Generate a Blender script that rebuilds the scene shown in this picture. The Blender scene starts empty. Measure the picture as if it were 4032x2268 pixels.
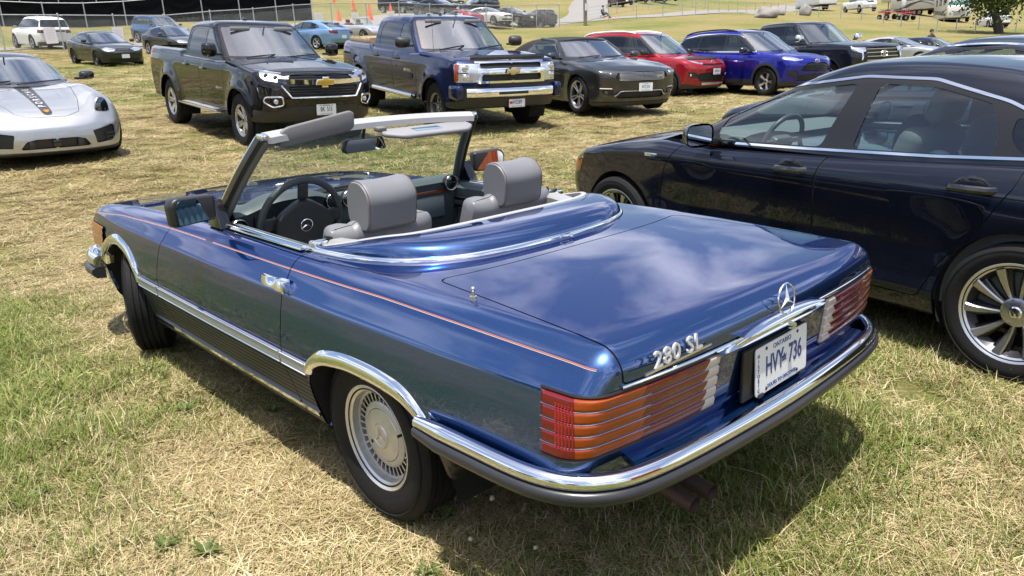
import bpy, bmesh, math, random
import numpy as np
from mathutils import Vector, Matrix, noise as mnoise
rng = np.random.default_rng(7)
random.seed(7)
R = math.radians
scene = bpy.context.scene
COL = scene.collection
CAMP = np.array([-2.137, 2.068, 1.557])
YAW, PIT, ROL, FOC = R(-42.19), R(-16.88), R(-2.434), 0.7538
_fw = np.array([math.cos(PIT) * math.cos(YAW), math.cos(PIT) * math.sin(YAW), math.sin(PIT)])
_r = np.cross(_fw, [0, 0, 1.0]); _r /= np.linalg.norm(_r)
_u = np.cross(_r, _fw)
_r2 = _r * math.cos(ROL) + _u * math.sin(ROL)
_u2 = -_r * math.sin(ROL) + _u * math.cos(ROL)
cam_d = bpy.data.cameras.new('camera')
cam = bpy.data.objects.new('camera', cam_d)
COL.objects.link(cam)
cam_d.sensor_width = 36.0
cam_d.lens = FOC * 36.0
cam_d.clip_end = 3000.0
cam_d.clip_start = 0.05
cam.matrix_world = Matrix(((_r2[0], _u2[0], -_fw[0], CAMP[0]), (_r2[1], _u2[1], -_fw[1], CAMP[1]),
                           (_r2[2], _u2[2], -_fw[2], CAMP[2]), (0, 0, 0, 1)))
scene.camera = cam
SHX, SHY = 0.10, -0.17
SUN_EL = math.atan2(1.0, math.hypot(SHX, SHY))
SUN_AZ = math.atan2(-SHY, -SHX)
world = bpy.data.worlds.new('World')
scene.world = world
world.use_nodes = True
_nt = world.node_tree
for n in list(_nt.nodes):
 _nt.nodes.remove(n)
_out = _nt.nodes.new('ShaderNodeOutputWorld')
_bg = _nt.nodes.new('ShaderNodeBackground')
_sky = _nt.nodes.new('ShaderNodeTexSky')
_sky.sky_type = 'NISHITA'
_sky.sun_disc = False
_sky.sun_elevation = SUN_EL
_sky.sun_rotation = math.pi / 2 - SUN_AZ
_sky.air_density = 1.0
_sky.dust_density = 2.6
_sky.ozone_density = 1.2
_bg.inputs['Strength'].default_value = 0.12
_tc = _nt.nodes.new('ShaderNodeTexCoord')
_sep = _nt.nodes.new('ShaderNodeSeparateXYZ')
_nt.links.new(_tc.outputs['Generated'], _sep.inputs[0])
_mx = _nt.nodes.new('ShaderNodeMath'); _mx.operation = 'MAXIMUM'; _mx.inputs[1].default_value = 0.0
_ad = _nt.nodes.new('ShaderNodeMath'); _ad.operation = 'ADD'; _ad.inputs[1].default_value = 0.22
_nt.links.new(_sep.outputs['Z'], _mx.inputs[0]); _nt.links.new(_mx.outputs[0], _ad.inputs[0])
_dx = _nt.nodes.new('ShaderNodeMath'); _dx.operation = 'DIVIDE'
_dy = _nt.nodes.new('ShaderNodeMath'); _dy.operation = 'DIVIDE'
_nt.links.new(_sep.outputs['X'], _dx.inputs[0]); _nt.links.new(_ad.outputs[0], _dx.inputs[1])
_nt.links.new(_sep.outputs['Y'], _dy.inputs[0]); _nt.links.new(_ad.outputs[0], _dy.inputs[1])
_cb = _nt.nodes.new('ShaderNodeCombineXYZ')
_nt.links.new(_dx.outputs[0], _cb.inputs[0]); _nt.links.new(_dy.outputs[0], _cb.inputs[1])
_cn = _nt.nodes.new('ShaderNodeTexNoise')
_cn.inputs['Scale'].default_value = 1.7; _cn.inputs['Detail'].default_value = 7.0
_cn.inputs['Roughness'].default_value = 0.52; _cn.inputs['Distortion'].default_value = 0.6
_nt.links.new(_cb.outputs[0], _cn.inputs['Vector'])
_cr = _nt.nodes.new('ShaderNodeValToRGB')
_cr.color_ramp.elements[0].position = 0.47; _cr.color_ramp.elements[0].color = (0, 0, 0, 1)
_cr.color_ramp.elements[1].position = 0.70; _cr.color_ramp.elements[1].color = (0.75, 0.75, 0.75, 1)
_nt.links.new(_cn.outputs['Fac'], _cr.inputs['Fac'])
_cm = _nt.nodes.new('ShaderNodeMixRGB')
_cm.inputs['Color2'].default_value = (12.5, 12.5, 13.4, 1)
_nt.links.new(_cr.outputs['Color'], _cm.inputs['Fac'])
_nt.links.new(_sky.outputs['Color'], _cm.inputs['Color1'])
_nt.links.new(_cm.outputs['Color'], _bg.inputs['Color'])
_nt.links.new(_bg.outputs['Background'], _out.inputs['Surface'])
sun_d = bpy.data.lights.new('sun', 'SUN')
sun_d.energy = 5.0
sun_d.angle = R(0.53)
sun_d.color = (1.0, 0.955, 0.88)
sun = bpy.data.objects.new('sun', sun_d)
COL.objects.link(sun)
sun.rotation_euler = Vector((-SHX, -SHY, 1.0)).to_track_quat('Z', 'Y').to_euler()
sun.location = (-3, 5, 20)
scene.view_settings.view_transform = 'Standard'
scene.view_settings.look = 'None'
scene.view_settings.exposure = 0.70
scene.view_settings.gamma = 1.0
scene.view_settings.use_curve_mapping = False
scene.render.engine = 'CYCLES'
scene.cycles.max_bounces = 6
scene.cycles.diffuse_bounces = 2
scene.cycles.glossy_bounces = 4
scene.cycles.transparent_max_bounces = 16
scene.cycles.caustics_reflective = False
scene.cycles.caustics_refractive = False
MATS = {}
def _lin(c):
 return (c[0], c[1], c[2], 1.0)
def M(name, col=(0.5, 0.5, 0.5), metal=0.0, rough=0.5, coat=0.0, spec=0.5, emit=None, bump=0.0, bscale=200.0,
      var=0.0, vscale=8.0, coat_rough=0.03, alpha=None):
 if name in MATS:
  return MATS[name]
 m = bpy.data.materials.new(name)
 m.use_nodes = True
 nt = m.node_tree
 b = nt.nodes['Principled BSDF']
 b.inputs['Base Color'].default_value = _lin(col)
 b.inputs['Metallic'].default_value = metal
 b.inputs['Roughness'].default_value = rough
 b.inputs['Coat Weight'].default_value = coat
 b.inputs['Coat Roughness'].default_value = coat_rough
 b.inputs['Specular IOR Level'].default_value = spec
 if emit:
  b.inputs['Emission Color'].default_value = _lin(emit[0]); b.inputs['Emission Strength'].default_value = emit[1]
 if var > 0 or bump > 0:
  tc = nt.nodes.new('ShaderNodeTexCoord')
 if var > 0:
  nz = nt.nodes.new('ShaderNodeTexNoise'); nz.inputs['Scale'].default_value = vscale
  nz.inputs['Detail'].default_value = 5.0
  nt.links.new(tc.outputs['Object'], nz.inputs['Vector'])
  mx = nt.nodes.new('ShaderNodeMixRGB')
  mx.inputs['Color1'].default_value = _lin([c * (1 - var) for c in col])
  mx.inputs['Color2'].default_value = _lin([min(1, c * (1 + var)) for c in col])
  nt.links.new(nz.outputs['Fac'], mx.inputs['Fac'])
  nt.links.new(mx.outputs['Color'], b.inputs['Base Color'])
  mr = nt.nodes.new('ShaderNodeMapRange')
  mr.inputs['To Min'].default_value = max(0.02, rough * (1 - var)); mr.inputs['To Max'].default_value = min(1, rough * (1 + var))
  nt.links.new(nz.outputs['Fac'], mr.inputs['Value'])
  nt.links.new(mr.outputs['Result'], b.inputs['Roughness'])
 if bump > 0:
  nb = nt.nodes.new('ShaderNodeTexNoise'); nb.inputs['Scale'].default_value = bscale
  nb.inputs['Detail'].default_value = 3.0
  nt.links.new(tc.outputs['Object'], nb.inputs['Vector'])
  bp = nt.nodes.new('ShaderNodeBump'); bp.inputs['Strength'].default_value = bump
  bp.inputs['Distance'].default_value = 0.01
  nt.links.new(nb.outputs['Fac'], bp.inputs['Height'])
  nt.links.new(bp.outputs['Normal'], b.inputs['Normal'])
 MATS[name] = m
 return m
def paint(name, col, metal=0.35, rough=0.38, dust=0.06, dustcol=(0.35, 0.32, 0.27), peel=0.02, ior=1.5):
 """Lacquered car paint: flake base, clear coat with faint orange peel, a thin uneven film of dust."""
 if name in MATS:
  return MATS[name]
 m = bpy.data.materials.new(name); m.use_nodes = True
 nt = m.node_tree; b = nt.nodes['Principled BSDF']
 tc = nt.nodes.new('ShaderNodeTexCoord')
 fl = nt.nodes.new('ShaderNodeTexVoronoi'); fl.inputs['Scale'].default_value = 900.0
 nt.links.new(tc.outputs['Object'], fl.inputs['Vector'])
 mx = nt.nodes.new('ShaderNodeMixRGB')
 mx.inputs['Color1'].default_value = _lin([c * 0.8 for c in col]); mx.inputs['Color2'].default_value = _lin([min(1, c * 1.25) for c in col])
 sp = nt.nodes.new('ShaderNodeSeparateColor')
 nt.links.new(fl.outputs['Color'], sp.inputs[0]); nt.links.new(sp.outputs[0], mx.inputs['Fac'])
 dn = nt.nodes.new('ShaderNodeTexNoise'); dn.inputs['Scale'].default_value = 5.0; dn.inputs['Detail'].default_value = 8.0
 dn.inputs['Roughness'].default_value = 0.7
 nt.links.new(tc.outputs['Object'], dn.inputs['Vector'])
 mr = nt.nodes.new('ShaderNodeMapRange'); mr.inputs['From Min'].default_value = 0.35; mr.inputs['From Max'].default_value = 0.8
 mr.inputs['To Min'].default_value = 0.0; mr.inputs['To Max'].default_value = dust * 2
 nt.links.new(dn.outputs['Fac'], mr.inputs['Value'])
 md = nt.nodes.new('ShaderNodeMixRGB'); md.inputs['Color2'].default_value = _lin(dustcol)
 nt.links.new(mr.outputs['Result'], md.inputs['Fac']); nt.links.new(mx.outputs['Color'], md.inputs['Color1'])
 nt.links.new(md.outputs['Color'], b.inputs['Base Color'])
 b.inputs['Metallic'].default_value = metal
 b.inputs['Roughness'].default_value = rough
 b.inputs['Specular IOR Level'].default_value = 0.08
 b.inputs['IOR'].default_value = 1.05
 mxc = max(col) + 1e-6
 b.inputs['Specular Tint'].default_value = (.05 + .4 * col[0] / mxc, .05 + .4 * col[1] / mxc, .05 + .4 * col[2] / mxc, 1)
 b.inputs['Coat Weight'].default_value = 1.0
 b.inputs['Coat IOR'].default_value = ior
 cr = nt.nodes.new('ShaderNodeMapRange'); cr.inputs['To Min'].default_value = 0.01; cr.inputs['To Max'].default_value = 0.03 + dust * 0.6
 nt.links.new(dn.outputs['Fac'], cr.inputs['Value']); nt.links.new(cr.outputs['Result'], b.inputs['Coat Roughness'])
 if peel > 0:
  pn = nt.nodes.new('ShaderNodeTexNoise'); pn.inputs['Scale'].default_value = 3.2; pn.inputs['Detail'].default_value = 1.5
  nt.links.new(tc.outputs['Object'], pn.inputs['Vector'])
  bp = nt.nodes.new('ShaderNodeBump'); bp.inputs['Strength'].default_value = peel * 4; bp.inputs['Distance'].default_value = 0.02
  nt.links.new(pn.outputs['Fac'], bp.inputs['Height'])
  nt.links.new(bp.outputs['Normal'], b.inputs['Coat Normal'])
 MATS[name] = m
 return m
def glass(name, tint=(0.75, 0.85, 0.82), refl=1.0, rough=0.0, mirror=0.06):
 if name in MATS:
  return MATS[name]
 m = bpy.data.materials.new(name); m.use_nodes = True
 nt = m.node_tree
 for n in list(nt.nodes):
  nt.nodes.remove(n)
 o = nt.nodes.new('ShaderNodeOutputMaterial')
 tr = nt.nodes.new('ShaderNodeBsdfTransparent'); tr.inputs['Color'].default_value = _lin(tint)
 gl = nt.nodes.new('ShaderNodeBsdfGlossy'); gl.inputs['Roughness'].default_value = rough
 gl.inputs['Color'].default_value = (1, 1, 1, 1)
 fr = nt.nodes.new('ShaderNodeLayerWeight'); fr.inputs['Blend'].default_value = 0.5
 pw = nt.nodes.new('ShaderNodeMath'); pw.operation = 'POWER'; pw.inputs[1].default_value = 4.6
 nt.links.new(fr.outputs['Facing'], pw.inputs[0])
 ml = nt.nodes.new('ShaderNodeMath'); ml.operation = 'MULTIPLY_ADD'; ml.use_clamp = True
 ml.inputs[1].default_value = refl * 0.9; ml.inputs[2].default_value = mirror
 nt.links.new(pw.outputs[0], ml.inputs[0])
 mx = nt.nodes.new('ShaderNodeMixShader')
 nt.links.new(ml.outputs[0], mx.inputs[0]); nt.links.new(tr.outputs[0], mx.inputs[1]); nt.links.new(gl.outputs[0], mx.inputs[2])
 nt.links.new(mx.outputs[0], o.inputs['Surface'])
 MATS[name] = m
 return m
CHROME = M('chrome', (0.83, 0.84, 0.86), 1.0, 0.06)
CHROME_SAT = M('satin_chrome', (0.62, 0.63, 0.65), 1.0, 0.22)
BLACK = M('black_trim', (0.012, 0.012, 0.013), 0, 0.42)
BLACK_GLOSS = M('black_gloss', (0.008, 0.008, 0.01), 0, 0.08, coat=0.6)
RUBBER = M('rubber', (0.011, 0.011, 0.0115), 0, 0.75, spec=0.2, bump=0.15, bscale=90, var=0.25, vscale=14)
SEAL = M('seal', (0.004, 0.004, 0.004), 0, 0.9)
DARK = M('dark_void', (0.006, 0.006, 0.006), 0, 0.95)
ALLOY = M('alloy', (0.62, 0.62, 0.63), 0.9, 0.30, var=0.12, vscale=20)
ALLOY_DARK = M('alloy_dark', (0.05, 0.05, 0.055), 0.7, 0.35)
STEEL_DULL = M('steel_dull', (0.35, 0.35, 0.36), 0.9, 0.45, var=0.2)
GALV = M('galvanised', (0.42, 0.44, 0.45), 0.75, 0.45, var=0.2, vscale=6)
G_CLEAR = glass('glass_clear', (0.72, 0.82, 0.80))
G_SIDE = glass('glass_side', (0.66, 0.78, 0.76), mirror=0.10)
G_TINT = glass('glass_tint', (0.09, 0.10, 0.11), mirror=0.07)
G_DARK = glass('glass_dark', (0.35, 0.42, 0.42), mirror=0.08)
LENS = glass('lens_clear', (0.85, 0.88, 0.9), mirror=0.08)
MIRROR = M('mirror_glass', (0.85, 0.9, 0.95), 1.0, 0.015)
MIRROR_BLUE = M('mirror_blue', (0.35, 0.62, 0.78), 1.0, 0.015)
WHITE = M('white_paint', (0.78, 0.78, 0.77), 0, 0.35)
RED_LENS = M('red_lens', (0.12, 0.003, 0.004), 0, 0.12, coat=0.7, bump=0.04, bscale=300)
AMBER_LENS = M('amber_lens', (0.24, 0.036, 0.0015), 0, 0.12, coat=0.7, bump=0.04, bscale=300)
CLEAR_LENS = M('white_lens', (0.50, 0.44, 0.42), 0, 0.15, coat=0.7, bump=0.05, bscale=300)
PLATE = M('plate_white', (0.74, 0.75, 0.77), 0, 0.35)
PLATE_BLUE = M('plate_blue', (0.02, 0.05, 0.22), 0, 0.4)
def empty(name, loc=(0, 0, 0), rot=(0, 0, 0)):
 o = bpy.data.objects.new(name, None)
 o.empty_display_size = 0.2
 COL.objects.link(o)
 o.location = loc; o.rotation_euler = rot
 return o
def tag(o, label=None, cat=None, group=None, kind=None):
 if label: o['label'] = label
 if cat: o['category'] = cat
 if group: o['group'] = group
 if kind: o['kind'] = kind
 return o
def mesh_np(name, V, F, normals=None, smooth=True):
 """F: int array (n,3) or (n,4) or list of arrays of both."""
 me = bpy.data.meshes.new(name)
 V = np.asarray(V, dtype=np.float32)
 Fs = F if isinstance(F, list) else [F]
 Fs = [np.asarray(f, dtype=np.int32) for f in Fs if len(f)]
 nl = sum(f.size for f in Fs); nf = sum(len(f) for f in Fs)
 me.vertices.add(len(V)); me.vertices.foreach_set('co', V.ravel())
 me.loops.add(nl); me.loops.foreach_set('vertex_index', np.concatenate([f.ravel() for f in Fs]))
 me.polygons.add(nf)
 tot = np.concatenate([np.full(len(f), f.shape[1], dtype=np.int32) for f in Fs])
 st = np.concatenate([[0], np.cumsum(tot)[:-1]]).astype(np.int32)
 me.polygons.foreach_set('loop_start', st)
 me.polygons.foreach_set('use_smooth', np.full(nf, bool(smooth)))
 me.update(calc_edges=True)
 if normals is not None:
  me.normals_split_custom_set_from_vertices(np.asarray(normals, dtype=np.float32).tolist())
 return me
def link(name, me, mat=None, parent=None, loc=None):
 o = bpy.data.objects.new(name, me)
 COL.objects.link(o)
 if mat is not None:
  if isinstance(mat, (list, tuple)):
   for q in mat: me.materials.append(q)
  elif not me.materials:
   me.materials.append(mat)
 if parent is not None: o.parent = parent
 if loc is not None: o.location = loc
 return o
def obj_np(name, V, F, mat, parent=None, normals=None, smooth=True):
 return link(name, mesh_np(name, V, F, normals, smooth), mat, parent)
class MB:
 """collects simple shapes into ONE mesh"""
 def __init__(s):
  s.bm = bmesh.new()
 def box(s, c, d, rot=None, bev=0.0, seg=2):
  r = bmesh.ops.create_cube(s.bm, size=1.0)
  vs = r['verts']
  bmesh.ops.scale(s.bm, vec=d, verts=vs)
  if bev > 0:
   es = list({e for v in vs for e in v.link_edges})
   rb = bmesh.ops.bevel(s.bm, geom=es, offset=bev, segments=seg, affect='EDGES', profile=0.5)
   vs = list({v for f in rb['faces'] for v in f.verts} | {v for v in vs if v.is_valid})
  if rot is not None:
   bmesh.ops.rotate(s.bm, cent=(0, 0, 0), matrix=rot, verts=vs)
  bmesh.ops.translate(s.bm, vec=c, verts=vs)
  return vs
 def cyl(s, p0, p1, r0, r1=None, seg=16, cap=True):
  p0 = Vector(p0); p1 = Vector(p1); r1 = r0 if r1 is None else r1
  d = p1 - p0
  q = d.to_track_quat('Z', 'Y').to_matrix()
  ring0 = []; ring1 = []
  for i in range(seg):
   a = 2 * math.pi * i / seg
   v = q @ Vector((math.cos(a), math.sin(a), 0))
   ring0.append(s.bm.verts.new(p0 + v * r0)); ring1.append(s.bm.verts.new(p1 + v * r1))
  for i in range(seg):
   j = (i + 1) % seg
   s.bm.faces.new((ring0[i], ring0[j], ring1[j], ring1[i]))
  if cap:
   s.bm.faces.new(ring0[::-1]); s.bm.faces.new(ring1)
 def tube(s, pts, r, seg=8, closed=False, cap=True):
  pts = [Vector(p) for p in pts]; n = len(pts)
  rs = r if isinstance(r, (list, tuple)) else [r] * n
  rings = []; up = Vector((0, 0, 1)); px = None
  for i, p in enumerate(pts):
   a = pts[(i - 1) % n] if (closed or i > 0) else p
   b = pts[(i + 1) % n] if (closed or i < n - 1) else p
   t = (b - a).normalized()
   if px is None:
    px = t.cross(up)
    if px.length < 1e-3: px = t.cross(Vector((1, 0, 0)))
   px = (px - t * px.dot(t)).normalized()
   py = t.cross(px)
   rings.append([s.bm.verts.new(p + (px * math.cos(2 * math.pi * k / seg) + py * math.sin(2 * math.pi * k / seg)) * rs[i]) for k in range(seg)])
  m = n if closed else n - 1
  for i in range(m):
   A = rings[i]; B = rings[(i + 1) % n]
   for k in range(seg):
    l = (k + 1) % seg
    s.bm.faces.new((A[k], A[l], B[l], B[k]))
  if cap and not closed:
   s.bm.faces.new(rings[0][::-1]); s.bm.faces.new(rings[-1])
 def prism(s, pts, axis, h0, h1, bev=0.0):
  """extrude polygon pts (2d) along axis ('x','y','z') from h0 to h1"""
  def P(p, h):
   return {'x': (h, p[0], p[1]), 'y': (p[0], h, p[1]), 'z': (p[0], p[1], h)}[axis]
  a = [s.bm.verts.new(P(p, h0)) for p in pts]; b = [s.bm.verts.new(P(p, h1)) for p in pts]
  n = len(pts)
  fs = [s.bm.faces.new(a), s.bm.faces.new(b)]
  for i in range(n):
   j = (i + 1) % n
   fs.append(s.bm.faces.new((a[i], a[j], b[j], b[i])))
  bmesh.ops.recalc_face_normals(s.bm, faces=fs)
  if bev > 0:
   es = list({e for f in fs[:2] for e in f.edges})
   bmesh.ops.bevel(s.bm, geom=es, offset=bev, segments=2, affect='EDGES', profile=0.5)
 def grid(s, P):
  """P: array (n,m,3)"""
  n, m = P.shape[:2]
  vs = [[s.bm.verts.new(P[i, j]) for j in range(m)] for i in range(n)]
  for i in range(n - 1):
   for j in range(m - 1):
    s.bm.faces.new((vs[i][j], vs[i + 1][j], vs[i + 1][j + 1], vs[i][j + 1]))
 def lathe(s, prof, axis_o=(0, 0, 0), seg=48, axis='y', closed=False):
  o = Vector(axis_o); rings = []
  for (r, h) in prof:
   ring = []
   for k in range(seg):
    a = 2 * math.pi * k / seg
    c, d = r * math.cos(a), r * math.sin(a)
    v = (c, h, d) if axis == 'y' else ((h, c, d) if axis == 'x' else (c, d, h))
    ring.append(s.bm.verts.new(o + Vector(v)))
   rings.append(ring)
  m = len(rings)
  for i in range(m if closed else m - 1):
   A = rings[i]; B = rings[(i + 1) % m]
   for k in range(seg):
    l = (k + 1) % seg
    s.bm.faces.new((A[k], A[l], B[l], B[k]))
 def sphere(s, c, r, sx=1, sy=1, sz=1, u=16, v=10, rot=None):
  q = bmesh.ops.create_uvsphere(s.bm, u_segments=u, v_segments=v, radius=r)['verts']
  bmesh.ops.scale(s.bm, vec=(sx, sy, sz), verts=q)
  if rot is not None: bmesh.ops.rotate(s.bm, cent=(0, 0, 0), matrix=rot, verts=q)
  bmesh.ops.translate(s.bm, vec=c, verts=q)
 def build(s, name, mat, parent=None, smooth=True, angle=40, recalc=False):
  if recalc: bmesh.ops.recalc_face_normals(s.bm, faces=s.bm.faces[:])
  me = bpy.data.meshes.new(name)
  if smooth:
   ca = math.radians(angle)
   s.bm.normal_update()
   for e in s.bm.edges:
    if len(e.link_faces) == 2 and e.calc_face_angle(0) > ca: e.smooth = False
   for f in s.bm.faces: f.smooth = True
  s.bm.to_mesh(me); s.bm.free()
  return link(name, me, mat, parent)
def text_mesh(txt, size=0.1, depth=0.002, align='CENTER', bold=0.0, spacing=1.0, sx=1.0):
 cu = bpy.data.curves.new('txt', 'FONT')
 cu.body = txt; cu.size = size; cu.extrude = depth; cu.align_x = align; cu.align_y = 'CENTER'
 cu.offset = bold; cu.space_character = spacing; cu.resolution_u = 3
 o = bpy.data.objects.new('txt', cu)
 me = bpy.data.meshes.new_from_object(o)
 bpy.data.objects.remove(o); bpy.data.curves.remove(cu)
 if sx != 1.0: me.transform(Matrix.Diagonal((sx, 1, 1, 1)))
 me.materials.clear()
 return me
def basis(xa, ya, o):
 """matrix that maps local x,y to the given world directions at point o"""
 X = Vector(xa).normalized(); Y = Vector(ya); Y = (Y - X * Y.dot(X)).normalized(); Z = X.cross(Y)
 return Matrix(((X[0], Y[0], Z[0], o[0]), (X[1], Y[1], Z[1], o[1]), (X[2], Y[2], Z[2], o[2]), (0, 0, 0, 1)))
def text_on(name, txt, xa, ya, o, mat, parent, size=0.1, **k):
 me = text_mesh(txt, size, **k)
 me.transform(basis(xa, ya, o))
 return link(name, me, mat, parent)
def prof(pts, sm=0.03, n=3000):
 """piecewise linear profile rounded by a gaussian; returns a vectorised function"""
 pts = np.array(sorted(pts), float)
 a, b = pts[0, 0] - 0.6, pts[-1, 0] + 0.6
 xs = np.linspace(a, b, n)
 x = pts[:, 0]; y = pts[:, 1]
 ys = np.interp(xs, x, y)
 s0 = (y[1] - y[0]) / (x[1] - x[0]) if len(x) > 1 else 0; s1 = (y[-1] - y[-2]) / (x[-1] - x[-2]) if len(x) > 1 else 0
 ys = np.where(xs < x[0], y[0] + (xs - x[0]) * s0, ys); ys = np.where(xs > x[-1], y[-1] + (xs - x[-1]) * s1, ys)
 k = max(1, int(round(sm / (xs[1] - xs[0]))))
 if sm > 0:
  t = np.arange(-3 * k, 3 * k + 1); w = np.exp(-0.5 * (t / k) ** 2); w /= w.sum()
  pad = np.concatenate([ys[0] - (np.arange(3 * k, 0, -1)) * (ys[1] - ys[0]), ys, ys[-1] + np.arange(1, 3 * k + 1) * (ys[-1] - ys[-2])])
  ys = np.convolve(pad, w, 'valid')
 return lambda q: np.interp(q, xs, ys)
def rmax(a, b, r):
 """intersection of two fields with a fillet of radius r"""
 A = a + r; B = b + r
 return np.sqrt(np.maximum(A, 0) ** 2 + np.maximum(B, 0) ** 2) + np.minimum(np.maximum(A, B), 0) - r
def smoothstep(a, b, x):
 t = np.clip((x - a) / (b - a), 0, 1)
 return t * t * (3 - 2 * t)
def rounded(poly, r=0.02, n=4):
 """polygon with rounded corners"""
 P = [np.array(p, float) for p in poly]; out = []
 m = len(P)
 for i in range(m):
  a, b, c = P[i - 1], P[i], P[(i + 1) % m]
  la = np.linalg.norm(a - b); lc = np.linalg.norm(c - b)
  q = min(r, la * 0.45, lc * 0.45)
  p0 = b + (a - b) / la * q; p1 = b + (c - b) / lc * q
  for k in range(n + 1):
   t = k / n
   out.append((1 - t) ** 2 * p0 + 2 * t * (1 - t) * b + t * t * p1)
 return np.array(out)
def sd_poly(px, py, poly):
 poly = np.asarray(poly, float)
 d = np.full(px.shape, 1e9); s = np.ones(px.shape)
 n = len(poly)
 for i in range(n):
  ax, ay = poly[i]; bx, by = poly[i - 1]
  ex, ey = bx - ax, by - ay
  wx, wy = px - ax, py - ay
  t = np.clip((wx * ex + wy * ey) / (ex * ex + ey * ey + 1e-12), 0, 1)
  dx, dy = wx - ex * t, wy - ey * t
  d = np.minimum(d, dx * dx + dy * dy)
  c1 = py >= ay; c2 = py < by; c3 = ex * wy > ey * wx
  s = np.where((c1 & c2 & c3) | (~c1 & ~c2 & ~c3), -s, s)
 return s * np.sqrt(d)
def _skin_init(s, F, lo, hi, clo, chi, h, eps=0.004):
 s.F = F
 lo = np.array(lo, float); hi = np.array(hi, float)
 n = np.maximum(2, np.ceil((hi - lo) / h).astype(int))
 ax = [np.linspace(lo[k], hi[k], n[k] + 1) for k in range(3)]
 Q = []; T = []; off = 0
 for k in range(3):
  i, j = [(1, 2), (2, 0), (0, 1)][k]
  A, B = np.meshgrid(ax[i], ax[j], indexing='ij')
  a, b = A.shape
  idx = np.arange(a * b).reshape(a, b)
  q00, q10, q11, q01 = idx[:-1, :-1].ravel(), idx[1:, :-1].ravel(), idx[1:, 1:].ravel(), idx[:-1, 1:].ravel()
  for side, val in ((0, lo[k]), (1, hi[k])):
   P = np.empty((a * b, 3)); P[:, i] = A.ravel(); P[:, j] = B.ravel(); P[:, k] = val
   Q.append(P)
   t = np.concatenate([np.stack([q00, q10, q11], 1), np.stack([q00, q11, q01], 1)])
   if side == 0: t = t[:, ::-1]
   T.append(t + off); off += a * b
 Q = np.concatenate(Q); T = np.concatenate(T)
 key = np.round((Q - lo) / (hi - lo) * 2e6).astype(np.int64)
 _, first, inv = np.unique(key[:, 0] * (1 << 44) + key[:, 1] * (1 << 22) + key[:, 2], return_index=True, return_inverse=True)
 Q = Q[first]; T = inv[T]
 C = np.clip(Q, clo, chi)
 D = Q - C
 a = np.zeros(len(Q)); b = np.full(len(Q), 1.03)
 for _ in range(20):
  m = 0.5 * (a + b)
  v = F(C + D * m[:, None]) < 0
  a = np.where(v, m, a); b = np.where(v, b, m)
 V = C + D * (0.5 * (a + b))[:, None]
 s.V = V; s.T = T; s.lab = np.zeros(len(T), int)
 s.N = s.grad(V, eps)
 s._C = None; s._M = None
 s.names = ['body']
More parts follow.
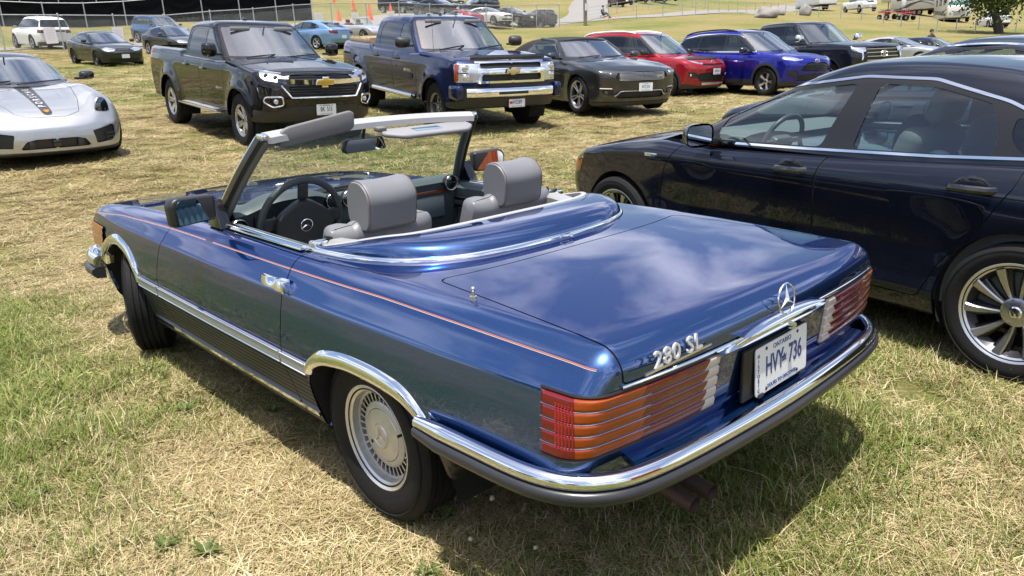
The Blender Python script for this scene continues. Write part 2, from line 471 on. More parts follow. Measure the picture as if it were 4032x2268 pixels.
class Skin:
 def __init__(s, F, lo, hi, d, h, eps=0.004):
  lo = np.array(lo, float); hi = np.array(hi, float); d = np.array(d, float)
  _skin_init(s, F, lo, hi, lo + d, hi - d, h, eps)
 def grad(s, V, e=0.004):
  g = np.empty_like(V)
  for k in range(3):
   p = V.copy(); p[:, k] += e; q = V.copy(); q[:, k] -= e
   g[:, k] = s.F(p) - s.F(q)
  return g / (np.linalg.norm(g, axis=1)[:, None] + 1e-12)
 def _c(s, A, T): return (A[T[:, 0]] + A[T[:, 1]] + A[T[:, 2]]) / 3.0
 def cen(s):
  if s._C is None: s._C = s._c(s.V, s.T)
  return s._C
 def nrm(s):
  if s._M is None: s._M = s._c(s.N, s.T)
  return s._M
 def ev(s, fn, m):
  f = np.ones(len(s.V))
  u = np.zeros(len(s.V), bool); u[s.T[m].ravel()] = True
  i = np.nonzero(u)[0]
  if len(i): f[i] = fn(s.V[i], s.N[i])
  return f
 def mean(s, f): return (f[s.T[:, 0]] + f[s.T[:, 1]] + f[s.T[:, 2]]) / 3.0
 def _split(s, f, mask):
  fv = f.copy(); fv[np.abs(fv) < 1e-6] = 1e-6
  sg = fv > 0
  st = sg[s.T]
  cnt = st.sum(1)
  cr = mask & (cnt > 0) & (cnt < 3)
  ids = np.nonzero(cr)[0]
  if len(ids) == 0: return fv
  T = s.T[ids]; S = st[ids]; c = cnt[ids]
  lone = np.where((c == 1)[:, None], S, ~S)
  k = lone.argmax(1); r = np.arange(len(T))
  a = T[r, k]; b = T[r, (k + 1) % 3]; cc = T[r, (k + 2) % 3]
  def edge(p, q):
   lo = np.minimum(p, q); hi = np.maximum(p, q)
   return lo.astype(np.int64) * (1 << 31) + hi
  e1, e2 = edge(a, b), edge(a, cc)
  ue, inv = np.unique(np.concatenate([e1, e2]), return_inverse=True)
  lo = (ue >> 31).astype(int); hi = (ue & ((1 << 31) - 1)).astype(int)
  t = (fv[lo] / (fv[lo] - fv[hi]))[:, None]
  nv = s.V[lo] * (1 - t) + s.V[hi] * t
  nn = s.N[lo] * (1 - t) + s.N[hi] * t; nn /= np.linalg.norm(nn, axis=1)[:, None] + 1e-12
  base = len(s.V)
  s.V = np.concatenate([s.V, nv]); s.N = np.concatenate([s.N, nn])
  fv = np.concatenate([fv, np.zeros(len(nv))])
  m = len(ids); p1 = base + inv[:m]; p2 = base + inv[m:]
  s.T[ids] = np.stack([a, p1, p2], 1)
  l = s.lab[ids]
  s.T = np.concatenate([s.T, np.stack([p1, b, cc], 1), np.stack([p1, cc, p2], 1)])
  s.lab = np.concatenate([s.lab, l, l])
  new = s.T[-2 * m:]
  for nm, A in (('_C', s.V), ('_M', s.N)):
   a0 = getattr(s, nm)
   if a0 is not None:
    a0[ids] = s._c(A, s.T[ids])
    setattr(s, nm, np.concatenate([a0, s._c(A, new)]))
  return fv
 def cut(s, name, fn, where=None, src=None, gap=0.0, keep=True):
  """label the part of the skin where fn(V,N)<0 as name. gap: half width of the dark shut line round it"""
  if name not in s.names: s.names.append(name)
  L = s.names.index(name)
  if gap > 0 and 'seal' not in s.names: s.names.append('seal')
  def msk():
   m = np.ones(len(s.T), bool)
   if where is not None: m &= where(s.cen(), s.nrm())
   if src is not None:
    srcs = [src] if isinstance(src, str) else src
    m &= np.isin(s.lab, [s.names.index(q) for q in srcs])
   else: m &= (s.lab == 0)
   return m
  if isinstance(fn, (list, tuple)):
   for q in fn:
    m = msk(); s._split(s.ev(q, m), m)
   m = msk()
   fc = np.max([s.mean(s.ev(q, m)) for q in fn], axis=0)
   s.lab[m & (fc < 0)] = L
   return
  m = msk()
  if gap > 0:
   s._split(s.ev(fn, m) - gap, m); m = msk()
   s._split(s.ev(fn, m) + gap, m); m = msk()
   fc = s.mean(s.ev(fn, m))
   s.lab[m & (fc < gap)] = s.names.index('seal')
   s.lab[m & (fc < -gap)] = L
  else:
   s._split(s.ev(fn, m), m); m = msk()
   fc = s.mean(s.ev(fn, m))
   s.lab[m & (fc < 0)] = L
 def emit(s, name, label=None, mat=None, parent=None, lip=0.0, off=0.0, sel=None, split=False, mirror_names=None, offn=None):
  label = label or name
  L = s.names.index(label) if label in s.names else -1
  tm = s.lab == L
  if sel is not None: tm &= sel(s.cen(), s.nrm())
  if split:
   cy = s.cen()[:, 1]
   res = []
   for sg in (1, -1):
    q = s._emit(name, tm & (cy * sg > 0), mat, parent, lip, off, offn)
    res.append(q)
   return res
  return s._emit(name, tm, mat, parent, lip, off, offn)
 def _emit(s, name, tm, mat, parent, lip, off, offn):
  T = s.T[tm]
  if len(T) == 0: return None
  u, inv = np.unique(T, return_inverse=True)
  T = inv.reshape(-1, 3)
  V = s.V[u].copy(); N = s.N[u].copy()
  if offn is not None: V += N * offn(V, N)[:, None]
  elif off: V += N * off
  if lip > 0:
   E = np.concatenate([T[:, [0, 1]], T[:, [1, 2]], T[:, [2, 0]]])
   k = np.minimum(E[:, 0], E[:, 1]).astype(np.int64) * (1 << 31) + np.maximum(E[:, 0], E[:, 1])
   _, i1, c = np.unique(k, return_index=True, return_counts=True)
   B = E[i1[c == 1]]
   bu, binv = np.unique(B, return_inverse=True); Bi = binv.reshape(-1, 2)
   n0 = len(V); m = len(bu)
   ed = V[B[:, 1]] - V[B[:, 0]]
   en = np.cross(ed, N[B[:, 0]])
   acc = np.zeros((m, 3)); np.add.at(acc, Bi[:, 0], en); np.add.at(acc, Bi[:, 1], en)
   acc /= np.linalg.norm(acc, axis=1)[:, None] + 1e-12
   top = V[bu]; bot = V[bu] - N[bu] * lip
   V = np.concatenate([V, top, bot]); N = np.concatenate([N, acc, acc])
   qa = n0 + Bi[:, 0]; qb = n0 + Bi[:, 1]
   Q = np.stack([qb, qa, qa + m, qb + m], 1)
   me = mesh_np(name, V, [T, Q], N)
  else:
   me = mesh_np(name, V, T, N)
  return link(name, me, mat, parent)
def field_path(F, c, angs, z, rmax_=3.0):
 """where rays in the horizontal plane from c meet F=0 at height z (arrays)"""
 A, Z = np.meshgrid(angs, z, indexing='ij')
 a = np.zeros(A.shape); b = np.full(A.shape, rmax_)
 cx, cy = c
 for _ in range(26):
  m = 0.5 * (a + b)
  P = np.stack([cx + np.cos(A) * m, cy + np.sin(A) * m, Z], -1).reshape(-1, 3)
  v = (F(P) < 0).reshape(A.shape)
  a = np.where(v, m, a); b = np.where(v, b, m)
 m = 0.5 * (a + b)
 return np.stack([cx + np.cos(A) * m, cy + np.sin(A) * m, Z], -1)
def sweep(name, path, profile, mat, parent=None, closed=False, cap=True, up=(0, 0, 1), smooth=True, angle=40, scale=None):
 """profile: list of (out, up) points, closed loop; path: (n,3); out = right-hand side of travel"""
 path = np.asarray(path, float); n = len(path)
 up = np.array(up, float)
 mb = MB(); rings = []
 for i in range(n):
  a = path[(i - 1) % n] if (closed or i > 0) else path[i]
  b = path[(i + 1) % n] if (closed or i < n - 1) else path[i]
  t = b - a; t /= np.linalg.norm(t) + 1e-12
  o = np.cross(t, up); o /= np.linalg.norm(o) + 1e-12
  w = np.cross(o, t)
  k = 1.0 if scale is None else scale[i]
  rings.append([mb.bm.verts.new(path[i] + o * p[0] * k + w * p[1] * k) for p in profile])
 m = len(profile)
 for i in range(n if closed else n - 1):
  A = rings[i]; B = rings[(i + 1) % n]
  for k in range(m):
   l = (k + 1) % m
   mb.bm.faces.new((A[k], A[l], B[l], B[k]))
 if cap and not closed:
  mb.bm.faces.new(rings[0][::-1]); mb.bm.faces.new(rings[-1])
 return mb.build(name, mat, parent, smooth, angle, recalc=True)
def resample(pts, n, sm=True):
 """catmull-rom through pts, n samples by arc length"""
 P = np.array(pts, float)
 if sm:
  Q = np.concatenate([[2 * P[0] - P[1]], P, [2 * P[-1] - P[-2]]])
  out = []
  for i in range(1, len(Q) - 2):
   p0, p1, p2, p3 = Q[i - 1], Q[i], Q[i + 1], Q[i + 2]
   for t in np.linspace(0, 1, 24, endpoint=False):
    out.append(0.5 * ((2 * p1) + (-p0 + p2) * t + (2 * p0 - 5 * p1 + 4 * p2 - p3) * t * t + (-p0 + 3 * p1 - 3 * p2 + p3) * t ** 3))
  out.append(P[-1]); P = np.array(out)
 L = np.concatenate([[0], np.cumsum(np.linalg.norm(np.diff(P, axis=0), axis=1))])
 q = np.linspace(0, L[-1], n)
 return np.stack([np.interp(q, L, P[:, k]) for k in range(P.shape[1])], 1)
def copy_tree(o, parent=None):
 c = o.copy(); COL.objects.link(c); c.parent = parent
 for ch in list(o.children): copy_tree(ch, c)
 return c
WCACHE = {}
def tyre_profile(Rt, w, rr):
 h = w / 2
 p = [(rr - 0.012, -h * 0.80), (rr + 0.004, -h * 0.86), (rr + (Rt - rr) * 0.35, -h * 0.99), (rr + (Rt - rr) * 0.62, -h * 1.0), (Rt - 0.022, -h * 0.93), (Rt - 0.006, -h * 0.82)]
 tread = []
 k = 5
 for i in range(k):
  y0 = -h * 0.78 + (1.56 * h) * i / k; y1 = -h * 0.78 + (1.56 * h) * (i + 1) / k
  tread += [(Rt, y0 + 0.004), (Rt, y1 - 0.004), (Rt - 0.008, y1 - 0.003), (Rt - 0.008, y1 + 0.003)]
 tread = tread[:-2]
 q = [(r, -y) for r, y in reversed(p)]
 return p + tread + q
def spokes(n, r0, r1, w0, w1, y0, y1, depth=0.03, twist=0.0, split=0.0, off=0.0, curve=0.0):
 mb = MB()
 for i in range(n):
  for sp in ((-1, 1) if split else (0,)):
   a = 2 * math.pi * (i + off) / n
   K = 6
   rows = []
   for k in range(K + 1):
    t = k / K
    r = r0 + (r1 - r0) * t
    aa = a + twist * t + curve * math.sin(math.pi * t)
    cen = sp * (split * (0.35 + 0.65 * t))
    w = w0 + (w1 - w0) * t
    y = y0 + (y1 - y0) * t ** 1.4
    d = np.array([math.cos(aa), 0, math.sin(aa)]); s = np.array([-math.sin(aa), 0, math.cos(aa)])
    c = d * r + s * cen
    rows.append([c - s * w / 2 + np.array([0, y - depth, 0]), c - s * w / 2 + np.array([0, y - 0.006, 0]), c - s * (w / 2 - 0.006) + np.array([0, y, 0]),
                             c + s * (w / 2 - 0.006) + np.array([0, y, 0]), c + s * w / 2 + np.array([0, y - 0.006, 0]), c + s * w / 2 + np.array([0, y - depth, 0])])
   mb.grid(np.array(rows))
 return mb
def wheel_parts(key, Rt, w, rr, style):
 """list of (name, mesh, material) in wheel space: axis y, outside +y"""
 if key in WCACHE: return WCACHE[key]
 out = []
 lo = lambda nm, mb, mt, ang=35: out.append((nm, _mesh_of(mb, nm, ang), mt))
 mb = MB(); mb.lathe(tyre_profile(Rt, w, rr), seg=56)
 mb.lathe([(rr + (Rt - rr) * 0.72, w / 2 * 0.985), (rr + (Rt - rr) * 0.74, w / 2 * 1.0 + 0.002), (rr + (Rt - rr) * 0.78, w / 2 * 0.985)], seg=56)
 lo('tyre', mb, RUBBER)
 h = w / 2
 lipm = style.get('lip', ALLOY)
 mb = MB(); mb.lathe([(rr - 0.020, h * 0.72), (rr - 0.010, h * 0.80), (rr + 0.004, h * 0.88), (rr + 0.008, h * 0.86), (rr + 0.004, h * 0.80)], seg=56)
 lo('rim', mb, lipm)
 bi = style.get('bi', .045); mb = MB(); mb.lathe([(rr - 0.014, -h * 0.8), (rr - bi * .8, -h * 0.6), (rr - bi, h * 0.35), (rr - 0.02, h * 0.72)], seg=56)
 lo('rim_barrel', mb, style.get('barrel', ALLOY_DARK))
 mb = MB(); mb.lathe([(0.001, -h * 0.1), (rr * 0.62, -h * 0.1), (rr * 0.62, -h * 0.25), (rr - 0.045, -h * 0.25)], seg=40)
 lo('brake_disc', mb, style.get('back', DARK))
 st = style['kind']
 if st == 'spoke':
  mb = spokes(style['n'], 0.045, rr - 0.022, style['w0'], style['w1'], style.get('y0', h * 0.55), style.get('y1', h * 0.72), style.get('depth', 0.035), style.get('twist', 0), style.get('split', 0), style.get('off', 0.25), style.get('curve', 0))
  mb.lathe([(0.001, h * 0.60), (0.05, h * 0.60), (0.068, h * 0.52), (0.075, h * 0.2)], seg=28)
  lo('spokes', mb, style.get('mat', ALLOY))
  if style.get('dark'):
   mb = spokes(style['n'], 0.05, rr - 0.026, style['w0'] * 1.6, style['w1'] * 1.9, h * 0.40, h * 0.52, 0.03, style.get('twist', 0), 0, style.get('off', 0.25) + style.get('doff', 0.0), style.get('curve', 0))
   lo('spoke_back', mb, style['dark'])
  mb = MB()
  for k in range(5):
   a = 2 * math.pi * k / 5 + 0.3
   mb.cyl((0.055 * math.cos(a), h * 0.5, 0.055 * math.sin(a)), (0.055 * math.cos(a), h * 0.58, 0.055 * math.sin(a)), 0.009, seg=8)
  lo('wheel_nuts', mb, STEEL_DULL)
  mb = MB(); mb.lathe([(0.001, h * 0.66), (0.024, h * 0.65), (0.030, h * 0.60)], seg=24)
  lo('centre_cap', mb, style.get('cap', BLACK_GLOSS))
 elif st == 'steel':
  n = style['n']; r1 = rr - 0.02; mb = MB(); seg = n * 10
  rh = style.get('rh', 0.62 * rr); hw = style.get('hw', 0.5)
  rad = [0.03, 0.06, rh - style.get('hd', 0.03) - 0.01, rh - style.get('hd', 0.03), rh, rh + style.get('hd', 0.03), rh + style.get('hd', 0.03) + 0.01, r1]
  yy = [h * 0.35, h * 0.42, h * 0.50, h * 0.50, h * 0.47, h * 0.42, h * 0.40, h * 0.30]
  vs = [[mb.bm.verts.new((r * math.cos(2 * math.pi * k / seg), y, r * math.sin(2 * math.pi * k / seg))) for k in range(seg)] for r, y in zip(rad, yy)]
  for i in range(len(rad) - 1):
   for k in range(seg):
    if i in (3, 4) and abs(((k + 0.5) % 10) - 5) < hw * 5: continue
    l = (k + 1) % seg
    mb.bm.faces.new((vs[i][k], vs[i][l], vs[i + 1][l], vs[i + 1][k]))
  g = bmesh.ops.extrude_face_region(mb.bm, geom=mb.bm.faces[:])
  bmesh.ops.translate(mb.bm, vec=(0, -0.008, 0), verts=[v for v in g['geom'] if isinstance(v, bmesh.types.BMVert)])
  lo('wheel_disc', mb, style.get('mat', STEEL_DULL))
  mb = MB(); mb.lathe([(0.001, h * 0.66), (0.03, h * 0.65), (0.042, h * 0.55), (0.045, h * 0.30)], seg=24)
  for k in range(6):
   a = 2 * math.pi * k / 6
   mb.cyl((0.062 * math.cos(a), h * 0.4, 0.062 * math.sin(a)), (0.062 * math.cos(a), h * 0.52, 0.062 * math.sin(a)), 0.011, seg=8)
  lo('centre_cap', mb, style.get('cap', STEEL_DULL))
 elif st == 'merc':
  ym = h * 0.42
  ra, rb_ = 0.121, 0.153
  mb = MB(); n = 34
  mb.lathe([(rb_, ym - 0.012), (rb_, ym + 0.004), (rb_ + 0.012, ym + 0.006), (rr - 0.012, ym - 0.030)], seg=68)
  mb.lathe([(0.098, ym + 0.010), (0.112, ym + 0.010), (ra, ym + 0.004), (ra, ym - 0.012)], seg=68)
  for k in range(n):
   a = 2 * math.pi * k / n
   d = np.array([math.cos(a), 0, math.sin(a)]); s = np.array([-math.sin(a), 0, math.cos(a)])
   P = [[d * ra - s * 0.0030 + np.array([0, ym + 0.003, 0]), d * ra + s * 0.0030 + np.array([0, ym + 0.003, 0])],
                 [d * rb_ - s * 0.0045 + np.array([0, ym + 0.003, 0]), d * rb_ + s * 0.0045 + np.array([0, ym + 0.003, 0])]]
   mb.grid(np.array(P))
  lo('slotted_ring', mb, M('old_alloy', (0.50, 0.50, 0.49), 0.6, 0.42, var=0.25, vscale=18))
  mb = MB(); mb.lathe([(rb_ + 0.002, ym - 0.012), (ra - 0.002, ym - 0.012), (0.05, ym - 0.013)], seg=40)
  lo('wheel_disc', mb, DARK)
  mb = MB(); mb.lathe([(0.001, ym + 0.022), (0.036, ym + 0.022), (0.039, ym + 0.025), (0.043, ym + 0.025), (0.046, ym + 0.020), (0.075, ym + 0.018), (0.095, ym + 0.012), (0.100, ym + 0.004)], seg=56)
  lo('hub_cap', mb, M('hub_alloy', (0.55, 0.55, 0.54), 0.65, 0.36, var=0.2, vscale=25))
  mb = MB(); star3(mb, 0.037, ym + 0.022, ym + 0.029)
  lo('cap_star', mb, M('worn_brass', (0.42, 0.36, 0.28), 0.9, 0.35), 10)
  mb = MB(); mb.cyl((0.066, ym + 0.010, -0.03), (0.066, ym + 0.0195, -0.03), 0.007, seg=14)
  lo('cap_hole', mb, DARK)
  mb = MB(); mb.cyl((-0.135, ym - 0.005, 0.025), (-0.128, ym + 0.030, 0.022), 0.006, 0.005, seg=10)
  lo('valve', mb, BLACK)
 WCACHE[key] = out
 return out
def star3(mb, r, y0, y1):
 """three pointed star in the x-z plane, facing +y"""
 b = mb.bm
 c = b.verts.new((0, y1, 0)); tips = []; dips = []
 for k in range(3):
  a = math.pi / 2 + 2 * math.pi * k / 3
  tips.append(b.verts.new((r * math.cos(a), y0 + 0.001, r * math.sin(a))))
  a += math.pi / 3
  dips.append(b.verts.new((r * 0.16 * math.cos(a), y0, r * 0.16 * math.sin(a))))
 for k in range(3):
  b.faces.new((c, dips[k], tips[k])); b.faces.new((c, tips[k], dips[k - 1]))
def _mesh_of(mb, nm, ang=35):
 ca = math.radians(ang); mb.bm.normal_update()
 bmesh.ops.recalc_face_normals(mb.bm, faces=mb.bm.faces[:])
 for e in mb.bm.edges:
  if len(e.link_faces) == 2 and e.calc_face_angle(0) > ca: e.smooth = False
 for f in mb.bm.faces: f.smooth = True
 me = bpy.data.meshes.new(nm); mb.bm.to_mesh(me); mb.bm.free()
 return me
def add_wheel(parent, x, y, key, Rt, w, rr, style, steer=0.0, spin=0.0, camber=0.0):
 e = empty('wheel'); e.parent = parent
 e.location = (x, y, Rt)
 side = 1 if y > 0 else -1
 e.rotation_euler = (0, spin, (0 if side > 0 else math.pi) + steer)
 e.rotation_mode = 'YXZ' if False else 'XYZ'
 for nm, me, mt in wheel_parts(key, Rt, w, rr, style):
  o = bpy.data.objects.new(nm, me); COL.objects.link(o); o.parent = e
  if not me.materials: me.materials.append(mt)
 return e
def number_plate(parent, o, xa, ya, big, top='ONTARIO', bottom='YOURS TO DISCOVER', left=None, crown=True, frame=False, size=0.092, detail=True, blue=None, sx=0.62, reg=None):
 w, h = 0.305, 0.152
 Mx = basis(xa, ya, o)
 blue = blue or PLATE_BLUE
 mb = MB(); mb.prism([tuple(p) for p in rounded([(-w / 2, -h / 2), (w / 2, -h / 2), (w / 2, h / 2), (-w / 2, h / 2)], 0.012, 3)], 'z', 0, 0.003)
 p = mb.build('number_plate', PLATE, parent); p.data.transform(Mx)
 def put(nm, txt, px, py, sz, **k):
  me = text_mesh(txt, sz, 0.0006, **k)
  me.transform(Matrix.Translation((px, py, 0.0036))); me.transform(Mx)
  return link(nm, me, blue, p)
 put('plate_number', big, 0.012 if left else 0, 0.003, size, sx=sx, bold=0.0012)
 if detail:
  if top: put('plate_text', top, 0, 0.058, 0.022, spacing=1.1)
  if bottom: put('plate_text', bottom, 0, -0.060, 0.0175)
  if left:
   for i, ch in enumerate(left):
    put('plate_text', ch, -0.136, 0.050 - i * 0.0155, 0.017)
  mb = MB()
  for sx_ in (-1, 1):
   for sy_ in (-1, 1):
    mb.cyl((sx_ * 0.092, sy_ * 0.064, 0.003), (sx_ * 0.092, sy_ * 0.064, 0.0045), 0.0055, seg=10)
  b = mb.build('plate_bolts', BLACK, p); b.data.transform(Mx)
 if crown:
  mb = MB()
  mb.prism([(-0.012, -0.010), (0.012, -0.010), (0.012, -0.005), (-0.012, -0.005)], 'z', 0.003, 0.0042)
  mb.prism([(-0.011, -0.003), (0.011, -0.003), (0.014, 0.010), (0.006, 0.004), (0.0, 0.016), (-0.006, 0.004), (-0.014, 0.010)], 'z', 0.003, 0.0042)
  c = mb.build('plate_crown', blue, p, smooth=False); c.data.transform(Matrix.Translation((0.012 if left else 0, 0.003, 0))); c.data.transform(Mx)
 if frame:
  mb = MB(); mb.box((0, 0, -0.004), (w + 0.02, h + 0.02, 0.006), bev=0.002)
  f = mb.build('plate_frame', BLACK, p); f.data.transform(Mx)
 return p
def cushion(mb, c, d, bev=0.05, rot=None, seg=4):
 mb.box(c, d, rot=rot, bev=bev, seg=seg)
def seat_simple(parent, x, y, z, mat, w=0.5, hr=True, bw=0.60, lean=0.35):
 mb = MB()
 mb.box((x + 0.12, y, z + 0.08), (0.52, w, 0.18), bev=0.06, seg=3)
 rot = Matrix.Rotation(-lean, 3, 'Y')
 cx = x - 0.14 - math.sin(lean) * bw / 2
 mb.box((cx, y, z + 0.12 + math.cos(lean) * bw / 2), (0.15, w, bw), rot=rot, bev=0.06, seg=3)
 if hr:
  k = bw + 0.12
  mb.box((x - 0.14 - math.sin(lean) * k, y, z + 0.12 + math.cos(lean) * k), (0.10, w * 0.55, 0.19), rot=rot, bev=0.045, seg=3)
  for s in (-1, 1):
   mb.cyl((x - 0.14 - math.sin(lean) * (bw - 0.04), y + s * 0.07, z + 0.12 + math.cos(lean) * (bw - 0.04)), (x - 0.14 - math.sin(lean) * (k - 0.05), y + s * 0.07, z + 0.12 + math.cos(lean) * (k - 0.05)), 0.007, seg=6)
 return mb.build('seat', mat, parent)
def steering(parent, c, tilt, r, mat, hubmat=None, tr=0.016):
 """steering wheel facing the rear (-x); tilt from vertical"""
 e = []
 mb = MB()
 pts = [(0, r * math.cos(2 * math.pi * k / 36), r * math.sin(2 * math.pi * k / 36)) for k in range(36)]
 mb.tube(pts, tr, seg=10, closed=True)
 w = mb.build('steering_wheel', mat, parent)
 mb = MB()
 mb.prism([tuple(q) for q in rounded([(-r * 0.42, -r * 0.5), (r * 0.42, -r * 0.5), (r * 0.5, r * 0.22), (-r * 0.5, r * 0.22)], r * 0.2, 4)], 'x', -0.02, 0.03, bev=0.008)
 for s in (-1, 1):
  mb.box((0.005, s * r * 0.68, r * 0.02), (0.02, r * 0.6, 0.035), bev=0.006)
 mb.box((0.005, 0, -r * 0.72), (0.02, 0.06, r * 0.5), bev=0.006)
 h = mb.build('steering_hub', hubmat or mat, w)
 Mx = Matrix.Translation(c) @ Matrix.Rotation(tilt, 4, 'Y')
 w.data.transform(Mx); h.data.transform(Mx)
 return w, Mx
# ================================================================== closed vehicles: one builder, many specifications
def hit(F, o, d, t1=4.0):
 """distance along d from the inside point o to the skin"""
 o = np.atleast_2d(np.asarray(o, float)); d = np.asarray(d, float)
 a = np.zeros(len(o)); b = np.full(len(o), t1)
 for _ in range(26):
  m = .5 * (a + b); v = F(o + d * m[:, None]) < 0
  a = np.where(v, m, a); b = np.where(v, b, m)
 return o + d * (.5 * (a + b))[:, None]
class Car:
 pass
def body_field(sp):
 zt = prof(sp['zt'], sp.get('zt_sm', .06)); pl = prof(sp['plan'], .10); sec = prof(sp['sec'], sp.get('sec_sm', .012))
 rp = prof(sp['rearp'], .025); fp = prof(sp['frontp'], .025)
 hw = sp['hw']; bowf = sp.get('bowf', .16); bowr = sp.get('bowr', .10); ef = sp.get('ef', 2.6); cr = sp.get('crown', .035)
 rt, rf, rr = sp.get('rt', .06), sp.get('rf', .12), sp.get('rr', .10)
 fl = sp.get('flare', 0.0); arches = sp['arches']; zb = sp.get('zb', .22)
 rise = sp.get('rise')
 crowns = prof(cr, .1) if isinstance(cr, list) else (lambda x: cr)
 def F(P):
  x, y, z = P[:, 0], P[:, 1], P[:, 2]; ay = np.abs(y)
  top = z - (zt(x) - crowns(x) * (ay / hw) ** 2)
  if rise is not None: top = top - rise(x, ay)
  w = hw + pl(x) + sec(z)
  if fl:
   for (ax, ar, az) in arches:
    r = np.sqrt((x - ax) ** 2 + (z - az) ** 2)
    w = w + fl * np.exp(-((r - ar) / .13) ** 2 * np.where(r < ar, .3, 1))
  side = ay - w
  rear = rp(z) + bowr * (ay / hw) ** ef - x
  fr = x - (fp(z) - bowf * (ay / hw) ** ef)
  a = rmax(side, top, rt)
  a = rmax(a, rear, rr); a = rmax(a, fr, rf)
  return rmax(a, zb - z, .03)
 return F
def house_field(g):
 roof = prof(g['roof'], g.get('roof_sm', .15)); pl = prof(g.get('plan', [(-2, 0), (4, 0)]), .2)
 (x0, z0), (x1, z1) = g['ws']; (a0, b0), (a1, b1) = g['rw']
 wn = 1 / math.hypot(z1 - z0, x1 - x0); wk = (x1 - x0) / (z1 - z0); wc = abs(z1 - z0) * wn
 rk = (a1 - a0) / (b1 - b0); rc = abs(b1 - b0) / math.hypot(b1 - b0, a1 - a0)
 yb, yr, zb, zr = g['yb'], g['yr'], g['zb'], g['zr']
 bw, br = g.get('bow', .10), g.get('bowr', .06); cr = g.get('crown', .03); sb = g.get('bulge', .02)
 r1, r2, r3 = g.get('r', .09), g.get('rws', .05), g.get('rrw', .08); zmin = g['zmin']
 def F(P):
  x, y, z = P[:, 0], P[:, 1], P[:, 2]; ay = np.abs(y)
  t = (z - zb) / (zr - zb)
  side = ay - (yb + (yr - yb) * t + sb * 4 * t * (1 - t) + pl(x))
  top = z - (roof(x) - cr * (ay / yr) ** 2)
  ws = (x - (x0 + wk * (z - z0) - bw * (ay / yr) ** 2)) * wc
  rw = ((a0 + rk * (z - b0) + br * (ay / yr) ** 2) - x) * rc
  a = rmax(side, top, r1); a = rmax(a, ws, r2); a = rmax(a, rw, r3)
  return np.maximum(a, zmin - z)
 return F
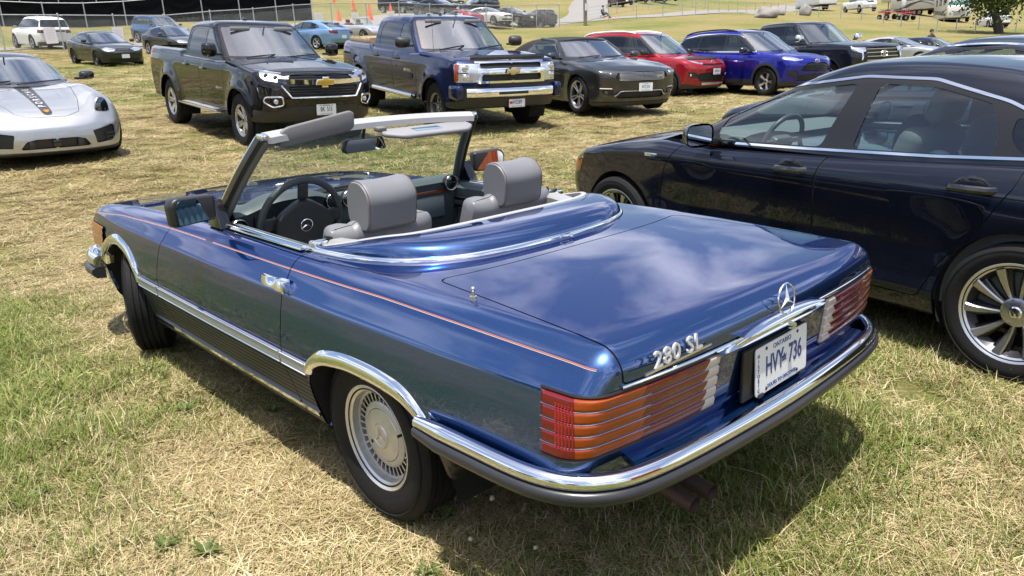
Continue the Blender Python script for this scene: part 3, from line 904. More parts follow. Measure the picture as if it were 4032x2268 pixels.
def vehicle(sp):
 c = Car(); c.sp = sp
 root = empty(sp['name'], sp['loc']); c.root = root
 root.rotation_euler = (R(sp.get('roll', 0)), -R(sp.get('pitch', 0)), R(sp['hd']))
 root.rotation_mode = 'XYZ'
 tag(root, sp['label'], sp['cat'], sp.get('group'))
 pm = sp['paint']; h = sp.get('h', .035); near = sp.get('near', 2)
 xr, xf, hw = sp['xr'], sp['xf'], sp['hw']
 F = body_field(sp); c.F = F
 zts = [z for _, z in sp['zt']]
 zlo = sp.get('zb', .22) - .03; zhi = max(zts) + .04 + sp.get('rise_h', 0)
 zc0 = zlo + .16; zc1 = min(zts) - .12 if min(zts) - .12 > zc0 else zc0 + .04
 lo = np.array((xr - .06, -hw - .08, zlo)); hi = np.array((xf + .06, hw + .08, zhi))
 d = np.array([.62, hw * .6, 0.0])
 B = core_skin(F, lo, hi, (lo + d)[:2], (hi - d)[:2], zc0, zc1, h)
 c.B = B
 side = lambda C, N: np.abs(N[:, 1]) > .3
 aw = lambda C, N: (np.abs(C[:, 1]) > hw * .6) & (np.abs(N[:, 1]) > .15)
 for (ax, ar, az) in sp['arches']:
  fn = lambda V, N: np.where(V[:, 2] < az, np.abs(V[:, 0] - ax) - ar, np.hypot(V[:, 0] - ax, V[:, 2] - az) - ar)
  B.cut('void', fn, aw)
  if sp.get('arch_trim'):
   B.cut('arch_trim', lambda V, N: np.hypot(V[:, 0] - ax, (V[:, 2] - az)) - ar - sp.get('arch_w', .055), aw)
 if sp.get('gh'):
  g = sp['gh']; cx0 = min(g['rw'][0][0], g['rw'][1][0]) + g.get('in0', .12); cx1 = max(g['ws'][0][0], g['ws'][1][0]) - g.get('in1', .12)
  cpoly = rounded([(cx0, -.3), (cx1, -.3), (cx1, g['yb'] * .6), (cx1 - .25, g['yb'] - .05), (cx0 + .15, g['yb'] - .06), (cx0, g['yb'] * .7)], .05)
  B.cut('void', lambda V, N: sd_poly(V[:, 0], np.abs(V[:, 1]), cpoly), lambda C, N: (N[:, 2] > .3) & (C[:, 2] > g['zmin'] - .1))
 for vp in sp.get('voids', []):
  B.cut('void', lambda V, N: sd_poly(V[:, 0], np.abs(V[:, 1]), rounded(vp, .03)), lambda C, N: (N[:, 2] > .3))
 for cu in sp.get('cuts', []):
  nm, kind, poly = cu[0], cu[1], cu[2]; o = cu[3] if len(cu) > 3 else {}
  poly = rounded(poly, o.get('r', .02), 4)
  if kind == 'side': fn = lambda V, N: sd_poly(V[:, 0], V[:, 2], poly); wh = lambda C, N: np.abs(N[:, 1]) > .25
  elif kind == 'top': fn = lambda V, N: sd_poly(V[:, 0], np.abs(V[:, 1]), poly); wh = lambda C, N: N[:, 2] > .25
  elif kind == 'front': fn = lambda V, N: sd_poly(np.abs(V[:, 1]) + np.maximum(0, xf - .02 - V[:, 0] - o.get('bx', 0)) * o.get('k', 1.0), V[:, 2], poly); wh = lambda C, N: (C[:, 0] > xf - o.get('depth', .9)) & ((N[:, 0] > -.15))
  elif kind == 'fronty': fn = lambda V, N: sd_poly(np.abs(V[:, 1]), V[:, 2], poly); wh = lambda C, N: (C[:, 0] > xf - .8) & (N[:, 0] > .2)
  elif kind == 'rear': fn = lambda V, N: sd_poly(np.abs(V[:, 1]) + np.maximum(0, V[:, 0] - xr - .02), V[:, 2], poly); wh = lambda C, N: (C[:, 0] < xr + .9) & (N[:, 0] < .15)
  elif kind == 'reary': fn = lambda V, N: sd_poly(np.abs(V[:, 1]), V[:, 2], poly); wh = lambda C, N: (C[:, 0] < xr + .5) & (N[:, 0] < -.2)
  B.cut(nm, fn, wh, gap=o.get('gap', 0.0) , src=o.get('src'))
 lip = .018 if near else .0
 c.body = B.emit('body', 'body', pm, root, lip=lip)
 if 'seal' in B.names: B.emit('shut_lines', 'seal', SEAL, root, off=-.006)
 if sp.get('arch_trim'):
  for (ax, ar, az) in sp['arches']:
   for sg in (1, -1):
    B.emit('wheel_arch_trim', 'arch_trim', sp['arch_trim'], root, lip=.03, off=sp.get('arch_off', .008), sel=lambda C, N: (np.abs(C[:, 0] - ax) < ar + .1) & (C[:, 1] * sg > 0))
 c.parts = {}
 done = set()
 for cu in sp.get('cuts', []):
  nm = cu[0]; o = cu[3] if len(cu) > 3 else {}
  if nm in done or o.get('noemit'): continue
  done.add(nm)
  r_ = B.emit(o.get('name', nm), nm, o.get('mat', pm), root, lip=o.get('lip', lip), off=o.get('off', 0.0), split=o.get('split', False))
  c.parts[nm] = r_
 if near:
  for (ax, ar, az) in sp['arches']:
   for sg in (1, -1):
    mb = MB(); a = np.linspace(-.15 * math.pi, 1.15 * math.pi, 24)
    yo = hw - .05; ym = hw - .36
    P = np.array([[(ax + ar * math.cos(t), sg * yy, az + ar * math.sin(t)) for t in a] for yy in (yo, ym)])
    mb.grid(P); mb.bm.faces.new([mb.bm.verts.new(q) for q in P[1]])
    mb.build('wheel_well', DARK, root)
 zbm = sp.get('zb', .22)
 mb = MB(); mb.box(((xr + xf) / 2, 0, zbm + .06), (xf - xr - .5, hw * 1.35, .12)); mb.build('underbody', DARK, root)
 g = sp.get('gh')
 if g:
  G_ = house_field(g); c.G = G_
  xs0 = min(g['rw'][0][0], g['rw'][1][0]) - .15; xs1 = max(g['ws'][0][0], g['ws'][1][0]) + .12
  zmn, zmx = g['zmin'] - .01, max(z for _, z in g['roof']) + .04
  lo = np.array((xs0, -g['yb'] - .10, zmn)); hi = np.array((xs1, g['yb'] + .10, zmx))
  xa, xb = g.get('core', (g['rw'][1][0] + .35, g['ws'][1][0] - .15))
  H = core_skin(G_, lo, hi, (xa, -g['yr'] * .55), (xb, g['yr'] * .55), g['zmin'] + .03, g['zmin'] + .10, h * .9)
  c.H = H
  sw = lambda C, N: np.abs(N[:, 1]) > g.get('sw', .42)
  if g.get('dlo') is not None:
   dlo = rounded(g['dlo'], g.get('dlo_r', .04), 4)
   if g.get('trim'):
    H.cut('dlo_trim', lambda V, N: sd_poly(V[:, 0], V[:, 2], dlo) - g.get('trim_w', .018), sw)
    H.cut('pillar', lambda V, N: sd_poly(V[:, 0], V[:, 2], dlo), sw, src='dlo_trim')
   else:
    H.cut('pillar', lambda V, N: sd_poly(V[:, 0], V[:, 2], dlo), sw)
   for i, wpoly in enumerate(g['windows']):
    pw = rounded(wpoly, g.get('win_r', .035), 4)
    H.cut('win%d' % i, lambda V, N: sd_poly(V[:, 0], V[:, 2], pw), sw, src='pillar')
  wz0, wz1, wy0, wy1 = g['wsz']
  pws = rounded([(-wy0, wz0), (wy0, wz0), (wy1, wz1), (-wy1, wz1)], .06, 4)
  fw_ = lambda C, N: N[:, 0] > .25
  H.cut('frit', lambda V, N: sd_poly(V[:, 1], V[:, 2], pws), fw_)
  H.cut('windscreen', lambda V, N: sd_poly(V[:, 1], V[:, 2], pws) + g.get('frit', .03), fw_, src='frit')
  if g.get('rwz'):
   z0, z1, y0, y1 = g['rwz']
   prw = rounded([(-y0, z0), (y0, z0), (y1, z1), (-y1, z1)], .06, 4)
   H.cut('rear_frit', lambda V, N: sd_poly(V[:, 1], V[:, 2], prw), lambda C, N: N[:, 0] < -.2)
   H.cut('rear_window', lambda V, N: sd_poly(V[:, 1], V[:, 2], prw) + .03, lambda C, N: N[:, 0] < -.2, src='rear_frit')
  if g.get('roof_mat') is not None and g.get('roof_split'):
   H.cut('roof_top', lambda V, N: g['roof_split'] - N[:, 2], None)
   H.emit('roof', 'roof_top', g['roof_mat'], root)
  H.emit('cabin_frame', 'body', g.get('frame_mat', pm), root, lip=lip * .8, off=0)
  if 'dlo_trim' in H.names: H.emit('window_trim', 'dlo_trim', g['trim'], root, off=.004, lip=.008 if near else 0, split=True)
  if 'pillar' in H.names: H.emit('window_pillar', 'pillar', g.get('pillar_mat', BLACK_GLOSS), root, split=True)
  for i in range(len(g.get('windows', []))):
   mt = g.get('win_mats', [G_SIDE] * 9)[i]
   H.emit('side_window', 'win%d' % i, mt, root, off=-.004, split=True)
  H.emit('windscreen_surround', 'frit', BLACK_GLOSS, root)
  c.ws = H.emit('windscreen', 'windscreen', g.get('ws_mat', G_CLEAR), root, off=-.002)
  if g.get('rwz'):
   H.emit('rear_window_surround', 'rear_frit', BLACK_GLOSS, root); H.emit('rear_window', 'rear_window', g.get('rw_mat', G_DARK), root, off=-.002)
 it = sp.get('interior')
 if it:
  im = it.get('mat', M('cabin_dark', (.06, .063, .068), 0, .7))
  zf = it['z']; xs = it['seats']
  for i, x in enumerate(xs):
   for y in ((-.37, .37) if i == 0 else (-.40, .40)):
    seat_simple(root, x, y, zf, it.get('seat_mat', im), w=.50 if i == 0 else .58, bw=it.get('bw', .58))
  xd = it['dash']; zd = it['dashz']
  P = []
  for y in np.linspace(-hw * .80, hw * .80, 15):
   bul = .03 * math.exp(-((y - .37) / .2) ** 4)
   P.append([(xd + .50, y, zd - .03), (xd + .2, y, zd + bul * .5), (xd, y, zd + bul), (xd - .10, y, zd - .03 + bul), (xd - .06, y, zd - .13), (xd - .02, y, zd - .25), (xd + .05, y, zd - .5)])
  mb = MB(); mb.grid(np.array(P)); mb.build('dashboard', it.get('dash_mat', im), root, recalc=True)
  steering(root, (xd - .22, it.get('wheel_y', .37), zd - .06), R(-22), .185, it.get('wheel_mat', im))
  mb = MB(); mb.box(((xs[-1] + xd) / 2, 0, zf - .10), (xd - xs[-1] + 1.2, hw * 1.6, .06))
  mb.box((xs[-1] - .62, 0, zf + .25), (.05, hw * 1.5, .6)); mb.build('cabin_floor', im, root)
  for sg in (1, -1):
   mb = MB(); mb.box(((xs[-1] + xd) / 2, sg * hw * .87, zf + .12), (xd - xs[-1] + 1.1, .05, .52)); mb.build('door_lining', im, root)
  if it.get('rvm'):
   x, z = it['rvm']; mb = MB(); mb.box((x, 0, z), (.03, .24, .065), bev=.012); mb.cyl((x + .02, 0, z + .02), (x + .08, 0, z + .10), .01, seg=6); mb.build('rear_view_mirror', BLACK, root)
  for y in it.get('visors', []):
   mb = MB(); mb.box((it['rvm'][0] - .02, y, it['rvm'][1] + .06), (.03, .32, .06), bev=.012); mb.build('sun_visor', M('visor_pale', (.20, .20, .20), 0, .7), root)
 w = sp['wheel']
 for i, x in enumerate((0.0, sp['wb'])):
  for sg in (1, -1):
   st = w.get('steer', 0) if i == 1 else 0
   add_wheel(root, x, sg * w['y'], w['key'], w['R'], w['w'], w['rim'], w['style'], steer=R(st), spin=R(w.get('spin', 17) + 31 * i + 13 * (sg > 0)))
 return c
def core_skin(F, lo, hi, c0, c1, z0, z1, h):
 """Skin with an explicit inner core box"""
 s = Skin.__new__(Skin)
 lo = np.array(lo, float); hi = np.array(hi, float)
 clo = np.array([c0[0], c0[1], z0]); chi = np.array([c1[0], c1[1], z1])
 _skin_init(s, F, lo, hi, clo, chi, h)
 return s
def mirror_pair(root, F, x, z, y, mat, glassm=MIRROR, w=.20, h=.13, d=.09, lean=0.0, cap=None, stalk=True, side=(1, -1), arm=BLACK):
 """door mirrors: rounded housings with a glass facing the rear"""
 for sg in side:
  mb = MB()
  n, m = 12, 16
  G = []
  for i in range(n + 1):
   t = i / n; k = math.sqrt(max(0, 1 - (t) ** 2.2)) * .97 + .03
   xx = d * t
   G.append([(xx - .02, (math.copysign(abs(math.cos(a)) ** .6, math.cos(a)) * w / 2 * k + sg * t * -.02), math.copysign(abs(math.sin(a)) ** .6, math.sin(a)) * h / 2 * k) for a in np.linspace(0, 2 * math.pi, m + 1)])
  mb.grid(np.array(G))
  o = mb.build('door_mirror', mat, root, angle=60, recalc=True)
  T = Matrix.Translation((x, sg * (y + w * .42), z)) @ Matrix.Rotation(-sg * R(8), 4, 'Z')
  o.data.transform(T)
  mb = MB(); mb.prism([tuple(p) for p in rounded([(-w * .44, -h * .40), (w * .44, -h * .40), (w * .44, h * .40), (-w * .44, h * .40)], h * .25, 4)], 'x', -.016, -.012)
  q = mb.build('mirror_glass', glassm, o); q.data.transform(T)
  if stalk:
   mb = MB(); mb.box((x + .03, sg * (y - .02), z - h * .30), (.07, .14, .035), bev=.012); mb.build('mirror_arm', arm, o)
 return
def front_path(F, ys, z, x0, off=0.0):
 zz = z(ys) if callable(z) else np.full(len(ys), z)
 P = hit(F, np.stack([np.full(len(ys), x0), ys, zz], 1), (1, 0, 0))
 P[:, 0] += off
 return P
def front_pt(F, y, z, x0, off=0.0):
 return front_path(F, np.array([y]), z, x0, off)[0]
def rear_pt(F, y, z, x0, off=0.0):
 P = hit(F, np.array([[x0, y, z]]), (-1, 0, 0))[0]; P[0] -= off
 return P
def side_pt(F, x, z, sg, off=0.0):
 P = hit(F, np.array([[x, 0, z]]), (0, sg, 0))[0]; P[1] += sg * off
 return P
def bar(name, F, y0, y1, z, x0, r, mat, root, off=0.0, n=24, flat=None):
 ys = np.linspace(y0, y1, n)
 P = front_path(F, ys, z, x0, off)
 mb = MB()
 if flat:
  a = np.array(P); b = a.copy(); a[:, 2] += flat / 2; b[:, 2] -= flat / 2
  q = a.copy(); q[:, 0] += r; q2 = b.copy(); q2[:, 0] += r
  mb.grid(np.stack([a, q, q2, b])); return mb.build(name, mat, root, angle=30, recalc=True)
 mb.tube(P, r, seg=8)
 return mb.build(name, mat, root)
def handle(root, F, x, z, mat, w=.17, h=.028, side=(1, -1), parts=None, cup=True):
 for sg in side:
  p = side_pt(F, x, z, sg)
  par = parts[0 if sg > 0 else 1] if parts else root
  if cup:
   mb = MB(); mb.sphere((x, p[1] - sg * .004, z), 1, w * .42, .006, h * 1.7, u=20, v=8); mb.build('handle_cup', BLACK_GLOSS, par)
  mb = MB(); mb.tube([(x - w / 2, p[1] - sg * .01, z), (x - w / 2 + .02, p[1] + sg * .02, z), (x, p[1] + sg * .028, z), (x + w / 2 - .02, p[1] + sg * .02, z), (x + w / 2, p[1] - sg * .01, z)], h * .42, seg=8)
  o = mb.build('door_handle', mat, par)
  o.data.transform(Matrix.Translation((0, 0, z)) @ Matrix.Diagonal((1, 1, 1.25, 1)) @ Matrix.Translation((0, 0, -z)))
def bowtie(root, p, s, mat, edge, tilt=0.0):
 e = MB(); pts = [(-.5, .13), (-.5 + .10, -.13), (-.20, -.13), (-.20, -.24), (.20, -.24), (.20, -.13), (.4, -.13), (.5, .13), (.20, .13), (.20, .24), (-.20, .24), (-.20, .13)]
 pts = [(-.50 + .09, .12), (-.17 + .02, .12), (-.17 + .03, .22), (.17 + .03, .22), (.17 + .02, .12), (.50, .12), (.50 - .09, -.12), (.17 - .02, -.12), (.17 - .03, -.22), (-.17 - .03, -.22), (-.17 - .02, -.12), (-.50, -.12)]
 e.prism([(a * s * 1.10, b * s * 1.22) for a, b in pts], 'x', 0, .010, bev=.002); o = e.build('emblem_edge', edge, root); o.location = p
 e = MB(); e.prism([(a * s, b * s) for a, b in pts], 'x', .010, .020, bev=.003); q = e.build('emblem', mat, root); q.location = p
 return o
def oval_badge(root, p, s, mat):
 e = MB()
 def ell(a, b, cz, r):
  e.tube([(0, a * math.cos(2 * math.pi * k / 24), cz + b * math.sin(2 * math.pi * k / 24)) for k in range(24)], r, seg=6, closed=True)
 ell(s, s * .68, 0, s * .08); ell(s * .62, s * .22, s * .36, s * .07); ell(s * .26, s * .60, 0, s * .07)
 o = e.build('emblem', mat, root); o.location = p
 return o
def ellipse_lens(root, name, c, rx, rz, depth, mat, sg=1):
 mb = MB(); mb.sphere(c, 1, depth, rx, rz, u=20, v=12)
 return mb.build(name, mat, root)
# ================================================================== terrain
_ctl = np.array([
 (-12, 8, 0), (-12, -4, -.05), (-4, 8, .0), (-2, 2, 0), (-2, 5, 0), (0, 0, 0), (2, 0, 0), (2, 3, .0), (0, 4, 0), (-1, -3, -.02), (1.5, -3, -.02), (3, -1, .02), (4, 3, .08), (4.5, -3.5, .06), (3, -6, .02), (-3, -6, -.05), (-8, -10, -.1), (2, -10, .0), (-4, 14, .05),
 (6, 0, .24), (6, -5, .18), (6, -8, .15), (6.5, 5, .3), (5, -13, .08),
 (12.1, -.35, .62), (9.6, -.35, .47), (12.34, -4.0, .58), (9.1, -3.8, .38), (12.0, -7.9, .58), (8.5, -7.1, .33), (10.55, -10.9, .47), (7.95, -10.1, .36), (13.0, -16.0, .41), (10.4, -15.9, .30), (10.8, -17.85, .30), (8.2, -17.2, .24), (11.4, -21.5, .23), (8, -20.5, .16),
 (16, 4, .95), (18, -3, 1.0), (18, -9, .95), (20, -16, .85), (22, -24, .85), (27, -8, 1.42), (30, 2, 1.7), (28, -18, 1.55), (30, -28, 1.7),
 (36, -8.7, 1.87), (33, -8.8, 1.66), (41.4, -13.7, 2.15), (50.9, -9.9, 3.0), (51.2, -16, 3.1), (33.1, -18.5, 2.05), (36, -21.7, 2.3),
 (44.3, -6, 2.62), (44.3, -14, 2.72), (44.3, -20, 2.95), (44.3, -27, 3.15), (44.3, -34, 3.2), (44.3, -40, 3.18), (44.3, -47.6, 3.38),
 (43.8, -38.3, 3.15), (44, -41.2, 3.22), (45.2, -44.6, 3.4), (44.6, -46.8, 3.44), (46.3, -39.3, 3.6), (48.8, -26.8, 3.9), (48.3, -30.5, 3.95), (49.4, -48, 4.0),
 (55.6, -38.6, 5.19), (55.9, -41.4, 5.4), (59.5, -47, 5.95), (61.9, -38.1, 5.85), (57.3, -36.7, 5.13), (55.2, -32.5, 4.6), (70.7, -41.4, 7.1), (56.6, -31, 4.75), (63.3, -22.3, 5.1), (71, -12, 5.2),
 (44.8, -49.8, 3.58), (49.9, -58.5, 4.44), (56.2, -67.8, 5.9), (59, -75.9, 6.6), (49.5, -54.3, 4.3), (51.1, -65.1, 4.75), (51.6, -80.5, 5.4), (76, -86, 8.4),
 (46.3, -93.9, 5.1), (38.9, -90.7, 4.1), (35, -88.5, 3.6), (30, -93.6, 2.7), (25.8, -91.8, 2.1), (21.6, -88, 1.4), (39.3, -70, 4.0), (36.6, -72.9, 3.85), (40.5, -75, 4.4),
 (14.5, -44.3, .07), (12.6, -36.9, -.1), (12.3, -40.4, -.15), (44.3, -84.7, 4.1), (39.1, -84, 3.45), (32.4, -81.7, 2.6), (28.8, -79.2, 2.15), (25.4, -76.6, 1.7), (24.3, -80.8, 1.6), (22.7, -85.6, 1.4), (21.1, -62.3, 1.1), (18.8, -64.8, .85), (24.9, -61.5, 1.55), (28, -61.4, 2.1), (17, -51.1, .6), (17, -28, .35), (20, -36, .8), (26, -44, 1.7), (10, -30, -.05), (4, -30, -.1),
 (0, -40, -.1), (-10, -80, 0), (10, -120, 1.5), (30, -140, 4.5), (60, -150, 8), (100, -120, 12), (120, -60, 13), (120, 0, 12), (90, 30, 8), (40, 30, 2.6), (15, 40, 1.0), (-30, 30, .2), (-40, -20, -.3),
 (200, -150, 22), (250, 0, 26), (150, -260, 20), (60, -300, 16), (300, -300, 34), (-60, -120, 0), (0, -250, 6), (-80, 60, 0), (80, 150, 5), (260, 160, 24), (420, -120, 44), (100, -420, 30), (420, -420, 55), (-160, -160, 0)], float)
def _warp(x, y):
 dx = x - CAMP[0]; dy = y - CAMP[1]
 s = np.hypot(dx, dy); k = np.log1p(s / 9.0) * 9.0 / np.maximum(s, 1e-6)
 return dx * k, dy * k
_cx, _cy = _warp(_ctl[:, 0], _ctl[:, 1])
def ground_z(x, y):
 x = np.atleast_1d(np.asarray(x, float)); y = np.atleast_1d(np.asarray(y, float))
 shp = x.shape; x = x.ravel(); y = y.ravel()
 out = np.empty(len(x))
 for a in range(0, len(x), 20000):
  qx, qy = _warp(x[a:a + 20000], y[a:a + 20000])
  dx = _cx[None] - qx[:, None]; dy = _cy[None] - qy[:, None]
  w = 1.0 / ((dx * dx + dy * dy) + .35) ** 2
  z = _ctl[None, :, 2]
  S = w.sum(1); Sx = (w * dx).sum(1); Sy = (w * dy).sum(1); Sz = (w * z).sum(1)
  Sxx = (w * dx * dx).sum(1) + S * .25; Sxy = (w * dx * dy).sum(1); Syy = (w * dy * dy).sum(1) + S * .25
  Sxz = (w * dx * z).sum(1); Syz = (w * dy * z).sum(1)
  D = S * (Sxx * Syy - Sxy ** 2) - Sx * (Sx * Syy - Sxy * Sy) + Sy * (Sx * Sxy - Sxx * Sy)
  N = Sz * (Sxx * Syy - Sxy ** 2) - Sx * (Sxz * Syy - Sxy * Syz) + Sy * (Sxz * Sxy - Sxx * Syz)
  out[a:a + 20000] = N / D
 f = smoothstep(6.0, 2.5, np.hypot((x - .5) / 1.3, y + .5))
 out = out * (1 - f)
 return out.reshape(shp)
def gz(x, y): return float(ground_z(np.array([x]), np.array([y]))[0])
def _axis(a, b, lo, hi, d0, g=1.12):
 v = list(np.arange(lo, hi + 1e-6, d0))
 p, d = hi, d0
 while p < b: d = min(d * g, 18); p += d; v.append(p)
 p, d = lo, d0; w = []
 while p > a: d = min(d * g, 18); p -= d; w.append(p)
 return np.array(w[::-1] + v)
def vnoise(x, y, seed=0):
 """smooth value noise"""
 xi = np.floor(x).astype(np.int64); yi = np.floor(y).astype(np.int64); fx = x - xi; fy = y - yi
 fx = fx * fx * (3 - 2 * fx); fy = fy * fy * (3 - 2 * fy)
 def h(i, j):
  n = (i * 374761393 + j * 668265263 + seed * 1442695041) & 0x7fffffff
  n = ((n ^ (n >> 13)) * 1274126177) & 0x7fffffff
  return ((n ^ (n >> 16)) & 0xffff) / 65535.0
 return (h(xi, yi) * (1 - fx) + h(xi + 1, yi) * fx) * (1 - fy) + (h(xi, yi + 1) * (1 - fx) + h(xi + 1, yi + 1) * fx) * fy
def fnoise(x, y, s, seed=0, o=4):
 v = 0; a = .5; t = 0
 for k in range(o):
  v = v + a * vnoise(x * s, y * s, seed + k * 17); t += a; a *= .5; s *= 2.03
 return v / t
def green_map(x, y):
 """0 dry straw .. 1 green"""
 g = fnoise(x, y, .55, 3, 5) * .75 + fnoise(x, y, 2.2, 11, 3) * .45 - .125
 near = np.exp(-(((x - 2.3) / 1.7) ** 2 + ((y - 1.7) / .85) ** 2)) * .50
 near += np.exp(-(((x - 3.6) / 1.4) ** 2 + ((y - 2.2) / 1.0) ** 2)) * .30
 near += np.exp(-(((x + 1.0) / .9) ** 2 + ((y + .9) / 1.2) ** 2)) * .22
 near += np.exp(-(((x + 1.1) / .5) ** 2 + ((y - .9) / .5) ** 2)) * .18
 near -= np.exp(-(((x - .4) / .9) ** 2 + ((y - 1.1) / .35) ** 2)) * .40
 near -= np.exp(-(((x - 6.0) / 3.0) ** 2 + ((y + .5) / 3) ** 2)) * .12
 d = np.hypot(x - CAMP[0], y - CAMP[1])
 far = -.13 * smoothstep(4, 9, d) + .10 * smoothstep(22, 45, d) * np.sin(y * .35 + 2.2 * fnoise(x, y, .05, 8, 2) * 6)
 return np.clip(g + near + far, 0, 1)
def grass_material():
 m = bpy.data.materials.new('dry_grass_ground'); m.use_nodes = True
 nt = m.node_tree; b = nt.nodes['Principled BSDF']; b.inputs['Roughness'].default_value = .95; b.inputs['Specular IOR Level'].default_value = .1
 tc = nt.nodes.new('ShaderNodeTexCoord')
 def noise(sc, det=4, rough=.6, vec=None, dist=0):
  n = nt.nodes.new('ShaderNodeTexNoise'); n.inputs['Scale'].default_value = sc; n.inputs['Detail'].default_value = det; n.inputs['Roughness'].default_value = rough; n.inputs['Distortion'].default_value = dist
  nt.links.new(vec or tc.outputs['Object'], n.inputs['Vector']); return n.outputs['Fac']
 def ramp(f, stops):
  r = nt.nodes.new('ShaderNodeValToRGB'); e = r.color_ramp.elements
  while len(e) < len(stops): e.new(.5)
  for k, (p, c) in enumerate(stops): e[k].position = p; e[k].color = (*c, 1)
  nt.links.new(f, r.inputs['Fac']); return r.outputs['Color']
 def mix(f, a, b2, mode='MIX'):
  x = nt.nodes.new('ShaderNodeMixRGB'); x.blend_type = mode
  if isinstance(f, float): x.inputs['Fac'].default_value = f
  else: nt.links.new(f, x.inputs['Fac'])
  nt.links.new(a, x.inputs['Color1']); nt.links.new(b2, x.inputs['Color2']); return x.outputs['Color']
 at = nt.nodes.new('ShaderNodeAttribute'); at.attribute_name = 'green'
 far = nt.nodes.new('ShaderNodeAttribute'); far.attribute_name = 'far'
 mp = nt.nodes.new('ShaderNodeMapping'); mp.inputs['Scale'].default_value = (1.0, 1.0, .3); nt.links.new(tc.outputs['Object'], mp.inputs['Vector'])
 fine = noise(34, 5, .75, mp.outputs['Vector'], .8); mid = noise(3.2, 6, .65); big = noise(.25, 4, .6)
 straw = ramp(fine, [(.25, (.070, .052, .020)), (.45, (.170, .138, .058)), (.60, (.255, .212, .098)), (.80, (.33, .285, .150))])
 green = ramp(fine, [(.25, (.028, .040, .010)), (.45, (.080, .105, .022)), (.62, (.145, .170, .042)), (.82, (.24, .25, .08))])
 ad = nt.nodes.new('ShaderNodeMath'); ad.operation = 'MULTIPLY_ADD'; ad.inputs[1].default_value = .9; nt.links.new(mid, ad.inputs[0])
 a3 = nt.nodes.new('ShaderNodeMath'); a3.operation = 'MULTIPLY_ADD'; a3.inputs[1].default_value = .7; a3.inputs[2].default_value = -.90; nt.links.new(big, a3.inputs[0])
 a2 = nt.nodes.new('ShaderNodeMath'); a2.operation = 'ADD'; nt.links.new(a3.outputs[0], a2.inputs[1]); nt.links.new(at.outputs['Fac'], a2.inputs[0]); nt.links.new(a2.outputs[0], ad.inputs[2])
 gm = ramp(ad.outputs[0], [(.12, (0, 0, 0)), (.55, (1, 1, 1))])
 col = mix(gm, straw, green)
 nt.links.new(col, b.inputs['Base Color'])
 bp = nt.nodes.new('ShaderNodeBump'); bp.inputs['Strength'].default_value = .9; bp.inputs['Distance'].default_value = .03
 nt.links.new(fine, bp.inputs['Height']); nt.links.new(bp.outputs['Normal'], b.inputs['Normal'])
 return m
SHEET = []
def build_ground():
 xs = _axis(-170, 430, -6, 20, .32); ys = _axis(-430, 170, -24, 8, .32)
 X, Y = np.meshgrid(xs, ys, indexing='ij')
 Z = ground_z(X, Y)
 dist = np.hypot(X - CAMP[0], Y - CAMP[1])
 Z = Z + (fnoise(X, Y, 1.3, 5, 3) - .5) * .03 * smoothstep(.0, 3.0, np.hypot((X - .5) / 1.5, Y + .6)) * smoothstep(60, 10, dist)
 Z = Z + (fnoise(X, Y, .08, 9, 3) - .5) * .6 * smoothstep(40, 120, dist)
 SHEET.extend([xs, ys, Z])
 n, m = X.shape
 idx = np.arange(n * m).reshape(n, m)
 Q = np.stack([idx[:-1, :-1].ravel(), idx[1:, :-1].ravel(), idx[1:, 1:].ravel(), idx[:-1, 1:].ravel()], 1)
 V = np.stack([X.ravel(), Y.ravel(), Z.ravel()], 1)
 me = mesh_np('ground', V, Q)
 a = me.attributes.new('green', 'FLOAT', 'POINT'); a.data.foreach_set('value', green_map(X, Y).ravel().astype(np.float32))
 o = link('ground', me, grass_material()); tag(o, kind='structure')
 return o
ground = build_ground()
def sheet_z(x, y):
 """height of the ground sheet itself (bilinear on its grid)"""
 x = np.asarray(x, float); y = np.asarray(y, float)
 i = np.clip(np.searchsorted(SHEET[0], x) - 1, 0, len(SHEET[0]) - 2); j = np.clip(np.searchsorted(SHEET[1], y) - 1, 0, len(SHEET[1]) - 2)
 a = (x - SHEET[0][i]) / (SHEET[0][i + 1] - SHEET[0][i]); b = (y - SHEET[1][j]) / (SHEET[1][j + 1] - SHEET[1][j])
 Z = SHEET[2]
 return (Z[i, j] * (1 - a) + Z[i + 1, j] * a) * (1 - b) + (Z[i, j + 1] * (1 - a) + Z[i + 1, j + 1] * a) * b
def drape(name, pts, width, mat, lift=.02, n=80, wn=7, kind='structure', jitter=.12):
 P = resample(pts, n)
 rows = []
 for i in range(n):
  a = P[max(0, i - 1)]; b = P[min(n - 1, i + 1)]; t = (b - a) / np.linalg.norm(b - a); o = np.array([t[1], -t[0]])
  w = width if not isinstance(width, (list, tuple)) else np.interp(i / (n - 1), np.linspace(0, 1, len(width)), width)
  rows.append([P[i] + o * w * (k / (wn - 1) - .5) * (1 + jitter * (vnoise(np.array([i * .7]), np.array([k * .5]), 3)[0] - .5)) for k in range(wn)])
 rows = np.array(rows)
 X, Y = rows[..., 0], rows[..., 1]; Z = sheet_z(X, Y)
 V = np.stack([X.ravel(), Y.ravel(), (Z + lift).ravel()], 1)
 idx = np.arange(n * wn).reshape(n, wn)
 Q = np.stack([idx[:-1, :-1].ravel(), idx[1:, :-1].ravel(), idx[1:, 1:].ravel(), idx[:-1, 1:].ravel()], 1)[:, ::-1]
 o = obj_np(name, V, Q, mat); tag(o, kind=kind); return o
GRAVEL = M('gravel_pale', (.19, .178, .165), 0, .95, bump=.5, bscale=8, var=.22, vscale=1.2)
def gfar(x, y): return float(sheet_z(x, y))
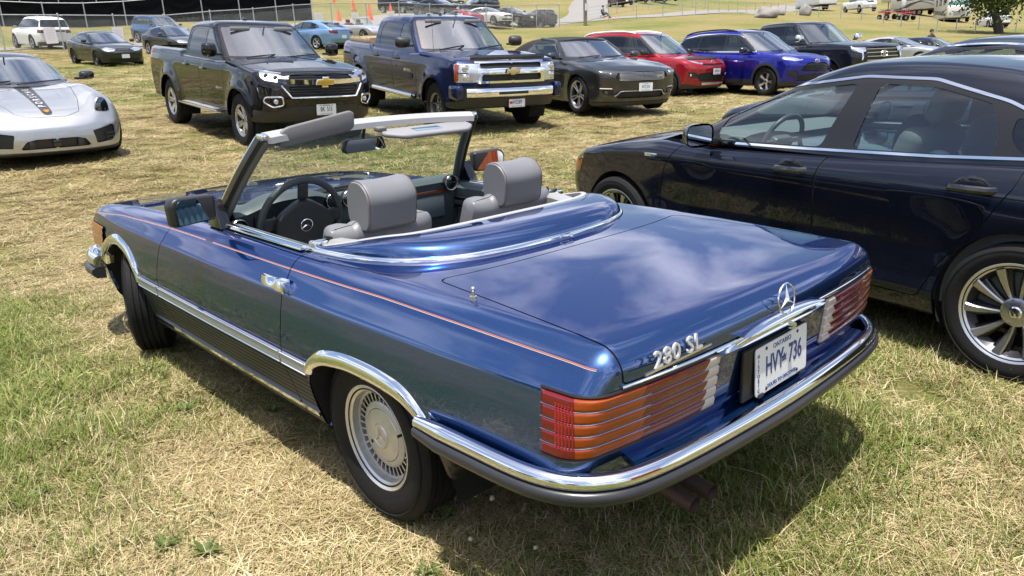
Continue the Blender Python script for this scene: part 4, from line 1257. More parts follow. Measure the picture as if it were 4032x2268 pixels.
drape('gravel_track', [(49.5, 0), (49.5, -12), (49.5, -20), (50.0, -27), (52.5, -34), (53.5, -42), (51.5, -49), (49.5, -55), (47.5, -62), (47.5, -70), (50, -82), (55, -100), (60, -125)], [5, 5, 6, 6, 5, 5, 5.5, 6, 6.5, 7], GRAVEL, .04, n=120)
drape('gravel_road', [(49.0, -52), (55, -62), (63, -71), (72, -82), (84, -95), (110, -120)], [4.2, 4.6, 5, 6], GRAVEL, .07, n=60)
# ================================================================== grass
def blade_mat(name, stops, trans=.30):
 m = bpy.data.materials.new(name); m.use_nodes = True; nt = m.node_tree
 for n in list(nt.nodes): nt.nodes.remove(n)
 o = nt.nodes.new('ShaderNodeOutputMaterial')
 at = nt.nodes.new('ShaderNodeAttribute'); at.attribute_name = 'bid'
 oi = nt.nodes.new('ShaderNodeObjectInfo')
 ad = nt.nodes.new('ShaderNodeMath'); ad.operation = 'MULTIPLY_ADD'; ad.inputs[1].default_value = .35
 nt.links.new(oi.outputs['Random'], ad.inputs[0]);
 a2 = nt.nodes.new('ShaderNodeMath'); a2.operation = 'MULTIPLY'; a2.inputs[1].default_value = .65; nt.links.new(at.outputs['Fac'], a2.inputs[0]); nt.links.new(a2.outputs[0], ad.inputs[2])
 r = nt.nodes.new('ShaderNodeValToRGB'); e = r.color_ramp.elements
 while len(e) < len(stops): e.new(.5)
 for k, (p, c) in enumerate(stops): e[k].position = p; e[k].color = (*c, 1)
 nt.links.new(ad.outputs[0], r.inputs['Fac'])
 d = nt.nodes.new('ShaderNodeBsdfPrincipled'); d.inputs['Roughness'].default_value = .55; d.inputs['Specular IOR Level'].default_value = .35
 t = nt.nodes.new('ShaderNodeBsdfTranslucent'); mx = nt.nodes.new('ShaderNodeMixShader'); mx.inputs[0].default_value = trans
 nt.links.new(r.outputs['Color'], d.inputs['Base Color']); nt.links.new(r.outputs['Color'], t.inputs['Color'])
 nt.links.new(d.outputs[0], mx.inputs[1]); nt.links.new(t.outputs[0], mx.inputs[2]); nt.links.new(mx.outputs[0], o.inputs['Surface'])
 return m
STRAW = blade_mat('straw_blades', [(.0, (.20, .135, .058)), (.3, (.35, .27, .13)), (.6, (.50, .41, .23)), (.85, (.64, .55, .34)), (1, (.36, .36, .12))], .22)
GREEN = blade_mat('green_blades', [(.0, (.040, .066, .010)), (.35, (.105, .150, .022)), (.7, (.20, .245, .045)), (1, (.38, .37, .12))], .32)
LEAF = blade_mat('weed_leaves', [(.0, (.04, .075, .014)), (.5, (.085, .135, .028)), (1, (.17, .21, .06))], .25)
def blades(n, rad, lmin, lmax, wid, lean0, lean1, r, bend=.6, drop=0.0):
 """n blades as a vertex/face soup with a per-blade id"""
 V = []; F = []; B = []
 for k in range(n):
  a = r.uniform(0, 2 * math.pi); q = rad * math.sqrt(r.uniform(0, 1)); px, py = q * math.cos(a), q * math.sin(a)
  h = r.uniform(0, 2 * math.pi); L = r.uniform(lmin, lmax); ln = r.uniform(lean0, lean1); w = wid * r.uniform(.6, 1.3)
  dx, dy = math.cos(h), math.sin(h); sx, sy = -dy, dx
  z = -.004; x = 0.0; base = len(V); bid = r.uniform(0, 1); seg = 3
  tw = r.uniform(-.5, .5)
  for s in range(seg + 1):
   t = s / seg; ww = w * (1 - t ** 1.6) * .5 + .0002
   c = math.cos(tw * t); s_ = math.sin(tw * t)
   V.append((px + dx * x - sx * ww * c, py + dy * x - sy * ww * c, z - ww * s_)); V.append((px + dx * x + sx * ww * c, py + dy * x + sy * ww * c, z + ww * s_)); B += [bid, bid]
   an = ln + bend * t
   x += math.sin(an) * L / seg; z += math.cos(an) * L / seg
   if z < .003: z = .003 + .006 * r.uniform(0, 1)
  for s in range(seg): F.append((base + 2 * s, base + 2 * s + 1, base + 2 * s + 3, base + 2 * s + 2))
 return V, F, B
PROTO = bpy.data.collections.new('grass_clumps')
def proto(i, parts):
 V = []; F = []; B = []; MI = []
 for (v, f, b), mi in parts:
  o = len(V); V += v; F += [tuple(q + o for q in t) for t in f]; B += b; MI += [mi] * len(f)
 me = mesh_np('clump', np.array(V), np.array(F))
 a = me.attributes.new('bid', 'FLOAT', 'POINT'); a.data.foreach_set('value', np.array(B, np.float32))
 me.materials.append(STRAW); me.materials.append(GREEN); me.polygons.foreach_set('material_index', np.array(MI, np.int32))
 o = bpy.data.objects.new('clump_%02d' % i, me); PROTO.objects.link(o)
_r = random.Random(5)
for i in range(4):
 proto(i, [(blades(62, .115, .05, .12, .0030, 1.15, 1.62, _r, .25), 0), (blades(14, .11, .03, .075, .0032, .3, 1.1, _r), 0), (blades(5, .11, .03, .06, .0034, .2, 1.0, _r), 1)])
for i in range(4, 7):
 proto(i, [(blades(34, .11, .04, .11, .0029, .9, 1.6, _r, .3), 0), (blades(28, .11, .04, .095, .0036, .15, .9, _r), 1), (blades(8, .10, .05, .11, .0026, .1, .5, _r), 0)])
for i in range(7, 11):
 proto(i, [(blades(54, .11, .045, .115, .0040, .1, .95, _r, .75), 1), (blades(16, .11, .04, .11, .0033, .8, 1.5, _r), 0)])
for i in range(11, 13):
 proto(i, [(blades(12, .07, .09, .17, .0020, .05, .45, _r, .4), 0), (blades(10, .07, .08, .15, .0032, .1, .6, _r, .7), 1)])
def scatter():
 pts = []; rot = []; sc = []; ix = []
 rg = np.random.default_rng(11)
 fwd = np.array([math.cos(YAW), math.sin(YAW)]); rgt = np.array([math.sin(YAW), -math.cos(YAW)])
 bands = [(0.6, 3.2, 340, .92, .72), (3.2, 5.5, 220, 1.0, .58), (5.5, 9, 110, 1.3, .45), (9, 15, 46, 1.8, .36), (15, 26, 15, 2.4, .27), (26, 46, 3.6, 3.4, .2)]
 for s0, s1, den, k, zk in bands:
  wmax = s1 * .74 + .5
  n = int((s1 - s0) * 2 * wmax * den)
  s = rg.uniform(s0, s1, n); t = rg.uniform(-wmax, wmax, n)
  keep = np.abs(t) < s * .72 + .5
  s, t = s[keep], t[keep]
  x = CAMP[0] + fwd[0] * s + rgt[0] * t; y = CAMP[1] + fwd[1] * s + rgt[1] * t
  g = green_map(x, y) + rg.normal(0, .10, len(x))
  cl = fnoise(x, y, 1.6, 77, 3)
  bare = ((fnoise(x, y, 3.0, 41, 3) > .70) & (g < .5)) | (rg.uniform(0, 1, len(x)) > .70 + .70 * fnoise(x, y, 5.0, 91, 2))
  kp = ~bare
  for (wx, wy) in ((-.02, .735), (-.02, -.735), (2.42, .745), (2.42, -.745)):
   kp &= np.hypot((x - wx) / 1.0, (y - wy) / .6) > .13
  x, y, g, cl = x[kp], y[kp], g[kp], cl[kp]; m = len(x)
  u = rg.uniform(0, 1, m)
  i = np.where(g < .41, rg.integers(0, 4, m), np.where(g < .64, rg.integers(4, 7, m), rg.integers(7, 11, m)))
  i = np.where((u < .05) & (s1 < 16), rg.integers(11, 13, m), i)
  z = ground_z(x, y); d = np.hypot(x - CAMP[0], y - CAMP[1])
  z = z + (fnoise(x, y, 1.3, 5, 3) - .5) * .03 * smoothstep(.0, 3.0, np.hypot((x - .5) / 1.5, y + .6)) * smoothstep(60, 10, d)
  pts.append(np.stack([x, y, z], 1)); ix.append(i)
  rot.append(np.stack([rg.normal(0, .08, m), rg.normal(0, .08, m), rg.uniform(0, 6.283, m)], 1))
  kk = k * rg.uniform(.75, 1.25, m) * (1 + .35 * (g > .6) * (cl > .5))
  under = (np.abs(y) < .8) & (x > -1.0) & (x < 3.1)
  kk = np.where(under, kk * .7, kk)
  sc.append(np.stack([kk, kk, kk * zk * np.where(i >= 7, 1.0, .9)], 1))
 P = np.concatenate(pts); RT = np.concatenate(rot); SC = np.concatenate(sc); IX = np.concatenate(ix)
 me = bpy.data.meshes.new('grass'); me.vertices.add(len(P)); me.vertices.foreach_set('co', P.astype(np.float32).ravel())
 a = me.attributes.new('rot', 'FLOAT_VECTOR', 'POINT'); a.data.foreach_set('vector', RT.astype(np.float32).ravel())
 a = me.attributes.new('sc', 'FLOAT_VECTOR', 'POINT'); a.data.foreach_set('vector', SC.astype(np.float32).ravel())
 a = me.attributes.new('ix', 'INT', 'POINT'); a.data.foreach_set('value', IX.astype(np.int32))
 o = link('grass', me); tag(o, 'short dry straw and green grass covering the field', 'grass', kind='stuff')
 ng = bpy.data.node_groups.new('grass_scatter', 'GeometryNodeTree')
 ng.interface.new_socket('Geometry', in_out='INPUT', socket_type='NodeSocketGeometry'); ng.interface.new_socket('Geometry', in_out='OUTPUT', socket_type='NodeSocketGeometry')
 N = ng.nodes; L = ng.links
 gi = N.new('NodeGroupInput'); go = N.new('NodeGroupOutput'); ci = N.new('GeometryNodeCollectionInfo'); ci.inputs['Collection'].default_value = PROTO; ci.inputs['Separate Children'].default_value = True; ci.inputs['Reset Children'].default_value = True
 ip = N.new('GeometryNodeInstanceOnPoints'); ip.inputs['Pick Instance'].default_value = True
 def at(nm, ty):
  q = N.new('GeometryNodeInputNamedAttribute'); q.data_type = ty; q.inputs['Name'].default_value = nm; return q.outputs['Attribute']
 L.new(gi.outputs[0], ip.inputs['Points']); L.new(ci.outputs[0], ip.inputs['Instance']); L.new(at('ix', 'INT'), ip.inputs['Instance Index'])
 er = N.new('FunctionNodeEulerToRotation'); L.new(at('rot', 'FLOAT_VECTOR'), er.inputs[0]); L.new(er.outputs[0], ip.inputs['Rotation'])
 L.new(at('sc', 'FLOAT_VECTOR'), ip.inputs['Scale']); L.new(ip.outputs[0], go.inputs[0])
 md = o.modifiers.new('scatter', 'NODES'); md.node_group = ng
 return o
grass = scatter()
print('grass clumps', len(grass.data.vertices))
def leaf_strip(L, w, lean, bend, hd, r, cup=.25, n=6):
 V = []; x = 0; z = .004; dx, dy = math.cos(hd), math.sin(hd); sx, sy = -dy, dx
 for s in range(n + 1):
  t = s / n; ww = w * math.sin(math.pi * min(1, .12 + .88 * t) ** .8) * .5 + .0006
  V += [(dx * x - sx * ww, dy * x - sy * ww, z + ww * cup), (dx * x, dy * x, z), (dx * x + sx * ww, dy * x + sy * ww, z + ww * cup)]
  a = lean + bend * t; x += math.sin(a) * L / n; z = max(.004, z + math.cos(a) * L / n)
 F = []
 for s in range(n):
  b = 3 * s
  F += [(b, b + 1, b + 4, b + 3), (b + 1, b + 2, b + 5, b + 4)]
 return V, F
def rosette(x, y, k, label, n=11, seed=0, w=.022, up=.5):
 r = random.Random(seed); e = empty('plantain_weed', (x, y, gfar(x, y))); tag(e, label, 'weed', 'broad-leaved weeds in the turf')
 for i in range(n):
  V, F = leaf_strip(k * r.uniform(.45, 1.05), w * r.uniform(.5, .95), r.uniform(up, 1.2), r.uniform(.2, .6), 6.283 * i / n + r.uniform(-.25, .25), r)
  me = mesh_np('leaf', np.array(V), np.array(F)); a = me.attributes.new('bid', 'FLOAT', 'POINT'); a.data.foreach_set('value', np.full(len(V), r.uniform(0, 1), np.float32))
  link('leaf', me, LEAF, e)
 return e
def flower(x, y, h, label, lean=.1, seed=0, head=.010):
 r = random.Random(seed); e = empty('seed_stem', (x, y, gfar(x, y))); tag(e, label, 'flower', 'slender flowering stems by the rear wheel')
 pts = [(lean * h * (t ** 2) * math.cos(seed), lean * h * (t ** 2) * math.sin(seed), h * t) for t in np.linspace(0, 1, 7)]
 mb = MB(); mb.tube(pts, .0013, seg=5); mb.build('stem', LEAF, e)
 mb = MB(); p = pts[-1]
 mb.sphere((p[0], p[1], p[2] + head * .8), head * .62, 1, 1, 1.7, u=10, v=8)
 for i in range(26):
  a = r.uniform(0, 6.28); z = r.uniform(-.6, .9)
  mb.sphere((p[0] + head * 1.05 * math.cos(a) * math.sqrt(1 - z * z * .6), p[1] + head * 1.05 * math.sin(a) * math.sqrt(1 - z * z * .6), p[2] + head * (.8 + z)), head * .17, u=6, v=4)
 mb.build('flower_head', M('flower_cream', (.62, .58, .42), 0, .7), e)
# ================================================================== the blue open roadster in the foreground
BLUE = paint('roadster_blue', (0.015, 0.066, 0.215), metal=0.90, rough=0.24, dust=0.003, peel=0.010, ior=1.85)
LEATHER = M('grey_leather', (0.142, 0.146, 0.158), 0, 0.46, bump=0.03, bscale=500, var=0.10, vscale=5)
LEATHER_PERF = M('grey_leather_perforated', (0.20, 0.20, 0.21), 0, 0.55, bump=0.5, bscale=420)
PIPING = M('seat_piping', (0.10, 0.065, 0.055), 0, 0.5)
DASH = M('dash_blue_grey', (0.050, 0.066, 0.074), 0, 0.50, bump=0.08, bscale=300)
DASH2 = M('door_card_grey', (0.085, 0.105, 0.115), 0, 0.55, bump=0.08, bscale=200)
WOOD = M('burl_wood', (0.16, 0.045, 0.015), 0, 0.15, coat=0.8, var=0.5, vscale=30)
HEADER = M('header_grey', (0.30, 0.30, 0.31), 0, 0.38)
VISOR = M('visor_grey', (0.125, 0.12, 0.125), 0, 0.6, bump=0.02, bscale=500)
BUMPER_RUB = M('bumper_rubber', (0.022, 0.023, 0.026), 0, 0.30, var=0.15, vscale=6)
MOULD = M('moulding_grey', (0.36, 0.37, 0.38), 0.3, 0.35, var=0.08)
def build_roadster():
 car = empty('roadster')
 tag(car, 'open blue two-seat roadster with chrome bumpers in the foreground', 'convertible car')
 zt = prof([(-1.08, .842), (-.99, .862), (-.5, .874), (-.1, .880), (.6, .874), (1.4, .872), (1.75, .868), (2.4, .848), (2.9, .805), (3.25, .745)], .06)
 Wd = prof([(-1.12, .812), (-.9, .835), (-.4, .866), (.1, .884), (1.0, .890), (2.0, .888), (2.6, .876), (3.0, .85), (3.25, .80)], .10)
 sec = prof([(.12, -.12), (.24, -.062), (.32, -.036), (.45, -.006), (.56, 0), (.67, -.012), (.742, -.028), (.752, -.036), (.80, -.066), (.86, -.112), (.95, -.20)], .008)
 xr = prof([(.2, -.90), (.45, -.985), (.55, -1.028), (.72, -1.046), (.79, -1.052), (.90, -1.035)], .02)
 xf = prof([(.2, 3.02), (.45, 3.10), (.70, 3.14), (.85, 3.02)], .03)
 zbot = prof([(-1.2, .45), (-.50, .43), (-.42, .235), (2.8, .235), (2.9, .34), (3.3, .40)], .02)
 def F(P):
  x, y, z = P[:, 0], P[:, 1], P[:, 2]; ay = np.abs(y)
  top = z - (zt(x) - 0.014 * (ay / .8) ** 2)
  side = ay - (Wd(x) + sec(z))
  rear = xr(z) + 0.055 * (ay / .8) ** 3 - x
  fr = x - (xf(z) - 0.10 * (ay / .8) ** 3)
  a = rmax(side, top, 0.045)
  a = rmax(a, rear, 0.060)
  a = rmax(a, fr, 0.08)
  return rmax(a, zbot(x) - z, 0.03)
 S = Skin(F, (-1.14, -.93, .2), (3.25, .93, .93), (.45, .45, .28), .019)
 sidew = lambda c, n: (np.abs(n[:, 1]) > .35)
 archR = rounded([(.30, .20), (.31, .42), (.27, .50), (.17, .548), (.02, .570), (-.14, .568), (-.28, .552), (-.39, .50), (-.44, .40), (-.45, .20)], .05)
 archF = rounded([(2.06, .20), (2.07, .42), (2.11, .53), (2.22, .612), (2.40, .645), (2.56, .618), (2.70, .545), (2.78, .42), (2.80, .20)], .06)
 aw = lambda c, n: (np.abs(c[:, 1]) > .5) & (c[:, 2] < .75)
 for nm, poly in (('archR', archR), ('archF', archF)):
  S.cut('void', lambda V, N: sd_poly(V[:, 0], V[:, 2], poly), aw)
  pass
 cp = rounded([(1.50, -.58), (1.50, .58), (1.36, .695), (.50, .700), (.28, .60), (.10, .45), (.10, -.45), (.28, -.60), (.50, -.700), (1.36, -.695)], .05)
 S.cut('void', lambda V, N: sd_poly(V[:, 0], V[:, 1], cp), lambda c, n: (n[:, 2] > .4) & (c[:, 2] > .7))
 def lid(V, N):
  ay = np.abs(V[:, 1])
  a = rmax(ay - (.640 + .055 * np.clip((-.2 - V[:, 0]) / .8, 0, 1)), V[:, 0] + .265 - .06 * (ay / .63) ** 3, .045)
  return rmax(a, .762 - V[:, 2], .012)
 S.cut('trunk_lid', lid, lambda c, n: ((n[:, 2] > .3) | (n[:, 0] < -.3)) & (c[:, 0] < 0) & (c[:, 2] > .7), gap=.0028)
 hood = rounded([(1.62, -.56), (1.62, .56), (1.75, .62), (2.9, .585), (3.06, .50), (3.06, -.50), (2.9, -.585), (1.75, -.62)], .05)
 S.cut('hood', lambda V, N: sd_poly(V[:, 0], V[:, 1], hood), lambda c, n: (n[:, 2] > .5) & (c[:, 0] > 1.5), gap=.0028)
 door = rounded([(.44, .22), (.445, .34), (.475, .45), (.480, .52), (.465, .68), (.47, .78), (.53, .98), (1.72, .98), (1.685, .84), (1.735, .72), (1.775, .60), (1.79, .47), (1.75, .40), (1.65, .31), (1.60, .22)], .03)
 S.cut('door', lambda V, N: sd_poly(V[:, 0], V[:, 2], door), lambda c, n: (np.abs(c[:, 1]) > .55) & ((np.abs(n[:, 1]) > .2) | (np.abs(c[:, 1]) > .66)) & (c[:, 0] > .2) & (c[:, 0] < 2), gap=.0028)
 BD = ['body', 'door']
 sd = lambda c, n: (np.abs(n[:, 1]) > .5) & (np.abs(c[:, 1]) > .6)
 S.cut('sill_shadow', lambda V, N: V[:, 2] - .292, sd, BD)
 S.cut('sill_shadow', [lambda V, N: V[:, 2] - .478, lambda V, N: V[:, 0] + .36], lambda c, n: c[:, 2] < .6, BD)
 S.cut('sill_strip', [lambda V, N: V[:, 2] - .312, lambda V, N: .30 - V[:, 0], lambda V, N: V[:, 0] - 2.02], sd, BD)
 S.cut('moulding', [lambda V, N: V[:, 2] - .518, lambda V, N: .476 - V[:, 2], lambda V, N: .285 - V[:, 0], lambda V, N: V[:, 0] - 2.08], sd, BD)
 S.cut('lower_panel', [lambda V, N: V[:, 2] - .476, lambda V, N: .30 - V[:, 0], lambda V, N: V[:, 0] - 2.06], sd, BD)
 for k in range(7):
  zk = .336 + k * .0195
  S.cut('seal', [lambda V, N: V[:, 2] - zk - .0016, lambda V, N: zk - .0016 - V[:, 2], lambda V, N: .30 - V[:, 0], lambda V, N: V[:, 0] - 2.06], sd, ['lower_panel'])
 zst = lambda x: zt(x) - .052
 for nm, o, hw in (('pinstripe_red', 0, .0012), ('pinstripe_white', -.0026, .0006)):
  S.cut(nm, [lambda V, N: V[:, 2] - zst(V[:, 0]) - o - hw, lambda V, N: zst(V[:, 0]) + o - hw - V[:, 2], lambda V, N: -.975 - V[:, 0]], lambda c, n: (np.abs(n[:, 1]) > .3) & (c[:, 0] < 3.05), BD)
 body = S.emit('body', 'body', BLUE, car, lip=.016)
 if 'seal' in S.names: S.emit('shut_lines', 'seal', SEAL, car, off=-.005)
 lidO = S.emit('trunk_lid', 'trunk_lid', BLUE, car, lip=.014)
 S.emit('hood', 'hood', BLUE, car, lip=.014)
 doors = S.emit('door', 'door', BLUE, car, lip=.016, split=True)
 for poly, z0 in ((archR, .465), (archF, .47)):
  q = np.array(poly); cen_ = np.array([q[:, 0].mean(), .30])
  up_ = q[q[:, 1] > z0]; up_ = up_[np.argsort(up_[:, 0])]; up_ = resample(up_, 60, sm=False)
  tn = np.gradient(up_, axis=0); nr = np.stack([-tn[:, 1], tn[:, 0]], 1); nr /= np.linalg.norm(nr, axis=1)[:, None]
  wdt = .55 + .45 * smoothstep(.47, .56, up_[:, 1])
  for sg in (1, -1):
   rows = []
   for k in range(60):
    row = []
    for (rr_, oo) in ((-.006, -.045), (-.006, -.008), (-.002, .006), (.008, .014), (.022, .017), (.036, .015), (.048, .009), (.055, .000)):
     p = up_[k] + nr[k] * rr_ * (wdt[k] if rr_ > 0 else 1)
     row.append((p[0], sg * (Wd(p[:1])[0] + sec(p[1:])[0] + oo), p[1]))
    rows.append(row)
   mb = MB(); mb.grid(np.array(rows)); mb.build('wheel_arch_trim', CHROME, car, angle=70, recalc=True)
 for sg in (1, -1):
  for a, b in ((.2, .474), (.474, 1.70), (1.70, 2.2)):
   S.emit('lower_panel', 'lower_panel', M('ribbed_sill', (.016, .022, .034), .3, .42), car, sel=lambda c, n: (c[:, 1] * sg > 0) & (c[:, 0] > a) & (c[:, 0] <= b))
 S.emit('sill_strip', 'sill_strip', CHROME, car, lip=.01, off=.008, split=True)
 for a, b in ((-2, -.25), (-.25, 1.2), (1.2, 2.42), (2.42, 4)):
  for sg in (1, -1): S.emit('underbody', 'sill_shadow', BLACK, car, sel=lambda c, n: (c[:, 0] > a) & (c[:, 0] <= b) & (c[:, 1] * sg > 0))  # body skin below sill and rear bumper, coloured black to stand for shade
 for sg in (1, -1):
  for a, b in ((.2, .474), (.484, 1.775), (1.785, 2.2)):
   S.emit('side_moulding', 'moulding', MOULD, car, lip=.012, off=.012, sel=lambda c, n: (c[:, 1] * sg > 0) & (c[:, 0] > a) & (c[:, 0] < b))
   for dz in (-.021, .021):
    xs = np.linspace(max(a, .29) + .002, min(b, 2.075) - .002, 24)
    pts = np.stack([xs, sg * (Wd(xs) + sec(np.full(24, .497 + dz)) + .010), np.full(24, .497 + dz)], 1)
    mb = MB(); mb.tube(pts, .0042, seg=6); mb.build('moulding_edge', CHROME, car)
 S.emit('pinstripe', 'pinstripe_red', M('pin_red', (0.32, 0.10, 0.06), 0, .3), car, off=.0008, split=True)
 S.emit('pinstripe', 'pinstripe_white', M('pin_white', (0.42, 0.36, 0.36), 0, .3), car, off=.0008, split=True)
 mb = MB(); mb.box((1.2, 0, .25), (3.3, 1.36, .05)); mb.build('floor_pan', DARK, car)
 mb = MB(); mb.box((-.72, -.05, .40), (.5, 1.1, .12), bev=.03); mb.build('fuel_tank', DARK, car)
 for xw, poly in ((-.06, archR), (2.42, archF)):
  for sg in (1, -1):
   mb = MB(); n = len(poly)
   P = np.array([[(p[0], sg * yy, p[1]) for p in poly] for yy in (.878, .55)])
   P[0, :, 1] = sg * (Wd(P[0, :, 0]) + sec(P[0, :, 2]) - .006)
   mb.grid(P)
   vs = [mb.bm.verts.new((p[0], sg * .55, p[1])) for p in poly]; mb.bm.faces.new(vs)
   mb.build('wheel_well', DARK, car)
 mst = dict(kind='merc', bi=.020, barrel=M('old_alloy', (0.50, 0.50, 0.49), 0.6, 0.42, var=0.25, vscale=18), lip=M('old_alloy_lip', (0.60, 0.60, 0.60), .7, .32, var=.2, vscale=14))
 for sg in (1, -1):
  add_wheel(car, -.02, sg * .735, 'merc', .305, .190, .186, mst, spin=R(10))
  add_wheel(car, 2.42, sg * .745, 'merc', .305, .190, .186, mst, steer=R(-24), spin=R(50))
 tw = [c for c in car.children if c.name.startswith('wheel') and c.type == 'EMPTY']
 tl_me = None
 for w in tw:
  if tl_me is not None:
   link('tyre_lettering', tl_me, None, w); continue
  mb = MB()
  txt = 'GENERAL'
  for i, ch in enumerate(txt):
   me = text_mesh(ch, .032, .0008)
   a = R(20) - i * R(9.5)
   me.transform(Matrix.Rotation(0, 4, 'Z'))
   d = Vector((math.cos(a), 0, math.sin(a))); t = Vector((math.sin(a), 0, -math.cos(a)))
   me.transform(basis(-t * -1, d, d * .255 + Vector((0, .0945, 0))) if False else basis(t * -1 * -1, d, d * .252 + Vector((0, .0935, 0))))
   mb.bm.from_mesh(me); bpy.data.meshes.remove(me)
  tl_me = mb.build('tyre_lettering', M('tyre_letter', (.03, .03, .031), 0, .5), w, smooth=False).data
 for sg in (1, -1):
  ang = lambda a: (R(a) if sg > 0 else R(-a))
  c = (-.55, .35 * sg)
  nz = 61
  zz = np.linspace(.580, .742, nz)
  rib = lambda z: 1 - np.abs(2 * (((z - .580) / .162 * 5) % 1.0) - 1) ** 5
  saw = lambda z: (((z - .580) / .162 * 5) % 1.0)
  zones = [('lamp_side_red', RED_LENS, 122.5, 131.5), ('lamp_amber', AMBER_LENS, 131.5, 150.0), ('lamp_red', RED_LENS, 150.0, 177.0), ('lamp_reverse', CLEAR_LENS, 177.0, 184.0)]
  root = None
  for nm, mt, a0, a1 in zones:
   na = max(6, int((a1 - a0) * 1.4))
   Pz = []
   for i in range(na + 1):
    t = i / na
    z0 = a0 + 0 * zz + (3.2 * (saw(zz) - .5) if a0 == 177.0 else (2.2 * (saw(zz) - .5) if a0 == 150.0 else 0))
    z1 = a1 + 0 * zz + (3.2 * (saw(zz) - .5) if a1 == 177.0 else (2.2 * (saw(zz) - .5) if a1 == 150.0 else 0))
    Pz.append(z0 + (z1 - z0) * t)
   A = np.radians(np.array(Pz)) * sg
   Z = np.broadcast_to(zz, A.shape)
   lo_ = np.zeros(A.shape); hi_ = np.full(A.shape, 1.5)
   for _ in range(24):
    m_ = .5 * (lo_ + hi_)
    v = (F(np.stack([c[0] + np.cos(A) * m_, c[1] + np.sin(A) * m_, Z], -1).reshape(-1, 3)) < 0).reshape(A.shape)
    lo_ = np.where(v, m_, lo_); hi_ = np.where(v, hi_, m_)
   edge = np.minimum(1, np.minimum(zz - .580, .742 - zz) / .004)
   m_ = lo_ + (.005 + .0055 * rib(zz)) * np.clip(edge, .1, 1) * np.clip(np.minimum(184.0 - np.degrees(A * sg), np.degrees(A * sg) - 122.5) / .7, -.1, 1)
   Pp = np.stack([c[0] + np.cos(A) * m_, c[1] + np.sin(A) * m_, Z], -1)
   if sg < 0: Pp = Pp[::-1]
   mb = MB(); mb.grid(Pp[:, ::-1])
   if root is None:
    root = mb.build('tail_lamp', mt, car, angle=30)
   else:
    mb.build(nm, mt, root, angle=30)
  angs = np.radians(np.linspace(122.5, 184, 60)) * sg
  for k in range(1, 5):
   zk = .580 + .162 * k / 5
   Pp = field_path(F, c, angs, np.array([zk]))[:, 0]
   d = Pp[:, :2] - np.array(c); d /= np.linalg.norm(d, axis=1)[:, None]
   Pp[:, :2] += d * .0075
   mb = MB(); mb.tube(Pp[:30], .0009, seg=5); mb.build('lamp_line', CHROME_SAT, root)
  for zk in (.576, .746):
   Pp = field_path(F, c, angs, np.array([zk]))[:, 0]
   d = Pp[:, :2] - np.array(c); d /= np.linalg.norm(d, axis=1)[:, None]; Pp[:, :2] += d * .002
   mb = MB(); mb.tube(Pp, .0045, seg=6); mb.build('lamp_gasket', BLACK, root)
  mb = MB()
  A2 = np.radians(np.linspace(127, 131, 6)) * sg
  Pp = field_path(F, c, A2, np.linspace(.61, .72, 22)).reshape(-1, 3)
  for p in Pp:
   d = np.array([p[0] - c[0], p[1] - c[1]]); d /= np.linalg.norm(d)
   mb.box((p[0] + d[0] * .0082, p[1] + d[1] * .0082, p[2]), (.005, .005, .0028))
  mb.build('lamp_reflector', M('reflector_red', (.42, .012, .015), 0, .2, coat=.6), root)
 ys = np.linspace(-.70, .70, 41)
 px = xr(np.full(41, .757)) + .055 * (np.abs(ys) / .8) ** 3 - .004
 mb = MB(); mb.tube(np.stack([px, ys, np.full(41, .757)], 1), .0048, seg=8); mb.build('lid_strip', CHROME, car)
 ys = np.linspace(-1, 1, 33)
 Pg = []
 for t in ys:
  w = max(0.02, (1 - abs(t) ** 2.6))
  cy = t * .232; cz = .768
  Pg.append([(-1.046, cy, cz + .014 * w), (-1.062, cy, cz + .013 * w), (-1.078, cy, cz + .004 * w), (-1.080, cy, cz - .006 * w), (-1.070, cy, cz - .014 * w), (-1.044, cy, cz - .016 * w)])
 mb = MB(); mb.grid(np.array(Pg)); hd = mb.build('lid_handle', CHROME, car, angle=60, recalc=True)
 Pg = []
 for t in ys:
  w = max(0.02, (1 - abs(t) ** 3))
  cy = t * .30 + .04
  Pg.append([(-1.046, cy, .755), (-1.066, cy, .750), (-1.072, cy, .750 - .010 * w), (-1.062, cy, .750 - .024 * w), (-1.040, cy, .750 - .026 * w)])
 mb = MB(); mb.grid(np.array(Pg)); mb.build('plate_lamp_housing', CHROME, car, angle=60, recalc=True)
 mb = MB(); mb.cyl((-1.04, -.03, .738), (-1.086, -.03, .735), .012, seg=18); mb.build('lock_barrel', CHROME, hd)
 st = empty('star_emblem'); st.parent = car
 mb = MB(); mb.tube([(.047 * math.cos(2 * math.pi * k / 40), 0, .047 * math.sin(2 * math.pi * k / 40)) for k in range(40)], .0031, seg=8, closed=True)
 ring = mb.build('emblem_ring', CHROME, st)
 mb = MB(); star3(mb, .046, 0, .009); mb.build('emblem_star', CHROME, st, smooth=False)
 st.matrix_local = basis((0, 1, 0), (-1, 0, .13), (-1.064, -.012, .822))
 y0 = .655
 lt = text_on('model_lettering', '280 SL', (0, -1, 0), (.10, 0, 1), (-1.0545, .520, .8115), M('badge_silver', (.72, .72, .74), .55, .22), car, size=.062, depth=.003, sx=1.1, bold=.0005, spacing=1.12)
 mb = MB(); mb.box((-1.0535, .515, .787), (.006, .285, .006)); mb.build('lettering_bar', CHROME, lt)
 mb = MB(); mb.box((-1.050, .02, .628), (.012, .36, .16), bev=.004); mb.build('plate_holder', BLACK, car)
 number_plate(car, (-1.062, -.005, .630), (0, -1, .02), (0.04, 0, 1), 'HVY  736', left='HISTORIC', size=.088)
 mb = MB()
 for yy in (-.13, .12): mb.box((-1.066, yy, .552), (.014, .03, .012), bev=.003)
 mb.build('plate_clips', BLACK, car)
 pass
